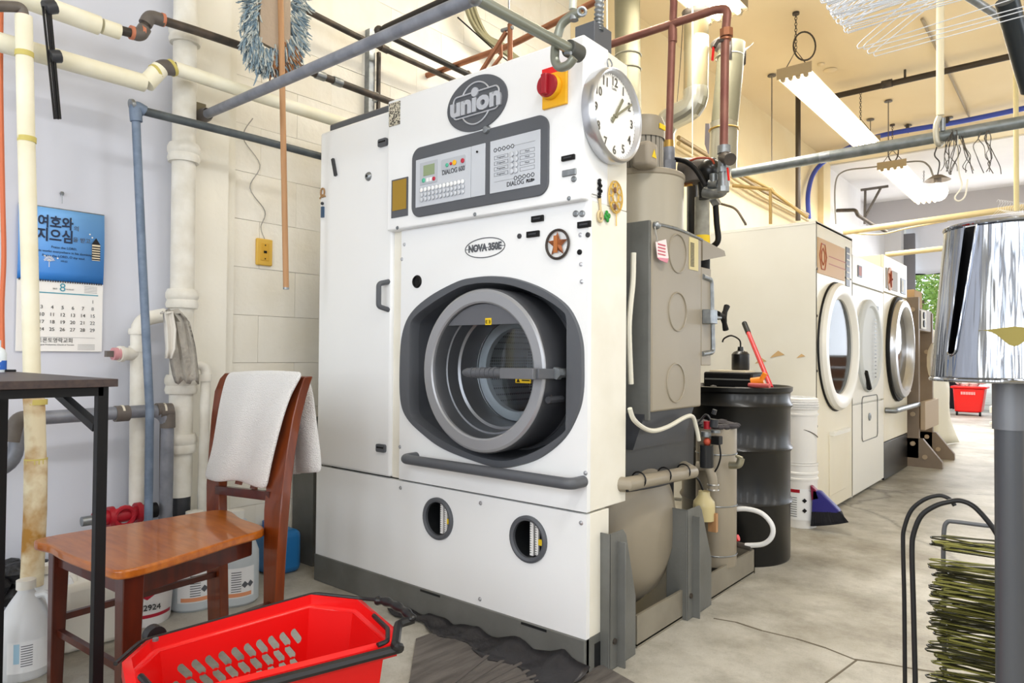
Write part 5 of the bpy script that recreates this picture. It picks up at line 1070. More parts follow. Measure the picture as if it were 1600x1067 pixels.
# dryer 1
t = thing('tumble_dryer', 'tall cream dryer with wide white ring door, nearest of the dryers', 'dryer', (-1.9, (ya+yb)/2, 0), 'row of dryers')
MB().box((-2.55, ya, .02), (XF-.0, ya+.02, zt1)).box((-2.55, yb-.02, .02), (XF, yb, zt1)).box((-2.55, ya, zt1-.02), (XF, yb, zt1)).box((-2.55, ya, .0), (-2.53, yb, zt1)).box((-2.5, ya+.02, 0), (XF-.05, yb-.02, .03)).build('cabinet', DRYS, t, bev=.002)
c = fy(1305, 540); dz1, dz0 = fy(1300, 433).z, fy(1308, 648).z; cz = (dz0+dz1)/2; R1 = (dz1-dz0)/2*.99; cyy = (ya+yb)/2+.02
def hole_front(name, t, y0, y1, z0, z1, cy, cz, r, m, x=XF):
    bm = bmesh.new(); lp = [[V((x, y0, z0)), V((x, y1, z0)), V((x, y1, z1)), V((x, y0, z1))], circ((x, cy, cz), r, FY, FZ, 48)]; es = []
    for L in lp:
        vs = [bm.verts.new(p) for p in L]; es += [bm.edges.new((vs[i], vs[(i+1) % len(vs)])) for i in range(len(vs))]
    bmesh.ops.triangle_fill(bm, edges=es, use_beauty=True); g = bmesh.ops.extrude_face_region(bm, geom=bm.faces[:]); bmesh.ops.translate(bm, verts=[v for v in g['geom'] if isinstance(v, bmesh.types.BMVert)], vec=(-.02, 0, 0)); bmesh.ops.recalc_face_normals(bm, faces=bm.faces)
    me = bpy.data.meshes.new(name); bm.to_mesh(me); bm.free(); me.materials.append(m); return obj(name, me, t)
zsm = fy(1274, 418).z
ri1 = R1*.70
hole_front('front_panel', t, ya+.003, yb-.003, .03, zsm-.006, cyy, cz, ri1, DRY)
dpart('control_panel', t, ya+.003, zsm+.004, yb-.003, zt1-.003, DRY, XF-.012, .012)
MB().box((XF-.004, ya+.01, zsm-.004), (XF-.001, yb-.01, zsm+.002)).build('panel_seam', IRON, t)
a, b = fy(1277, 369), fy(1320, 412); pl = dpart('name_panel', t, a.y, zt1-.33, fy(1319, 400).y, zt1-.10, mat('tan label', 'c9a06c', .5), XF, .004)
MB().box((XF+.004, a.y+.24, zt1-.2), (XF+.0047, a.y+.66, zt1-.194)).box((XF+.004, a.y+.24, zt1-.25), (XF+.0047, a.y+.66, zt1-.244)).build('printed_line', mat('rust print', 'a8523a', .5), pl)
MB().tube([V((XF+.005, a.y+.11, zt1-.215))+FY*math.cos(k*PI/3)*.075+FZ*math.sin(k*PI/3)*.095 for k in range(6)], .004, 6, True).tube([V((XF+.005, a.y+.11, zt1-.215))+FY*math.cos(k*PI/3+.5)*.04+FZ*math.sin(k*PI/3+.5)*.055 for k in range(6)], .004, 6, True).build('emblem', mat('rust print', 'a8523a', .5), pl)
dpart('timer_plate', t, fy(1321, 400).y, zt1-.36, fy(1327, 400).y, zt1-.08, CHD, XF, .005)
m = MB()
for k in range(5): m.box((XF+.0055, fy(1322, 400).y, zt1-.12-k*.045), (XF+.0062, fy(1326, 400).y, zt1-.13-k*.045))
m.build('timer_print', PAPER, t)
def ringdoor(t, cy, cz, R_, r_, m1, m2, x=XF, dep=.05):
    MB().lathe([(R_, 0), (R_*1.01, dep*.6), (R_*.97, dep), (r_*1.12, dep*1.02), (r_, dep*.5), (r_*.98, -.02)], (x, cy, cz), (1, 0, 0), 56).build('door_ring', m1, t)
    MB().lathe([(r_*.985, .0), (r_*.95, -.12), (r_*.93, -.5), (0, -.52)], (x, cy, cz), (1, 0, 0), 40).build('drum', mat('grey drum', '5d605c', .5, .3), t)
    MB().lathe([(r_, .012), (0, .012)], (x, cy, cz), (1, 0, 0), 40).build('door_glass', GLASS, t, solid=.006, smooth=False)
    MB().tube(circ((x+.004, cy, cz), R_*1.01, FY, FZ, 56), .008, 6, True).build('gasket_shadow_ring', BLK, t)
ringdoor(t, cyy, cz, R1*.93, ri1, DRYW, DRYW)
m = MB()
for k in range(14): an = k*.9; m.sphere((XF-.2-.1*random.random(), cyy-.12+.16*math.cos(an)*random.random(), cz-.12+.3*random.random()), random.uniform(.05, .09), 8)
m.build('dark_laundry', mat('dark cloth', '24262a', .9, bump=.5, bscale=20), t)
dpart('lint_panel', t, fy(1295, 700).y, fy(1296, 775).z, fy(1320, 700).y, fy(1296, 680).z, DRY, XF, .006)
MB().box((XF, fy(1296, 680).y, fy(1296, 681).z), (XF+.03, fy(1322, 680).y, fy(1296, 675).z)).build('panel_handle', DRYW, t)
m = MB()
for zz in (.12, .35, .6, .95, 1.3, 1.6): m.cyl((XF, ya+.018, zz), (XF+.004, ya+.018, zz), .008, n=8)
m.build('screws', IRON, t)
m = MB()
for (y1_, z1_, s_) in ((-1.62, 1.03, .06), (-1.72, .99, .05), (-1.45, 1.03, .035)): m.prism([(y1_, ya-.0015, z1_), (y1_+s_*1.6, ya-.0015, z1_+s_*.35), (y1_+s_*.9, ya-.0015, z1_+s_*.8), (y1_+s_*.3, ya-.0015, z1_+s_*.3)], (0, .001, 0))
m.build('torn_tape', mat('tan tape scraps', 'c9a878', .7), t)
# dryer 2
zt2_ = fy(1334, 398).z
t = thing('tumble_dryer', 'white dryer with pale oval door and lower drawer, middle of the dryers', 'dryer', (-1.9, (yb+yc3)/2, 0), 'row of dryers')
MB().box((-2.3, yb+.005, .01), (XF-.02, yc3-.005, zt2_)).build('cabinet', DRYS, t, bev=.004)
zz2, zz3 = fy(1334, 443).z, fy(1336, 632).z
dpart('control_panel', t, yb+.008, zz2+.006, yc3-.008, zt2_, DRYW, XF-.02, .02)
dpart('front_panel', t, yb+.008, zz3+.006, yc3-.008, zz2-.006, DRYW, XF-.02, .02)
dpart('lower_panel', t, yb+.008, .03, yc3-.008, zz3-.006, DRYW, XF-.02, .02)
c2y, c2z, R2 = fy(1356, 540).y, fy(1356, 540).z, .36
MB().lathe([(R2, 0), (R2, .02), (R2*.94, .035), (R2*.86, .035), (R2*.82, .02), (0, .015)], (XF, c2y, c2z), (1, 0, 0), 48).build('door', mat('frosted pale door', 'cfd3d4', .55, spec=.3), t)
m = MB()
for k in range(16): m.box((XF+.036, c2y+.06, c2z-.25+k*.03), (XF+.037, c2y+.11, c2z-.24+k*.03))
m.build('door_print', CHD, t)
MB().tube([V((XF+.04, c2y-.25, c2z-.2)), V((XF+.04, c2y-.13, c2z-.33))], .018, 8).build('door_handle', BLK, t)
MB().box((XF, fy(1340, 425).y, fy(1340, 432).z), (XF+.005, fy(1346, 425).y, fy(1340, 414).z)).build('brand_badge', CHD, t)
MB().box((XF+.003, fy(1341, 425).y, fy(1341, 430).z), (XF+.006, fy(1345, 425).y, fy(1341, 416).z)).build('badge_face', mat('rust print', 'a8523a', .5), t)
MB().box((XF, fy(1368, 480).y, fy(1368, 484).z), (XF+.006, fy(1372, 480).y, fy(1368, 478).z)).build('small_plate', CHD, t)
rp = rrect((XF+.002, fy(1359, 652).y, fy(1359, 652).z), .5, .34, .04, FY, FZ); MB().tube(rp, .004, 5, True).build('drawer_outline', GREY, t)
MB().lathe([(.03, 0), (.03, .008), (.018, .012), (0, .006)], (XF, fy(1358, 652).y, fy(1358, 651).z), (1, 0, 0), 16).build('finger_latch', STEEL, t)
# dryer 3
zt3 = fy(1382, 398).z
t = thing('tumble_dryer', 'cream dryer with steel ring door and black base, farthest of the dryers', 'dryer', (-1.9, (yc3+yd)/2, 0), 'row of dryers')
MB().box((-2.5, yc3, .0), (XF-.02, yd, zt3)).build('cabinet', DRY, t, bev=.004)
z5 = fy(1384, 457).z
dpart('control_panel', t, yc3+.004, z5+.006, yd-.004, zt3, DRY, XF-.02, .02); c3z = fy(1402, 545).z; c3y = fy(1402, 545).y; R3 = .44
dpart('front_panel', t, yc3+.004, .33, yd-.004, z5-.006, DRY, XF-.02, .02)
dpart('base_skirt', t, yc3+.004, .01, yd-.004, .32, BLKG, XF-.02, .02)
MB().lathe([(R3*1.0, 0), (R3, .05), (R3*.97, .07), (R3*.86, .075), (R3*.8, .05), (R3*.78, .012)], (XF, c3y, c3z), (1, 0, 0), 48).build('door_ring', SIL, t)
MB().lathe([(R3*.78, .012), (0, .03)], (XF, c3y, c3z), (1, 0, 0), 40).build('door_glass', mat('brown glass', '3a332b', .1), t)
MB().tube(circ((XF+.01, c3y, c3z), R3*1.03, FY, FZ, 48), .02, 8, True).build('gasket_shadow_ring', BLK, t)  # black ring stands in for the shadow round the steel door ring
a = fy(1382, 430); np_ = dpart('name_panel', t, fy(1384, 430).y, fy(1384, 450).z, fy(1402, 430).y, fy(1384, 418).z, mat('olive taupe', '85775e', .5), XF, .004)
MB().lathe([(.1, 0), (.1, .004), (0, .004)], (XF+.003, fy(1390, 434).y, fy(1390, 436).z), (1, 0, 0), 24).build('round_emblem', mat('rust orange', 'c98c5e', .5), np_)
MB().tube([V((XF+.008, fy(1390, 434).y, fy(1390, 436).z))+FY*math.cos(k*PI/2.5)*.07+FZ*math.sin(k*PI/2.5)*.07 for k in (0, 2, 4, 1, 3)], .008, 5, True).build('emblem', mat('rust print', 'a8523a', .5), np_)
dpart('timer_plate', t, fy(1407, 430).y, fy(1407, 458).z, fy(1414.5, 430).y, fy(1407, 434).z, CHD, XF, .005)
MB().box((XF+.005, fy(1408, 430).y, fy(1407, 455).z), (XF+.007, fy(1410.5, 430).y, fy(1407, 437).z)).build('timer_face', PAPER, t)
b0, b1 = fy(1383, 641), fy(1418, 635); MB().tube(round_corners([(XF, b0.y, b0.z), (XF+.07, b0.y+.02, b0.z), (XF+.07, b1.y+.15, b0.z), (XF, b1.y+.15, b0.z)], .03), .024, 12).build('grab_bar', STEEL, t)
MB().box((XF, yd-.04, c3z-.4), (XF+.03, yd, c3z+.1)).build('hinge_strip', DRYW, t)
# taupe press frame
ys, ye = fy(1419, 600).y+.05, 8.6
t = thing('garment_press', 'taupe steel press frame with bolted feet standing past the dryers', 'press', (-1.6, 8.2, 0))
MB().box((-1.75, ys, .08), (-1.25, ys+.06, 1.62)).build('side_plate', SLAB, t, bev=.004)
MB().box((-1.75, ys+.75, .08), (-1.25, ys+.81, 1.5)).build('side_plate', SLAB, t, bev=.004)
MB().box((-1.24, ys+.02, .35), (-1.2, ys+.78, .62)).build('cross_plate', TAUPL, t, bev=.004)
MB().box((-1.7, ys+.06, 1.3), (-1.26, ys+.8, 1.52)).build('press_head', SLAB, t, bev=.01)
for dy in (0, .75):
    MB().prism([(-1.4, ys+dy, 0), (-1.06, ys+dy, 0), (-1.06, ys+dy, .06), (-1.22, ys+dy, .27), (-1.4, ys+dy, .27)], (0, .06, 0)).build('foot', SLAB, t)
    for zz, xx in ((.1, -1.2), (.22, -1.3), (.5, -1.3), (1.1, -1.3), (1.5, -1.3)): MB().cyl((xx, ys+dy, zz), (xx, ys+dy-.02, zz), .022, n=8).build('bolt', TAUPL, t)
MB().box((-1.248, ys+.1, 1.32), (-1.24, ys+.35, 1.5)).build('gauge_plate', PAPER, t)
for zz in (1.37, 1.45): MB().cyl((-1.24, ys+.2, zz), (-1.23, ys+.2, zz), .035, n=12).build('gauge', BLK, t)
MB().box((-1.5, ys-.004, .92), (-1.3, ys, 1.14)).build('notice_paper', PAPER, t)
MB().sphere((-1.18, ys+.4, 1.0), .13, 14, (.5, 1, 1.5)).build('press_pad', mat('pad cloth', 'e6e2da', .8), t)
tag(MB().box((-1.6, ys+.1, 1.52), (-1.3, ys+.5, 1.70)).build('carton', mat('kraft carton', 'b99a72', .8), bev=.004), 'brown carton standing on top of the taupe press', 'carton')
# translucent plastic sheet leaning
m = MB(); n = 14
for i in range(n+1):
    f = i/n
    for j in range(5): g_ = j/4; m.v.append((-1.35+.03*math.sin(f*9+j)+.16*g_*f-.05, 9.2+g_*(.35+.5*f), 1.35*(1-f)+.01))
m.f = [(i*5+j, i*5+j+1, (i+1)*5+j+1, (i+1)*5+j) for i in range(n) for j in range(4)]
tag(m.build('plastic_cover', mat('cream plastic film', 'e9e2cc', .5, trans=.2), solid=.004), 'cream plastic cover hanging to the floor behind the press', 'cover')
# ================================================================ BARREL AREA
bc = V((-1.455, 3.62, 0)); Rb = .275; Hb = P(1185, 607, Y=3.4).z+.0
prof = [(0, .0), (Rb*.98, 0), (Rb, .012)]
for z_ in (.30, .57, .79): prof += [(Rb, z_-.02), (Rb+.012, z_), (Rb, z_+.02)]
prof += [(Rb, Hb-.03), (Rb+.01, Hb-.02), (Rb+.012, Hb), (Rb, Hb+.004), (Rb-.01, Hb-.015), (0, Hb-.015)]
t = thing('oil_drum', 'large black steel drum standing behind the machine corner', 'drum', bc)
MB().lathe(prof, bc, n=56).build('drum_body', BLKG, t); MB().cyl(bc+V((.1, -.16, Hb-.015)), bc+V((.1, -.16, Hb+.002)), .035).build('bung_cap', IRON, t)
o = P(1147, 592, Y=3.6)
tb = P(1147, 600, Y=3.55); t = thing('tool_case', 'black flat case lying on top of the black drum', 'case', (tb.x, tb.y, Hb))
MB().box((tb.x-.13, tb.y-.09, Hb-.004), (tb.x+.13, tb.y+.1, Hb+.075)).build('case_body', BLK, t, bev=.01); MB().box((tb.x-.12, tb.y-.095, Hb+.035), (tb.x+.12, tb.y-.09, Hb+.042)).build('case_seam', GREY, t)
MB().box((tb.x-.1, tb.y-.08, Hb+.074), (tb.x+.09, tb.y+.06, Hb+.084)).build('cloth_on_case', mat('beige cloth', 'd9cdb4', .9, bump=.5, bscale=20), t)
cbt = P(1157, 575, Y=3.62); t = thing('oil_can', 'small black oil bottle with curved spout on the black case', 'bottle', (cbt.x, cbt.y, Hb+.085)); zz = Hb+.083
MB().lathe([(0, 0), (.044, 0), (.046, .01), (.046, .085), (.035, .098), (.016, .105), (.014, .125), (0, .125)], (cbt.x, cbt.y, zz), n=24).build('bottle_body', BLKG, t)
MB().tube(smooth_pts([(cbt.x, cbt.y, zz+.12), (cbt.x-.005, cbt.y, zz+.16), (cbt.x-.05, cbt.y, zz+.185), (cbt.x-.09, cbt.y, zz+.17), (cbt.x-.1, cbt.y, zz+.15)], 5), .0045, 6).build('spout', BLK, t)
a, b = P(1205, 606, Y=3.72), P(1163, 505, Y=4.2); d = (b-a).normalized(); t = thing('red_bar', 'red bar with black grip leaning up from the drum', 'tool', a)
MB().tube([a, b-d*.11], .013, 12).build('shaft', mat('red enamel', 'c81e2c', .35), t); MB().tube([b-d*.12, b], .0155, 12).build('grip', BLK, t)
c = P(1183, 598, Y=3.45); t = thing('trigger_tool', 'small orange and yellow tool lying on the drum edge', 'tool', c); c = V((c.x, c.y, Hb+.02))
MB().cyl(c+V((-.03, 0, .01)), c+V((.03, .01, .02)), .02, n=12).cyl(c+V((.02, 0, .02)), c+V((.04, 0, .055)), .012).build('tool_body', mat('orange plastic', 'f08a1e', .4), t)
MB().cyl(c+V((-.03, -.03, -.005)), c+V((.08, -.05, -.005)), .011, n=10).build('red_grip', mat('dull red grip', 'c05a58', .5), t)
m = MB()
for k in range(18): a_ = k*1.7; m.sphere(bc+V((-.12+.16*math.cos(a_)*random.random(), -.12+.1*math.sin(a_), Hb+.0)), random.uniform(.008, .02), 6, (1.5, 1, .6))
tag(m.build('lint_debris', mat('grey lint', '6f6c6a', .95)), 'grey lint and scraps lying on the black drum top', 'lint', kind='stuff')
# pails
pc = P(1249, 826, Z=0); pc = V((pc.x-.03, pc.y+.1, 0)); Rp = .105*.98
def pail(z, label, lid=True):
    t = thing('pail', label, 'pail', (pc.x, pc.y, z), 'stack of two white pails')
    r = Rp; MB().lathe([(0, 0), (r*.93, 0), (r*.95, .01), (r, .29), (r*1.06, .29), (r*1.06, .30), (r*1.0, .305), (r*1.0, .32), (r*1.06, .325), (r*1.06, .335), (r, .34), (r*1.0, .375), (r*1.04, .38), (r*1.04, .39), (0, .39)], (pc.x, pc.y, z), n=40).build('pail_body', mat('white pail plastic', 'e9e8e6', .35), t)
    return t
t = pail(.0, 'lower white pail with red and white safety label, on the floor'); 
m = MB(); yl_ = .06; m.lathe([(Rp*.975+.002, .05), (Rp*.99+.002, .24)], pc, n=20, a0=PI*1.02, a1=PI*1.9, ref=(1, 0, 0)); lb = m.build('paper_label', LAB, t)
MB().lathe([(Rp*.99+.003, .215), (Rp*.99+.003, .235)], pc, n=20, a0=PI*1.02, a1=PI*1.6, ref=(1, 0, 0)).build('red_stripe', REDK, lb)
m = MB()
for k in range(9): m.lathe([(Rp*.99+.003, .07+k*.014), (Rp*.99+.003, .074+k*.014)], pc, n=12, a0=PI*1.1, a1=PI*1.55, ref=(1, 0, 0))
m.build('fine_print', INK, lb)
m = MB()
for k in range(2):
    an = PI*1.68; c = pc+V((math.cos(an)*(Rp+.004), math.sin(an)*(Rp+.004), .11+k*.06)); e_ = V((-math.sin(an), math.cos(an), 0)); m.prism([c+e_*.014, c+FZ*.014, c-e_*.014, c-FZ*.014], (.001, -.001, 0))
m.build('hazard_diamond', BLK, lb)
MB().tube(circ(pc+V((0, 0, .2)), Rp+.004, FX, V((0, .9, -.4)), 24, PI*1.0, PI*2.0), .003, 5).build('wire_bail', SIL, t)
t = pail(.392, 'upper white pail with plastic bag over its rim, stacked on the other')
m = MB()
for k in range(5): m.lathe([(Rp*1.06+.004*math.sin(k), .33+k*.014), (Rp*1.1-.006*k, .335+k*.016)], (pc.x, pc.y, .392), n=30)
m.build('bag_rim', mat('thin white bag', 'f2f2f2', .5, bump=.6, bscale=60), t, solid=.002)
MB().tube(circ(pc+V((0, 0, .55)), Rp+.004, FX, V((0, .9, -.5)), 24, PI*1.0, PI*2.0), .003, 5).build('wire_bail', IRON, t)
# broom
bb = P(1292, 805, Z=.1); t = thing('broom', 'broom head with purple cap and black bristles on the floor beside the pails', 'broom', (bb.x, bb.y, 0))
w3 = lambda px, py, o=0: P(px, py, Y=bb.y+o)
MB().prism([w3(1269, 765), w3(1281, 768), w3(1310, 797), w3(1312, 803), w3(1268, 800)], (0, .05, 0)).build('broom_cap', mat('purple plastic', '33307e', .4), t, bev=.006)
MB().prism([w3(1266, 758), w3(1275, 766), w3(1280, 780), w3(1268, 782)], (0, .04, 0)).build('cap_edge', mat('maroon plastic', '7c1c3c', .4), t, bev=.004)
m = MB()
for k in range(420):
    f = random.random(); g_ = random.random()*.05; a = w3(1269+43*f, 800-1*f, g_); b = w3(1266+60*f, 822-6*f*f, g_+random.uniform(-.01, .01)); b.z = max(b.z, .004); m.tube([a, b], .0022, 3, caps=False)
tag(m.build('bristles', mat('black bristles', '15151c', .7), t), kind='stuff')
MB().prism([w3(1268, 800), w3(1312, 800), w3(1318, 814), w3(1268, 818)], (0, .045, 0)).build('bristle_core', mat('black bristles', '15151c', .7), t)
# ================================================================ BACK ROOM THINGS
c = P(1514, 648, Z=.02); t = thing('red_tote', 'red plastic laundry tote on wheels far back near the opening', 'tote', (c.x, c.y, 0)); x_, y_ = c.x, c.y
MB().prism([(x_-.22, y_, .06), (x_+.18, y_-.0, .06), (x_+.24, y_, .50), (x_-.25, y_, .50)], (0, .40, 0)).build('tote_body', RED, t, bev=.03)
MB().box((x_-.28, y_-.03, .49), (x_+.27, y_+.43, .53)).build('tote_rim', RED, t, bev=.01)
for dx in (-.2, .15): MB().cyl((x_+dx, y_+.02, .04), (x_+dx+.03, y_+.02, .04), .04).build('wheel', BLK, t)
m = MB()
for k in range(9): m.box((x_-.12+k*.025, y_-.012, .38), (x_-.108+k*.025, y_-.0, .43))
m.build('vent_slots', mat('pale slot', 'ffd0d0', .6), t)
m = MB()
for k in range(16): a_ = k*2.4; m.sphere((x_+.22*math.cos(a_)*random.random(), y_+.2, .57+.06*random.random()), random.uniform(.06, .10), 8, (1.3, 1, .7))
tag(m.build('laundry_pile', mat('patterned laundry', 'eef0ee', .9, col2='4c5a50', scale=10, lo=.5, hi=.6)), 'white and grey laundry heaped in the red tote', 'laundry')
c = P(1490, 645, Z=0); m = MB()
for k in range(9): m.tube([(c.x-.3+.07*k, c.y+.5+.03*math.sin(k*2), .05), (c.x-.42+.075*k, c.y+.5, .7), (c.x-.5+.07*k, c.y+.5, 1.02)], [.07, .08, .05], 8)
tag(m.build('dark_coats', mat('dark navy cloth', '15151e', .95)), 'dark hanging clothes left of the red tote', 'clothes')
t = thing('wooden_deck', 'brown wooden plank boxes behind the pole near the opening', 'planter', (P(1575, 640, Y=15.2).x, 15.2, 0))
for k in range(4): z0_ = .12+k*.24; MB().box((-1.35, 15.2, z0_), (1.8, 15.26, z0_+.2)).build('plank', mat('warm brown plank', 'a8714c', .6, col2='8c5a3a', scale=5, stretch=(1, 8, 8)), t)
for k in range(5): z0_ = .08+k*.24; MB().box((-1.36, 15.18, z0_), (1.8, 15.24, z0_+.035)).build('white_strip', WHW, t)
c = P(1590, 668, Z=.0); t = thing('wheeled_trolley', 'white low trolley with black wheels at the right edge, far back', 'trolley', (c.x, c.y, 0))
MB().box((c.x-.35, c.y, .2), (c.x+.6, c.y+.5, .3)).box((c.x-.35, c.y, .02), (c.x+.6, c.y+.02, .07)).build('trolley_deck', DRYW, t, bev=.008)
for dx in (-.24, -.04): MB().cyl((c.x+dx, c.y-.01, .12), (c.x+dx, c.y+.03, .12), .07).build('wheel', BLK, t)
tag(MB().sphere((c.x+.05, c.y+.3, .58), .28, 14, (1, .8, 1.05)).build('white_bundle', mat('white bundle', 'eeeae2', .8, bump=.4, bscale=8)), 'round white bundle resting on the low trolley at the right edge', 'bundle')
# ================================================================ BLACK TABLE (left foreground)
tc_ = P(186, 592, Z=.982); d_ = P(157, 640, Y=.52)
Yt = .53; tl = P(168, 640, Y=Yt); XT = P(157, 700, Y=Yt).x
tz = .975
k_ = (EYE.z-tz)
cr_ = P(185, 592, Z=tz)
t = thing('side_table', 'tall black metal table with dark wood top at the left edge', 'table', (cr_.x-.35, cr_.y-.4, 0))
XE, YE = cr_.x, cr_.y
MB().box((XE-.78, YE-.95, tz-.018), (XE, YE, tz)).build('table_top', DWOOD, t, bev=.001)
lw = .023
# legs sit just inside the top's corner
l1 = V((XE-.03, YE-.032, 0)); l2 = V((XE-.03, YE-.40, 0))
# place the near long side legs where the photograph shows them
for (px, nm) in ((157, 'leg'), (-330, 'leg')):
    y_ = None; x_ = XE-.022
    c = P(px, 700, X=x_); MB().box((x_-lw/2, c.y-lw/2, 0), (x_+lw/2, c.y+lw/2, tz-.018)).build(nm, BLK, t, bev=.001)
ca_, cb_ = P(157, 700, X=XE-.022), P(-330, 700, X=XE-.022)
XB = P(3, 700, Y=ca_.y).x
for yy in (ca_.y, cb_.y): MB().box((XB-lw/2, yy-lw/2, 0), (XB+lw/2, yy+lw/2, tz-.018)).build('leg', BLK, t, bev=.001)
MB().box((XE-.022-lw/2, cb_.y, tz-.018-lw*.9), (XE-.022+lw/2, ca_.y, tz-.018)).build('side_rail', BLK, t)
for yy in (ca_.y, cb_.y): MB().box((XB, yy-lw/2, tz-.018-lw*.9), (XE-.022, yy+lw/2, tz-.018)).build('end_rail', BLK, t)
a, b = P(84, 608, Y=ca_.y), P(152, 668, Y=ca_.y)
MB().beam(a, b, lw*.8, .020, (0, 1, 0)).build('diagonal_brace', BLK, t)
# bottle and scissors on the table
c = P(-6, 577, Z=tz+.01)
c = P(-8, 577, Z=tz); c = V((max(c.x, XE-.55), min(c.y, YE-.08), tz)) if False else P(-7, 575, Y=YE-.06)
c.z = tz; t = thing('detergent_bottle', 'white bottle with blue wave label standing on the dark table', 'bottle', c)
MB().lathe([(0, 0), (.026, 0), (.028, .006), (.028, .055), (.022, .068), (.013, .075), (.013, .095), (0, .095)], c, n=28, flat=.8).build('bottle_body', mat('pale blue white plastic', 'dfe8ee', .35), t)
MB().lathe([(.0285, .008), (.0287, .035)], c, n=28, flat=.8).build('wave_label', mat('blue wave label', '2a62c0', .4, col2='e8eef4', scale=28, lo=.48, hi=.52), t)
a = P(0, 577.5, Y=YE-.05); a.z = tz+.003; b = a+V((.035, .03, 0)); t = thing('scissors', 'black handled scissors lying on the dark table edge', 'scissors', a)
MB().tube(circ(a+V((-.02, -.02, .002)), .014, FX, FY, 14), .003, 6, True).tube([a+V((-.005, -.01, .002)), b+V((0, 0, .002))], .0035, 6).build('handle', BLK, t)
# ================================================================ CHAIR
S_ = .46
s1, s2, s3, s4 = P(60, 840, Z=S_), P(190, 893, Z=S_), P(413, 825, Z=S_), P(346, 796, Z=S_)
t = thing('wooden_chair', 'orange brown varnished wooden chair with a white towel over its back', 'chair', (s1+s2+s3+s4)/4*V((1, 1, 0)) if False else V(((s1.x+s3.x)/2, (s1.y+s3.y)/2, 0)))
mid = lambda a, b, f: a*(1-f)+b*f
cen = (s1+s2+s3+s4)/4
loop = smooth_pts([s1+(s1-cen)*-.02, mid(s1, s2, .25)+(mid(s1, s2, .25)-cen)*.05, mid(s1, s2, .5)+(mid(s1, s2, .5)-cen)*.08, mid(s1, s2, .8)+(mid(s1, s2, .8)-cen)*.05, s2+(s2-cen)*-.03, mid(s2, s3, .3)+(mid(s2, s3, .3)-cen)*.06, mid(s2, s3, .7)+(mid(s2, s3, .7)-cen)*.04, s3, mid(s3, s4, .5), s4, mid(s4, s1, .4)+(mid(s4, s1, .4)-cen)*.03], 5, True)
MB().prism([V((p.x, p.y, S_-.026)) for p in loop], (0, 0, .026)).build('seat', WOOD, t, bev=.006)
al = MB(); ins = [cen+(p-cen)*.84 for p in (s1, s2, s3, s4)]
for i in range(4): a, b = ins[i], ins[(i+1) % 4]; al.beam((a.x, a.y, S_-.055), (b.x, b.y, S_-.055), .02, .06)
al.build('apron', WOODD, t)
def leg4(top, bot, w0, w1, m, nm='leg'):
    a, b = V(top), V(bot); mm_ = MB(); vs = [a+V((i*w0/2, j*w0/2, 0)) for i, j in ((-1, -1), (1, -1), (1, 1), (-1, 1))]+[b+V((i*w1/2, j*w1/2, 0)) for i, j in ((-1, -1), (1, -1), (1, 1), (-1, 1))]
    mm_.add(vs, [(0, 1, 2, 3), (7, 6, 5, 4), (0, 4, 5, 1), (1, 5, 6, 2), (2, 6, 7, 3), (3, 7, 4, 0)]); return mm_.build(nm, m, t, bev=.003)
f1_, f2_ = ins[0], ins[1]
leg4((f1_.x, f1_.y, S_-.02), (f1_.x-.0, f1_.y-.005, 0), .046, .034, WOODD); leg4((f2_.x, f2_.y, S_-.02), (f2_.x+.0, f2_.y-.005, 0), .056, .042, WOODD)
# back posts: lower leg, bend at the seat, curved top
YB = (s3.y+s4.y)/2
def post(pxs, y_of, wfun, m):
    m_ = MB(); k = 0; n = len(pxs)
    for (pl, pr_, py) in pxs:
        y = y_of(py); a, b = P(pl, py, Y=y), P(pr_, py, Y=y); zz = (a.z+b.z)/2
        m_.v += [(a.x, y, zz), (b.x, y, zz), (b.x, y+.034, zz), (a.x, y+.034, zz)]
    m_.f = [(0, 3, 2, 1), tuple(4*(n-1)+j for j in range(4))]+[(4*i+j, 4*i+(j+1) % 4, 4*(i+1)+(j+1) % 4, 4*(i+1)+j) for i in range(n-1) for j in range(4)]
    return m_.build('back_post', m, t, bev=.004, ang=50)
yb_ = lambda y0: (lambda py: y0+.02+max(0, (800-py))/800*.42 if py < 800 else y0+.02)
post([(410, 430, 985), (411, 430, 930), (411, 433, 870), (412, 438, 800), (416, 442, 755), (421, 449, 700), (430, 458, 650), (440, 467, 615), (451, 473, 596), (462, 476, 588)], yb_(s3.y-.01), None, WOODM)
post([(325, 345, 1010), (323, 344, 930), (322, 343, 870), (322, 342, 800), (322, 342, 760), (326, 346, 700), (330, 352, 650), (335, 356, 612), (343, 360, 592), (351, 361, 583)], yb_(s4.y-.01), None, WOODM)
a, b = P(340, 765, Y=s4.y+.03), P(425, 775, Y=s3.y+.03); MB().beam(a, b, .02, .03).build('back_rail', WOODD, t)
a, b = P(352, 590, Y=s4.y+.12), P(470, 598, Y=s3.y+.12)
rl = MB()
for i in range(13):
    f = i/12; p_ = a*(1-f)+b*f+V((0, .035*math.sin(f*PI), 0)); rl.v += [(p_.x, p_.y, p_.z), (p_.x, p_.y+.02, p_.z), (p_.x, p_.y-.01, p_.z-.12), (p_.x, p_.y-.03, p_.z-.12)]
rl.f = [(0, 1, 2, 3), (48, 51, 50, 49)]+[(4*i+j, 4*i+(j+1) % 4, 4*(i+1)+(j+1) % 4, 4*(i+1)+j) for i in range(12) for j in range(4)]
rl.build('crest_rail', WOODM, t)
for g_ in (.3, .5, .7):
    p_ = a*(1-g_)+b*g_; MB().beam((p_.x, p_.y+.0, p_.z-.08), (p_.x, p_.y-.08, S_+.1), .03, .012).build('back_slat', WOODM, t)
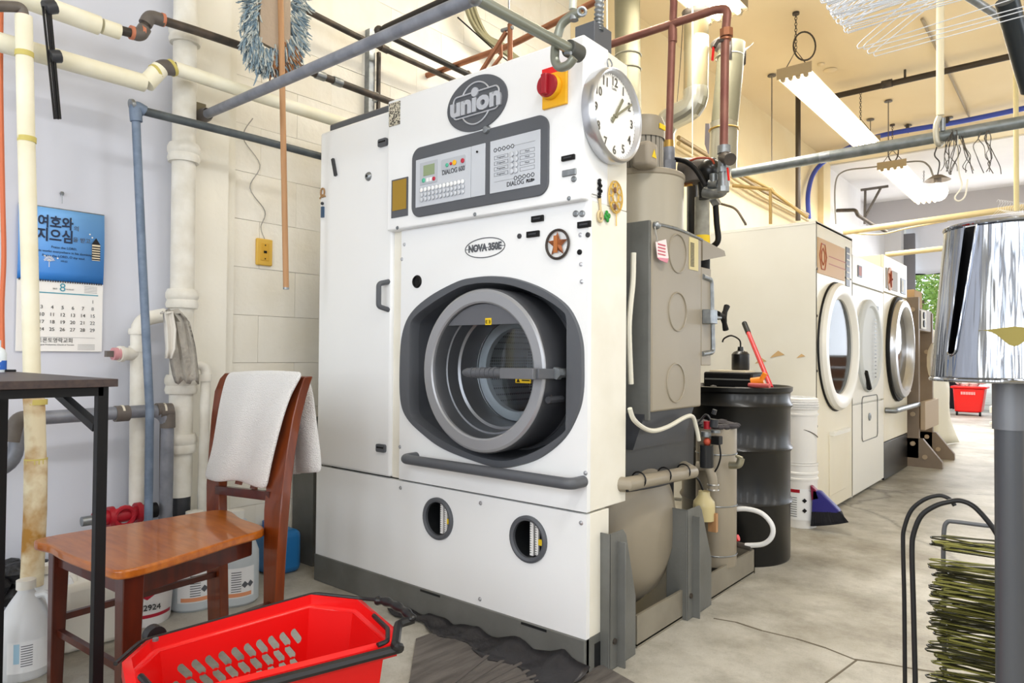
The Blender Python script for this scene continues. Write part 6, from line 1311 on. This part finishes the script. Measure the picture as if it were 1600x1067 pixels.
leg_b = [P(340, 930, Y=s4.y+.02), P(425, 930, Y=s3.y+.02)]
MB().beam((f1_.x, f1_.y, .17), (f2_.x, f2_.y, .17), .016, .02).build('stretcher', WOODD, t)
MB().beam((f1_.x, f1_.y, .21), (leg_b[0].x, s4.y+.02, .21), .016, .02).build('stretcher', WOODD, t)
MB().beam((f2_.x, f2_.y, .21), (leg_b[1].x, s3.y+.02, .21), .016, .02).build('stretcher', WOODD, t)
# towel over the back rail
m = MB(); nx, front = 22, [(592, 0), (583, -.02), (583, -.035), (612, -.05), (650, -.085), (700, -.11), (735, -.13), (762, -.14)]
# front drape follows the backrest, lower edge slants
cols = []
for i in range(nx+1):
    f = i/nx; col = []
    for j, (py, dy) in enumerate(front):
        g_ = j/(len(front)-1)
        xl_ = 376-56*g_**.8; xr_ = 474-57*min(1, (py-583)/172)**.62 if j > 1 else 468
        px = xl_+(xr_-xl_)*f; pyy = py-3*(1-g_)*math.sin(f*PI)+(-14 if j > 5 else 0)*(1-f)+ (3 if j > 5 else 0)*math.sin(f*9)
        y = mid(s4, s3, f).y+.135+dy*.78+.012*math.sin(f*11+j*.3)*g_-.012
        col.append(P(px, pyy, Y=y))
    cols.append(col)
nj = len(front); m.v = [tuple(p) for c in cols for p in c]; m.f = [(i*nj+j, (i+1)*nj+j, (i+1)*nj+j+1, i*nj+j+1) for i in range(nx) for j in range(nj-1)]
tw = thing('towel', 'white terry towel draped over the back of the wooden chair', 'towel', P(400, 600, Y=1.5))
o = m.build('front_drape', TOWEL, tw); 
q = o.modifiers.new('solid', 'SOLIDIFY'); q.thickness = .014; q.offset = 0; q = o.modifiers.new('sub', 'SUBSURF'); q.levels = 2; q.render_levels = 2
# rear drape seen beside the post
def rear(pts, nm='rear_drape'):
    m = MB(); n = len(pts)
    for (pl, pr_, py) in pts:
        for i in range(9): f = i/8; m.v.append(tuple(P(pl+(pr_-pl)*f, py+2*math.sin(f*PI), Y=s3.y+.20+.014*math.sin(f*PI*2.0+.4)+.02*f)))
    m.f = [(i*9+j, i*9+j+1, (i+1)*9+j+1, (i+1)*9+j) for i in range(n-1) for j in range(8)]
    o = m.build(nm, TOWEL, tw); q = o.modifiers.new('solid', 'SOLIDIFY'); q.thickness = .012; q = o.modifiers.new('sub', 'SUBSURF'); q.levels = 2; q.render_levels = 2
rear([(366, 484, 590), (400, 491, 610), (410, 495, 650), (440, 498, 678), (440, 502, 710), (440, 504, 738)])
rear([(360, 476, 594), (390, 479, 612), (400, 480, 650), (410, 478, 700), (410, 476, 741)], 'inner_fold')
# ================================================================ RED BASKET
zr = .37
cn = [P(*p, Z=zr) for p in ((201, 1034), (236, 1002), (487, 932), (560, 940), (612, 985), (612, 1004), (366, 1066), (215, 1105))]
c_ = sum(cn, V((0, 0, 0)))/len(cn)
t = thing('shopping_basket', 'red plastic shopping basket with black handles in front of the machine', 'basket', (c_.x, c_.y, 0))
L = cn; ins_ = lambda k, z_: [V((c_.x+(p.x-c_.x)*k, c_.y+(p.y-c_.y)*k, z_)) for p in L]
BF = mat('red basket plastic', 'dc1010', .32, spec=.5)
m = MB(); m.ring(ins_(1.04, zr-.03), ins_(1.04, zr)); m.ring(ins_(1.04, zr), ins_(.985, zr+.006)); m.ring(ins_(.985, zr+.006), ins_(.975, zr-.018)); m.ring(ins_(.975, zr-.018), ins_(.93, zr-.024))
m.build('rim', RED, t, ang=50, solid=.003)
# walls with slotted grille: build each side as bars around slots
def wall(a, b, k0, k1, z0_, z1_, slots, nm):
    A0, B0 = V((c_.x+(a.x-c_.x)*k1, c_.y+(a.y-c_.y)*k1, z1_)), V((c_.x+(b.x-c_.x)*k1, c_.y+(b.y-c_.y)*k1, z1_))
    A1, B1 = V((c_.x+(a.x-c_.x)*k0, c_.y+(a.y-c_.y)*k0, z0_)), V((c_.x+(b.x-c_.x)*k0, c_.y+(b.y-c_.y)*k0, z0_))
    f = lambda u, v: (A1*(1-u)+B1*u)*(1-v)+(A0*(1-u)+B0*u)*v
    bm = bmesh.new(); W2 = (B0-A0).length; H2 = z1_-z0_
    lp = [[(0, 0), (1, 0), (1, 1), (0, 1)]]+slots(W2, H2); es = []
    for l_ in lp:
        vs = [bm.verts.new((u*W2, v*H2, 0)) for u, v in l_]; es += [bm.edges.new((vs[i], vs[(i+1) % len(vs)])) for i in range(len(vs))]
    bmesh.ops.triangle_fill(bm, edges=es, use_beauty=True)
    for v_ in bm.verts: v_.co = f(v_.co.x/W2, v_.co.y/H2)
    me = bpy.data.meshes.new(nm); bm.to_mesh(me); bm.free(); me.materials.append(BF); o = obj(nm, me, t); q = o.modifiers.new('solid', 'SOLIDIFY'); q.thickness = .0035; q.offset = 0; return o
def grille(u0, u1, v0, v1, cols_, rows_, ang=-.6, ln=.030, wd=.013):
    def g(W2, H2):
        out = []
        for r_ in range(rows_):
            for k in range(cols_):
                cu = (u0+(u1-u0)*(k+.5+(.5 if r_ % 2 else 0))/(cols_+.5))*W2; cv = (v0+(v1-v0)*(r_+.5)/rows_)*H2; l_ = []
                for s_ in range(12):
                    a_ = 2*PI*s_/12; x, y = math.cos(a_)*wd/2+(ln-wd)/2*(1 if math.cos(a_) > 0 else -1), math.sin(a_)*wd/2
                    l_.append(((cu+x*math.cos(ang)-y*math.sin(ang))/W2, (cv+x*math.sin(ang)+y*math.cos(ang))/H2))
                out.append(l_)
        return out
    return g
none = lambda W2, H2: []
def vslots(W2, H2):
    out = []
    for k in range(5):
        u = .3+.1*k; out.append([(u-.012, .45), (u+.012, .45), (u+.012, .75), (u-.012, .75)])
    return out
k0_ = .80; gl = grille(.12, .93, .22, .72, 9, 6, .9, .034, .014)
wall(L[1], L[2], k0_, .93, .07, zr-.024, grille(.05, .95, .08, .84, 10, 6, -.95, .047, .0185), 'side_wall')
wall(L[5], L[6], k0_, .93, .07, zr-.024, grille(.1, .9, .15, .68, 7, 6, .75, .036, .015), 'side_wall')
wall(L[0], L[1], k0_, .93, .07, zr-.024, none, 'end_wall'); wall(L[2], L[3], k0_, .93, .07, zr-.024, none, 'end_wall'); wall(L[3], L[4], k0_, .93, .07, zr-.024, vslots, 'end_wall')
wall(L[4], L[5], k0_, .93, .07, zr-.024, none, 'end_wall'); wall(L[6], L[7], k0_, .93, .07, zr-.024, none, 'end_wall'); wall(L[7], L[0], k0_, .93, .07, zr-.024, none, 'end_wall')
m = MB(); bt = ins_(k0_, .07); m.prism(bt, (0, 0, .006)); m.build('bottom', BF, t)
BG = mat('black basket plastic', '1c1c1e', .35)
ho = ins_(1.085, zr-.012)
ext = P(640, 968, Z=zr)
hd = (ho[3]-ho[2]).normalized(); e4 = P(643, 965, Z=zr+.0)
MB().tube(round_corners([p+V((0, 0, .012)) for p in ho[:4]]+[P(598, 938, Z=zr+.01)], .02, 4), .005, 8).build('lifting_handle', BG, t)
MB().tube(round_corners([ho[7], ho[6], ho[5], P(617, 1010, Z=zr), P(622, 975, Z=zr), P(645, 968, Z=zr)], .015, 4), .011, 8).build('lifting_handle', BG, t)
g0 = smooth_pts([P(588, 938, Z=zr+.01), P(604, 940, Z=zr+.012), P(625, 950, Z=zr+.012), P(641, 962, Z=zr+.01), P(645, 970, Z=zr)], 6)
MB().tube(g0, [.011+.0018*math.sin(i*1.3) for i in range(len(g0))], 10).build('pull_grip', BG, t)
MB().tube(round_corners([P(584, 962, Z=zr+.005), P(606, 983, Z=zr+.005), P(606, 1002, Z=zr+.005), P(590, 1008, Z=zr+.005)], .01, 4), .006, 8).build('inner_clip', BG, t)
MB().tube([P(220, 1057, Z=zr+.008), P(236, 1075, Z=zr+.008)], .007, 8).build('inner_clip', BG, t)
wc = P(240, 992, Z=zr-.02); MB().cyl(wc+V((-.01, 0, 0)), wc+V((.018, 0, 0)), .024, n=20).build('wheel', BG, t)
c = P(243, 1001, Z=zr+.008); MB().cyl(c, c+V((0, 0, .006)), .007, n=10).build('rivet', STEEL, t)
for p in (L[0], L[2], L[4], L[6]): c = V((c_.x+(p.x-c_.x)*.72, c_.y+(p.y-c_.y)*.72, .034)); MB().cyl(c+V((0, -.012, 0)), c+V((0, .012, 0)), .034, n=16).box(c+V((-.012, -.016, .0)), c+V((.012, .016, .04))).build('castor', BG, t)
# ================================================================ JUGS AND BOTTLES
def jug(px, py, label, s=1, m_=JUG, rot=0, lab='white', Z=0):
    c = P(px, py, Z=0); r = .075*s
    t = thing('jug', label, 'jug', c, 'chemical jugs on the floor')
    prof = [(0, 0), (r*.9, 0), (r, .01), (r, .13*s), (r*.99, .16*s), (r*.85, .19*s), (r*.6, .225*s), (r*.38, .25*s), (r*.3, .26*s), (r*.3, .275*s), (0, .275*s)]
    MB().lathe(prof, c, n=36).build('jug_body', m_, t)
    MB().lathe([(r*.36, .268*s), (r*.36, .295*s), (0, .297*s)], c, n=20).build('cap', DRYW, t)
    d = V((math.cos(rot), math.sin(rot), 0))
    MB().tube(smooth_pts([c+d*r*.38+FZ*.243*s, c+d*r*.8+FZ*.245*s, c+d*r*1.0+FZ*.20*s, c+d*r*.98+FZ*.155*s], 5), .011*s, 8).build('handle', m_, t)
    va = math.atan2(-c.y, -c.x)+.12
    if lab:
        l_ = MB().lathe([(r+.001, .03*s), (r+.001, .125*s)], c, n=20, a0=va-.75, a1=va+.75, ref=(1, 0, 0)).build('paper_label', LAB, t)
        mm_ = MB()
        for k in range(9): mm_.lathe([(r+.0018, (.05+k*.0075)*s), (r+.0018, (.0525+k*.0075)*s)], c, n=8, a0=va-.25, a1=va+.15, ref=(1, 0, 0))
        mm_.build('fine_print', INK, l_)
        if lab == 'orange':
            MB().lathe([(r+.0022, .034*s), (r+.0022, .046*s)], c, n=16, a0=va-.6, a1=va+.6, ref=(1, 0, 0)).build('orange_band', LABO, l_)
            for k in range(2):
                an = va+.3+k*.25; cc = c+V((math.cos(an)*(r+.002), math.sin(an)*(r+.002), .07*s)); e_ = V((-math.sin(an), math.cos(an), 0)); MB().prism([cc+e_*.011*s, cc+FZ*.011*s, cc-e_*.011*s, cc-FZ*.011*s], (.0008, -.0008, 0)).build('hazard_diamond', INK, l_)
        else:
            MB().lathe([(r+.0016, .06*s), (r+.0016, .12*s)], c, n=6, a0=va-.5, a1=va-.3, ref=(1, 0, 0)).build('blue_panel', mat('pale blue print', 'a9cfe6', .6), l_)
    return t
jug(38, 1052, 'white jug with blue and white label nearest, left of the chair leg', 1.02, rot=.9)
jug(72, 1018, 'white jug behind the nearest jug, close to the chair leg', 1.02, rot=.9, lab='orange')
jug(88, 985, 'white capped jug farthest back in the group of three by the wall', 1.04, rot=.5)
def bigj(px, py, s, label, lab='orange'): return jug(px, py, label, s, JUGL, rot=2.2, lab=lab)
bigj(302, 945, 1.30, 'large translucent jug with orange label, left of the chair back leg')
bigj(366, 938, 1.28, 'large translucent jug with orange label, right of the chair back leg')
c = P(136, 1003, Z=0); t = thing('square_canister', 'white square plastic canister between the chair front legs', 'canister', c)
MB().box(c+V((-.07, -.10, 0)), c+V((.07, .10, .23))).build('canister_body', mat('ivory plastic', 'e8e6dc', .4), t, bev=.02); MB().cyl(c+V((0, -.06, .22)), c+V((0, -.06, .26)), .024).tube([c+V((0, 0, .22)), c+V((0, .01, .265)), c+V((0, .07, .265)), c+V((0, .08, .22))], .011, 8).build('cap', DRYW, t)
c = P(222, 968, Z=0); t = thing('red_white_bucket', 'red and white pail with UN2924 hazard print beside the chair leg', 'pail', c)
r = .11; MB().lathe([(0, 0), (r*.86, 0), (r*.9, .01), (r, .16), (r*1.02, .165), (r*.98, .175), (r*.6, .20), (0, .20)], c, n=40).build('pail_body', mat('white pail plastic', 'e9e8e6', .35), t)
va = math.atan2(-c.y, -c.x)
MB().lathe([(r*.915+.001, .035), (r*.925+.001, .048)], c, n=30, a0=va-1.2, a1=va+1.2, ref=(1, 0, 0)).build('red_band', mat('crimson print', 'b01c34', .4), t)
m = MB(); n = 16
for i in range(n+1):
    an = va+.15+(i/n-.5)*1.5; h_ = .105+abs(i/n-.5)*.1
    for z_ in (h_, .158): rr2 = r*(.9+.1*(z_-.01)/.15)+.0012; m.v.append((c.x+math.cos(an)*rr2, c.y+math.sin(an)*rr2, z_))
m.f = [(2*i, 2*i+2, 2*i+3, 2*i+1) for i in range(n)]; m.build('red_diamond', mat('crimson print', 'b01c34', .4), t)
nv = V((math.cos(va+.1), math.sin(va+.1), 0)); text('lettering', 'UN2924', INKB, t, c+nv*(r*.945+.003)+FZ*.075, .03, V((-nv.y, nv.x, 0)), FZ, ext=.002, ax='CENTER'); text('lettering', '3', PAPER, t, c+nv*(r*.98+.003)+FZ*.125, .016, V((-nv.y, nv.x, 0)), FZ, ext=.002)
# blue container
c = P(428, 892, Z=0); t = thing('blue_container', 'blue translucent plastic jerry can on the floor against the machine foot', 'canister', c)
MB().box(c+V((-.13, -.07, 0)), c+V((.10, .09, .2))).build('container_body', BLUEPL, t, bev=.03); MB().cyl(c+V((-.06, 0, .19)), c+V((-.06, 0, .23)), .025).build('cap', mat('blue cap', '1f5ea8', .4), t)
# grey post beside machine, red valve, black bag
y_ = 2.0; a, b = P(458, 738, Y=y_), P(490, 738, Y=y_)
tag(MB().box((a.x, y_, 0), (b.x+.0, y_+.05, P(470, 650, Y=y_).z)).box((a.x-.03, y_+.02, 0), (a.x, y_+.06, P(470, 650, Y=y_).z)).build('steel_column', GREY), 'grey steel column standing between the wall and the white machine', 'column')
c = P(190, 805, X=XW+.2); t = thing('red_valve', 'dark red valve fitting low on the wall behind the chair', 'valve', c)
MB().tube([c+V((0, -.1, 0)), c+V((0, .1, 0))], .028, 14).tube(circ(c+V((.03, 0, .0)), .035, FY, FZ, 16), .009, 6, True).cyl(c+V((0, -.05, 0)), c+V((0, -.03, 0)), .04).cyl(c+V((0, .05, 0)), c+V((0, .07, 0)), .04).build('valve_body', REDK, t)
MB().cyl(c+V((0, .1, 0)), c+V((0, .13, 0)), .03).build('black_end', BLK, t); MB().cyl(c+V((.0, -.14, 0)), c+V((0, -.1, 0)), .018).build('nipple', STEEL, t)
m = MB(); c = P(28, 960, X=XW+.12)
for k in range(22): m.sphere((c.x+random.uniform(-.07, .07), c.y+random.uniform(-.09, .09), max(.05, P(28, 915, X=c.x).z+random.uniform(-.14, .07))), random.uniform(.03, .055), 8, (1, 1, .8))
m.box((c.x-.06, c.y-.08, 0), (c.x+.06, c.y+.08, .08))
tag(m.build('black_bag', mat('black bag plastic', '1b1b1d', .45, bump=1, bscale=30)), 'crumpled black bag on the floor at the wall behind the jugs', 'bag')
c = P(272, 925, Z=0); m = MB()
for k in range(10): m.tube([c+V((random.uniform(-.03, .03), random.uniform(-.03, .03), .005)), c+V((random.uniform(-.03, .03), random.uniform(-.03, .03), .07)), c+V((random.uniform(-.02, .02), random.uniform(-.02, .02), .17))], [.02, .016, .012], 6)
tag(m.build('dark_brush', mat('dark rag2', '3c3d40', .9)), 'dark bundle standing on the floor between the red pail and the large jug', 'brush')
# ================================================================ CHROME FORM ON POLE (right foreground)
cx, cy = P(1577, 600, Y=1.30).x, 1.30
zb_, zt_ = P(1577, 596, Y=1.22).z, P(1600, 343, Y=1.24).z
dep = (V((cx, cy, 1.0))-EYE).dot(fw); rb = 106/FPX*dep; rtp = 86/FPX*dep
t = thing('chrome_form', 'polished chrome tapered form with long slot on grey pole, right foreground', 'steam form', (cx, cy, 0))
n = 110; rows_ = 40; H_ = zt_-zb_
va = math.atan2(-cy, -cx)    # direction to the viewer
e1 = V((math.cos(va), math.sin(va), 0)); e2 = V((-math.sin(va), math.cos(va), 0))
def rad(f): return rb+(rtp-rb)*f
def ang_for(px, f):   # offset seen in the photograph -> angle around the axis on the near side
    return math.asin(max(-.99, min(.99, (px-1577)/FPX*dep/rad(f))))
sA, sB = ang_for(1530, 1), ang_for(1505, .2)
tgt = lambda f: sB+(sA-sB)*(f-.2)/.8
def hwid(f): return 0 if f <= .16 else min(1, math.sqrt(max(0, 1-max(0, (.19-f)/.03)**2)))*(.075+.04*(f-.2)/.8)
fs = sorted([j/rows_ for j in range(rows_+1)]+[.16+.03*(1-math.cos(k*PI/16)) for k in range(1, 8)])
m = MB()
for f in fs:
    for i in range(n+1):
        a_ = tgt(f)+hwid(f)+(2*PI-2*hwid(f))*i/n; m.v.append(tuple(V((cx, cy, zb_+H_*f))+e1*math.cos(a_)*rad(f)*.96+e2*math.sin(a_)*rad(f)))
m.f = [(j*(n+1)+i, j*(n+1)+i+1, (j+1)*(n+1)+i+1, (j+1)*(n+1)+i) for j in range(len(fs)-1) for i in range(n)]
fr = m.build('chrome_shell', CHROME, t, ang=60); q = fr.modifiers.new('solid', 'SOLIDIFY'); q.thickness = .003; q.offset = -1
MB().lathe([(rb*.8, .0), (rtp*.86, H_*.98), (0, H_*.98)], (cx, cy, zb_+.002), n=40).build('inner_core', BLK, t)
lp_ = [(f, sg) for sg in (-1, 1) for f in (([x for x in fs if x >= .16])[::-1] if sg < 0 else [x for x in fs if x > .16])]
MB().tube([V((cx, cy, zb_+H_*f))+e1*math.cos(tgt(f)+sg*hwid(f))*rad(f)*.962+e2*math.sin(tgt(f)+sg*hwid(f))*rad(f)*1.002 for f, sg in lp_], .0018, 6).build('slot_lip', CHROME, t)
MB().tube(circ((cx, cy, zb_), rb*.995, e1, e2, 64), .003, 8, True).build('bottom_rim', CHROME, t)
MB().tube(circ((cx, cy, zt_), rtp*.995, e1, e2, 64), .003, 8, True).build('top_rim', CHROME, t)
st = MB(); rS = [rad(f) for f in (.33, .27, .20)]
for k in range(17):
    a_ = ang_for(1540, .3)+k*.055
    top, bt_ = .335-.003*abs(k-8), .315-.1*math.exp(-((k-8)/3.5)**2)
    for f in (top, bt_): st.v.append(tuple(V((cx, cy, zb_+H_*f))+e1*math.cos(a_)*(rad(f)+.0008)*.967+e2*math.sin(a_)*(rad(f)+.0008)))
st.f = [(2*k, 2*k+2, 2*k+3, 2*k+1) for k in range(16)]; st.build('brown_stain', mat('olive brown stain', '8c7f3c', .6), t)
PO = mat('dark grey tube', '55575c', .35, .35)
MB().cyl((cx, cy, 0), (cx+.0, cy, zb_+.02), .0195, n=24).build('pole', PO, t)
MB().cyl((cx, cy, zb_-.075), (cx, cy, zb_+.01), .0222, n=24).build('pole_sleeve', mat('mid grey sleeve', '77797e', .35, .4), t)
MB().lathe([(0, .02), (.03, .018), (.16, .006), (.17, 0)], (cx, cy, 0), n=32).build('base_plate', PO, t)
# ================================================================ HANGER RACK (right foreground)
YH2 = 1.42; HK = lambda px, py, Y=YH2: P(px, py, Y=Y)
BW = mat('black coated rod', '1a1a1c', .4); 
t = thing('hanger_rack', 'black and grey wire rack holding the piled green wire hangers', 'rack', HK(1480, 1060)*1)
t['label'] = 'black and grey wire rack holding the piled green wire hangers'
def rod(pts, r, m, nm, Y=YH2):
    w_ = [HK(a, b, Y) for a, b in pts]; w_ = smooth_pts(w_, 5); lo = w_[0].copy(); lo.z = 0; w_ = [lo]+w_
    if pts[-1][1] > 1000: hi = w_[-1].copy(); hi.z = 0; w_.append(hi)
    MB().tube(w_, r, 10).build(nm, m, t)
rod([(1414, 1060), (1413, 940), (1411, 850), (1413, 825), (1424, 797), (1445, 780), (1468, 774), (1484, 780), (1492, 790)], .0036, BW, 'wire_loop', YH2)
rod([(1430, 1060), (1427, 940), (1425, 860), (1428, 832), (1440, 805), (1462, 790), (1482, 784), (1500, 782), (1520, 790), (1540, 810), (1556, 832), (1570, 860)], .0042, BW, 'wire_loop', YH2-.04)
rod([(1476, 1060), (1475, 950), (1474, 880), (1475, 830), (1480, 816), (1492, 815), (1550, 822), (1640, 830)], .0040, mat('mid grey rod', '6d6f72', .4, .3), 'back_frame', YH2+.12)
MB().box(HK(1430, 1060)*V((1, 1, 0))+V((-.03, 0, .02)) if False else V((HK(1430, 1060).x-.03, YH2-.05, .0)), V((HK(1600, 1060).x+.1, YH2+.15, .03))).build('rack_foot', BW, t)
# proto hanger: closed wire triangle plus hook, local X along width
HG = [mat('olive green wire', '5d5b2a', .35, .5), mat('dark olive wire', '34331f', .35, .5), mat('light olive wire', '8a8848', .35, .5)]
def hanger_mesh(nm, m_, W2=.20, H2=.11, r=.0011, n=5):
    a = [(-W2, 0, 0), (-W2-.004, .008, 0), (-W2+.008, .018, 0), (0, H2, 0), (W2-.008, .018, 0), (W2+.004, .008, 0), (W2, 0, 0)]
    mb_ = MB().tube(round_corners([V(p) for p in a], .01, 2)+[V(a[0])], r, n, caps=False)
    h_ = [(0, H2, 0), (0, H2+.03, 0), (.02, H2+.045, 0), (.025, H2+.07, 0), (0, H2+.09, 0), (-.022, H2+.075, 0)]
    mb_.tube(smooth_pts(h_, 3), r, n); return mb_.mesh(nm, m_, True, 60)
hm = [hanger_mesh('green_hanger', m_, r=.0015) for m_ in HG]
cL_ = HK(1441, 900); zlo, n_ = .30, 120
ztop = HK(1445, 845).z
stack_d = (FX*.96+FY*.12).normalized()
gap = (HK(1500, 897).z, HK(1500, 870).z)
zs_ = []; z = .16
while z < ztop:
    if not (HK(1480, 888).z < z < HK(1480, 868).z): zs_.append(z)
    z += .0020
for i, z in enumerate(zs_):
    o = obj('wire_hanger', hm[random.choice((0, 1, 1, 2))]); zz = .05*math.sin(i*.23)
    sh_ = random.gauss(.012, .012)
    o.location = (HK(1441, 900).x+.205+abs(sh_), YH2+.03+random.uniform(-.02, .02), z)
    o.rotation_euler = (random.uniform(-.05, .03), random.uniform(-.03, .05), random.uniform(-.10, .12))
    tag(o, 'olive green wire hanger in the small top bunch, above the gap in the pile' if z > HK(1480, 888).z else 'olive green wire hanger in the thick lower pile on the rack', 'hanger', 'green wire hangers piled on the rack')
# ================================================================ WHITE HANGERS (top right)
wm = hanger_mesh('white_hanger', mat('white coated wire', 'e6ebf4', .3, .2, spec=.6), .205, .12, .0013, 6)
def whang(corner, yaw, tilt, roll_):
    o = obj('wire_hanger', wm); R_ = Matrix.Rotation(yaw, 4, 'Z') @ Matrix.Rotation(tilt, 4, 'Y') @ Matrix.Rotation(PI/2+roll_, 4, 'X')
    o.matrix_world = Matrix.Translation(V(corner)-(R_ @ V((-.205, 0, 0)))) @ R_
    return tag(o, 'white coated wire hanger in the bunch hanging at the top right', 'hanger', 'white wire hangers hung overhead')
zw = 1.93
for i in range(34):
    f = i/33; p_ = P(1277+f*48+random.uniform(-4, 4), -8+f*58+random.uniform(-6, 6), Z=zw+random.uniform(-.012, .012))
    whang(p_, random.uniform(-.12, .05)-.02, random.uniform(-.06, .03), random.uniform(-.08, .3))
for (px, py) in ((1341, 76), (1351, 77), (1357, 84), (1367, 88)):
    whang(P(px, py, Z=zw-.01), random.uniform(-.1, .02)-.03, random.uniform(-.05, .01), random.uniform(.1, .4))['label'] = 'white wire hanger in the lower, separate set of four nearest the ceiling light'
ww = P(1480, -40, Z=zw+.2); tag(MB().cyl(P(1380, -90, Z=zw+.2), P(1640, 30, Z=zw+.2)+V((.0, .3, 0)), .012).build('hanger_bar', STEEL), 'steel bar carrying the white wire hangers', 'bar')
for i in range(12):
    o = obj('wire_hanger', wm); c = P(1560+i*3.5, 330, Y=7.9); o.location = c+V((0, .02*i, -.1)); o.scale = (1, 1, 1); o.rotation_euler = (PI/2, 0, -.9+.05*i)
    tag(o, 'white wire hanger on the far yellowed rail behind the chrome form', 'hanger', 'wire hangers on the far rail')
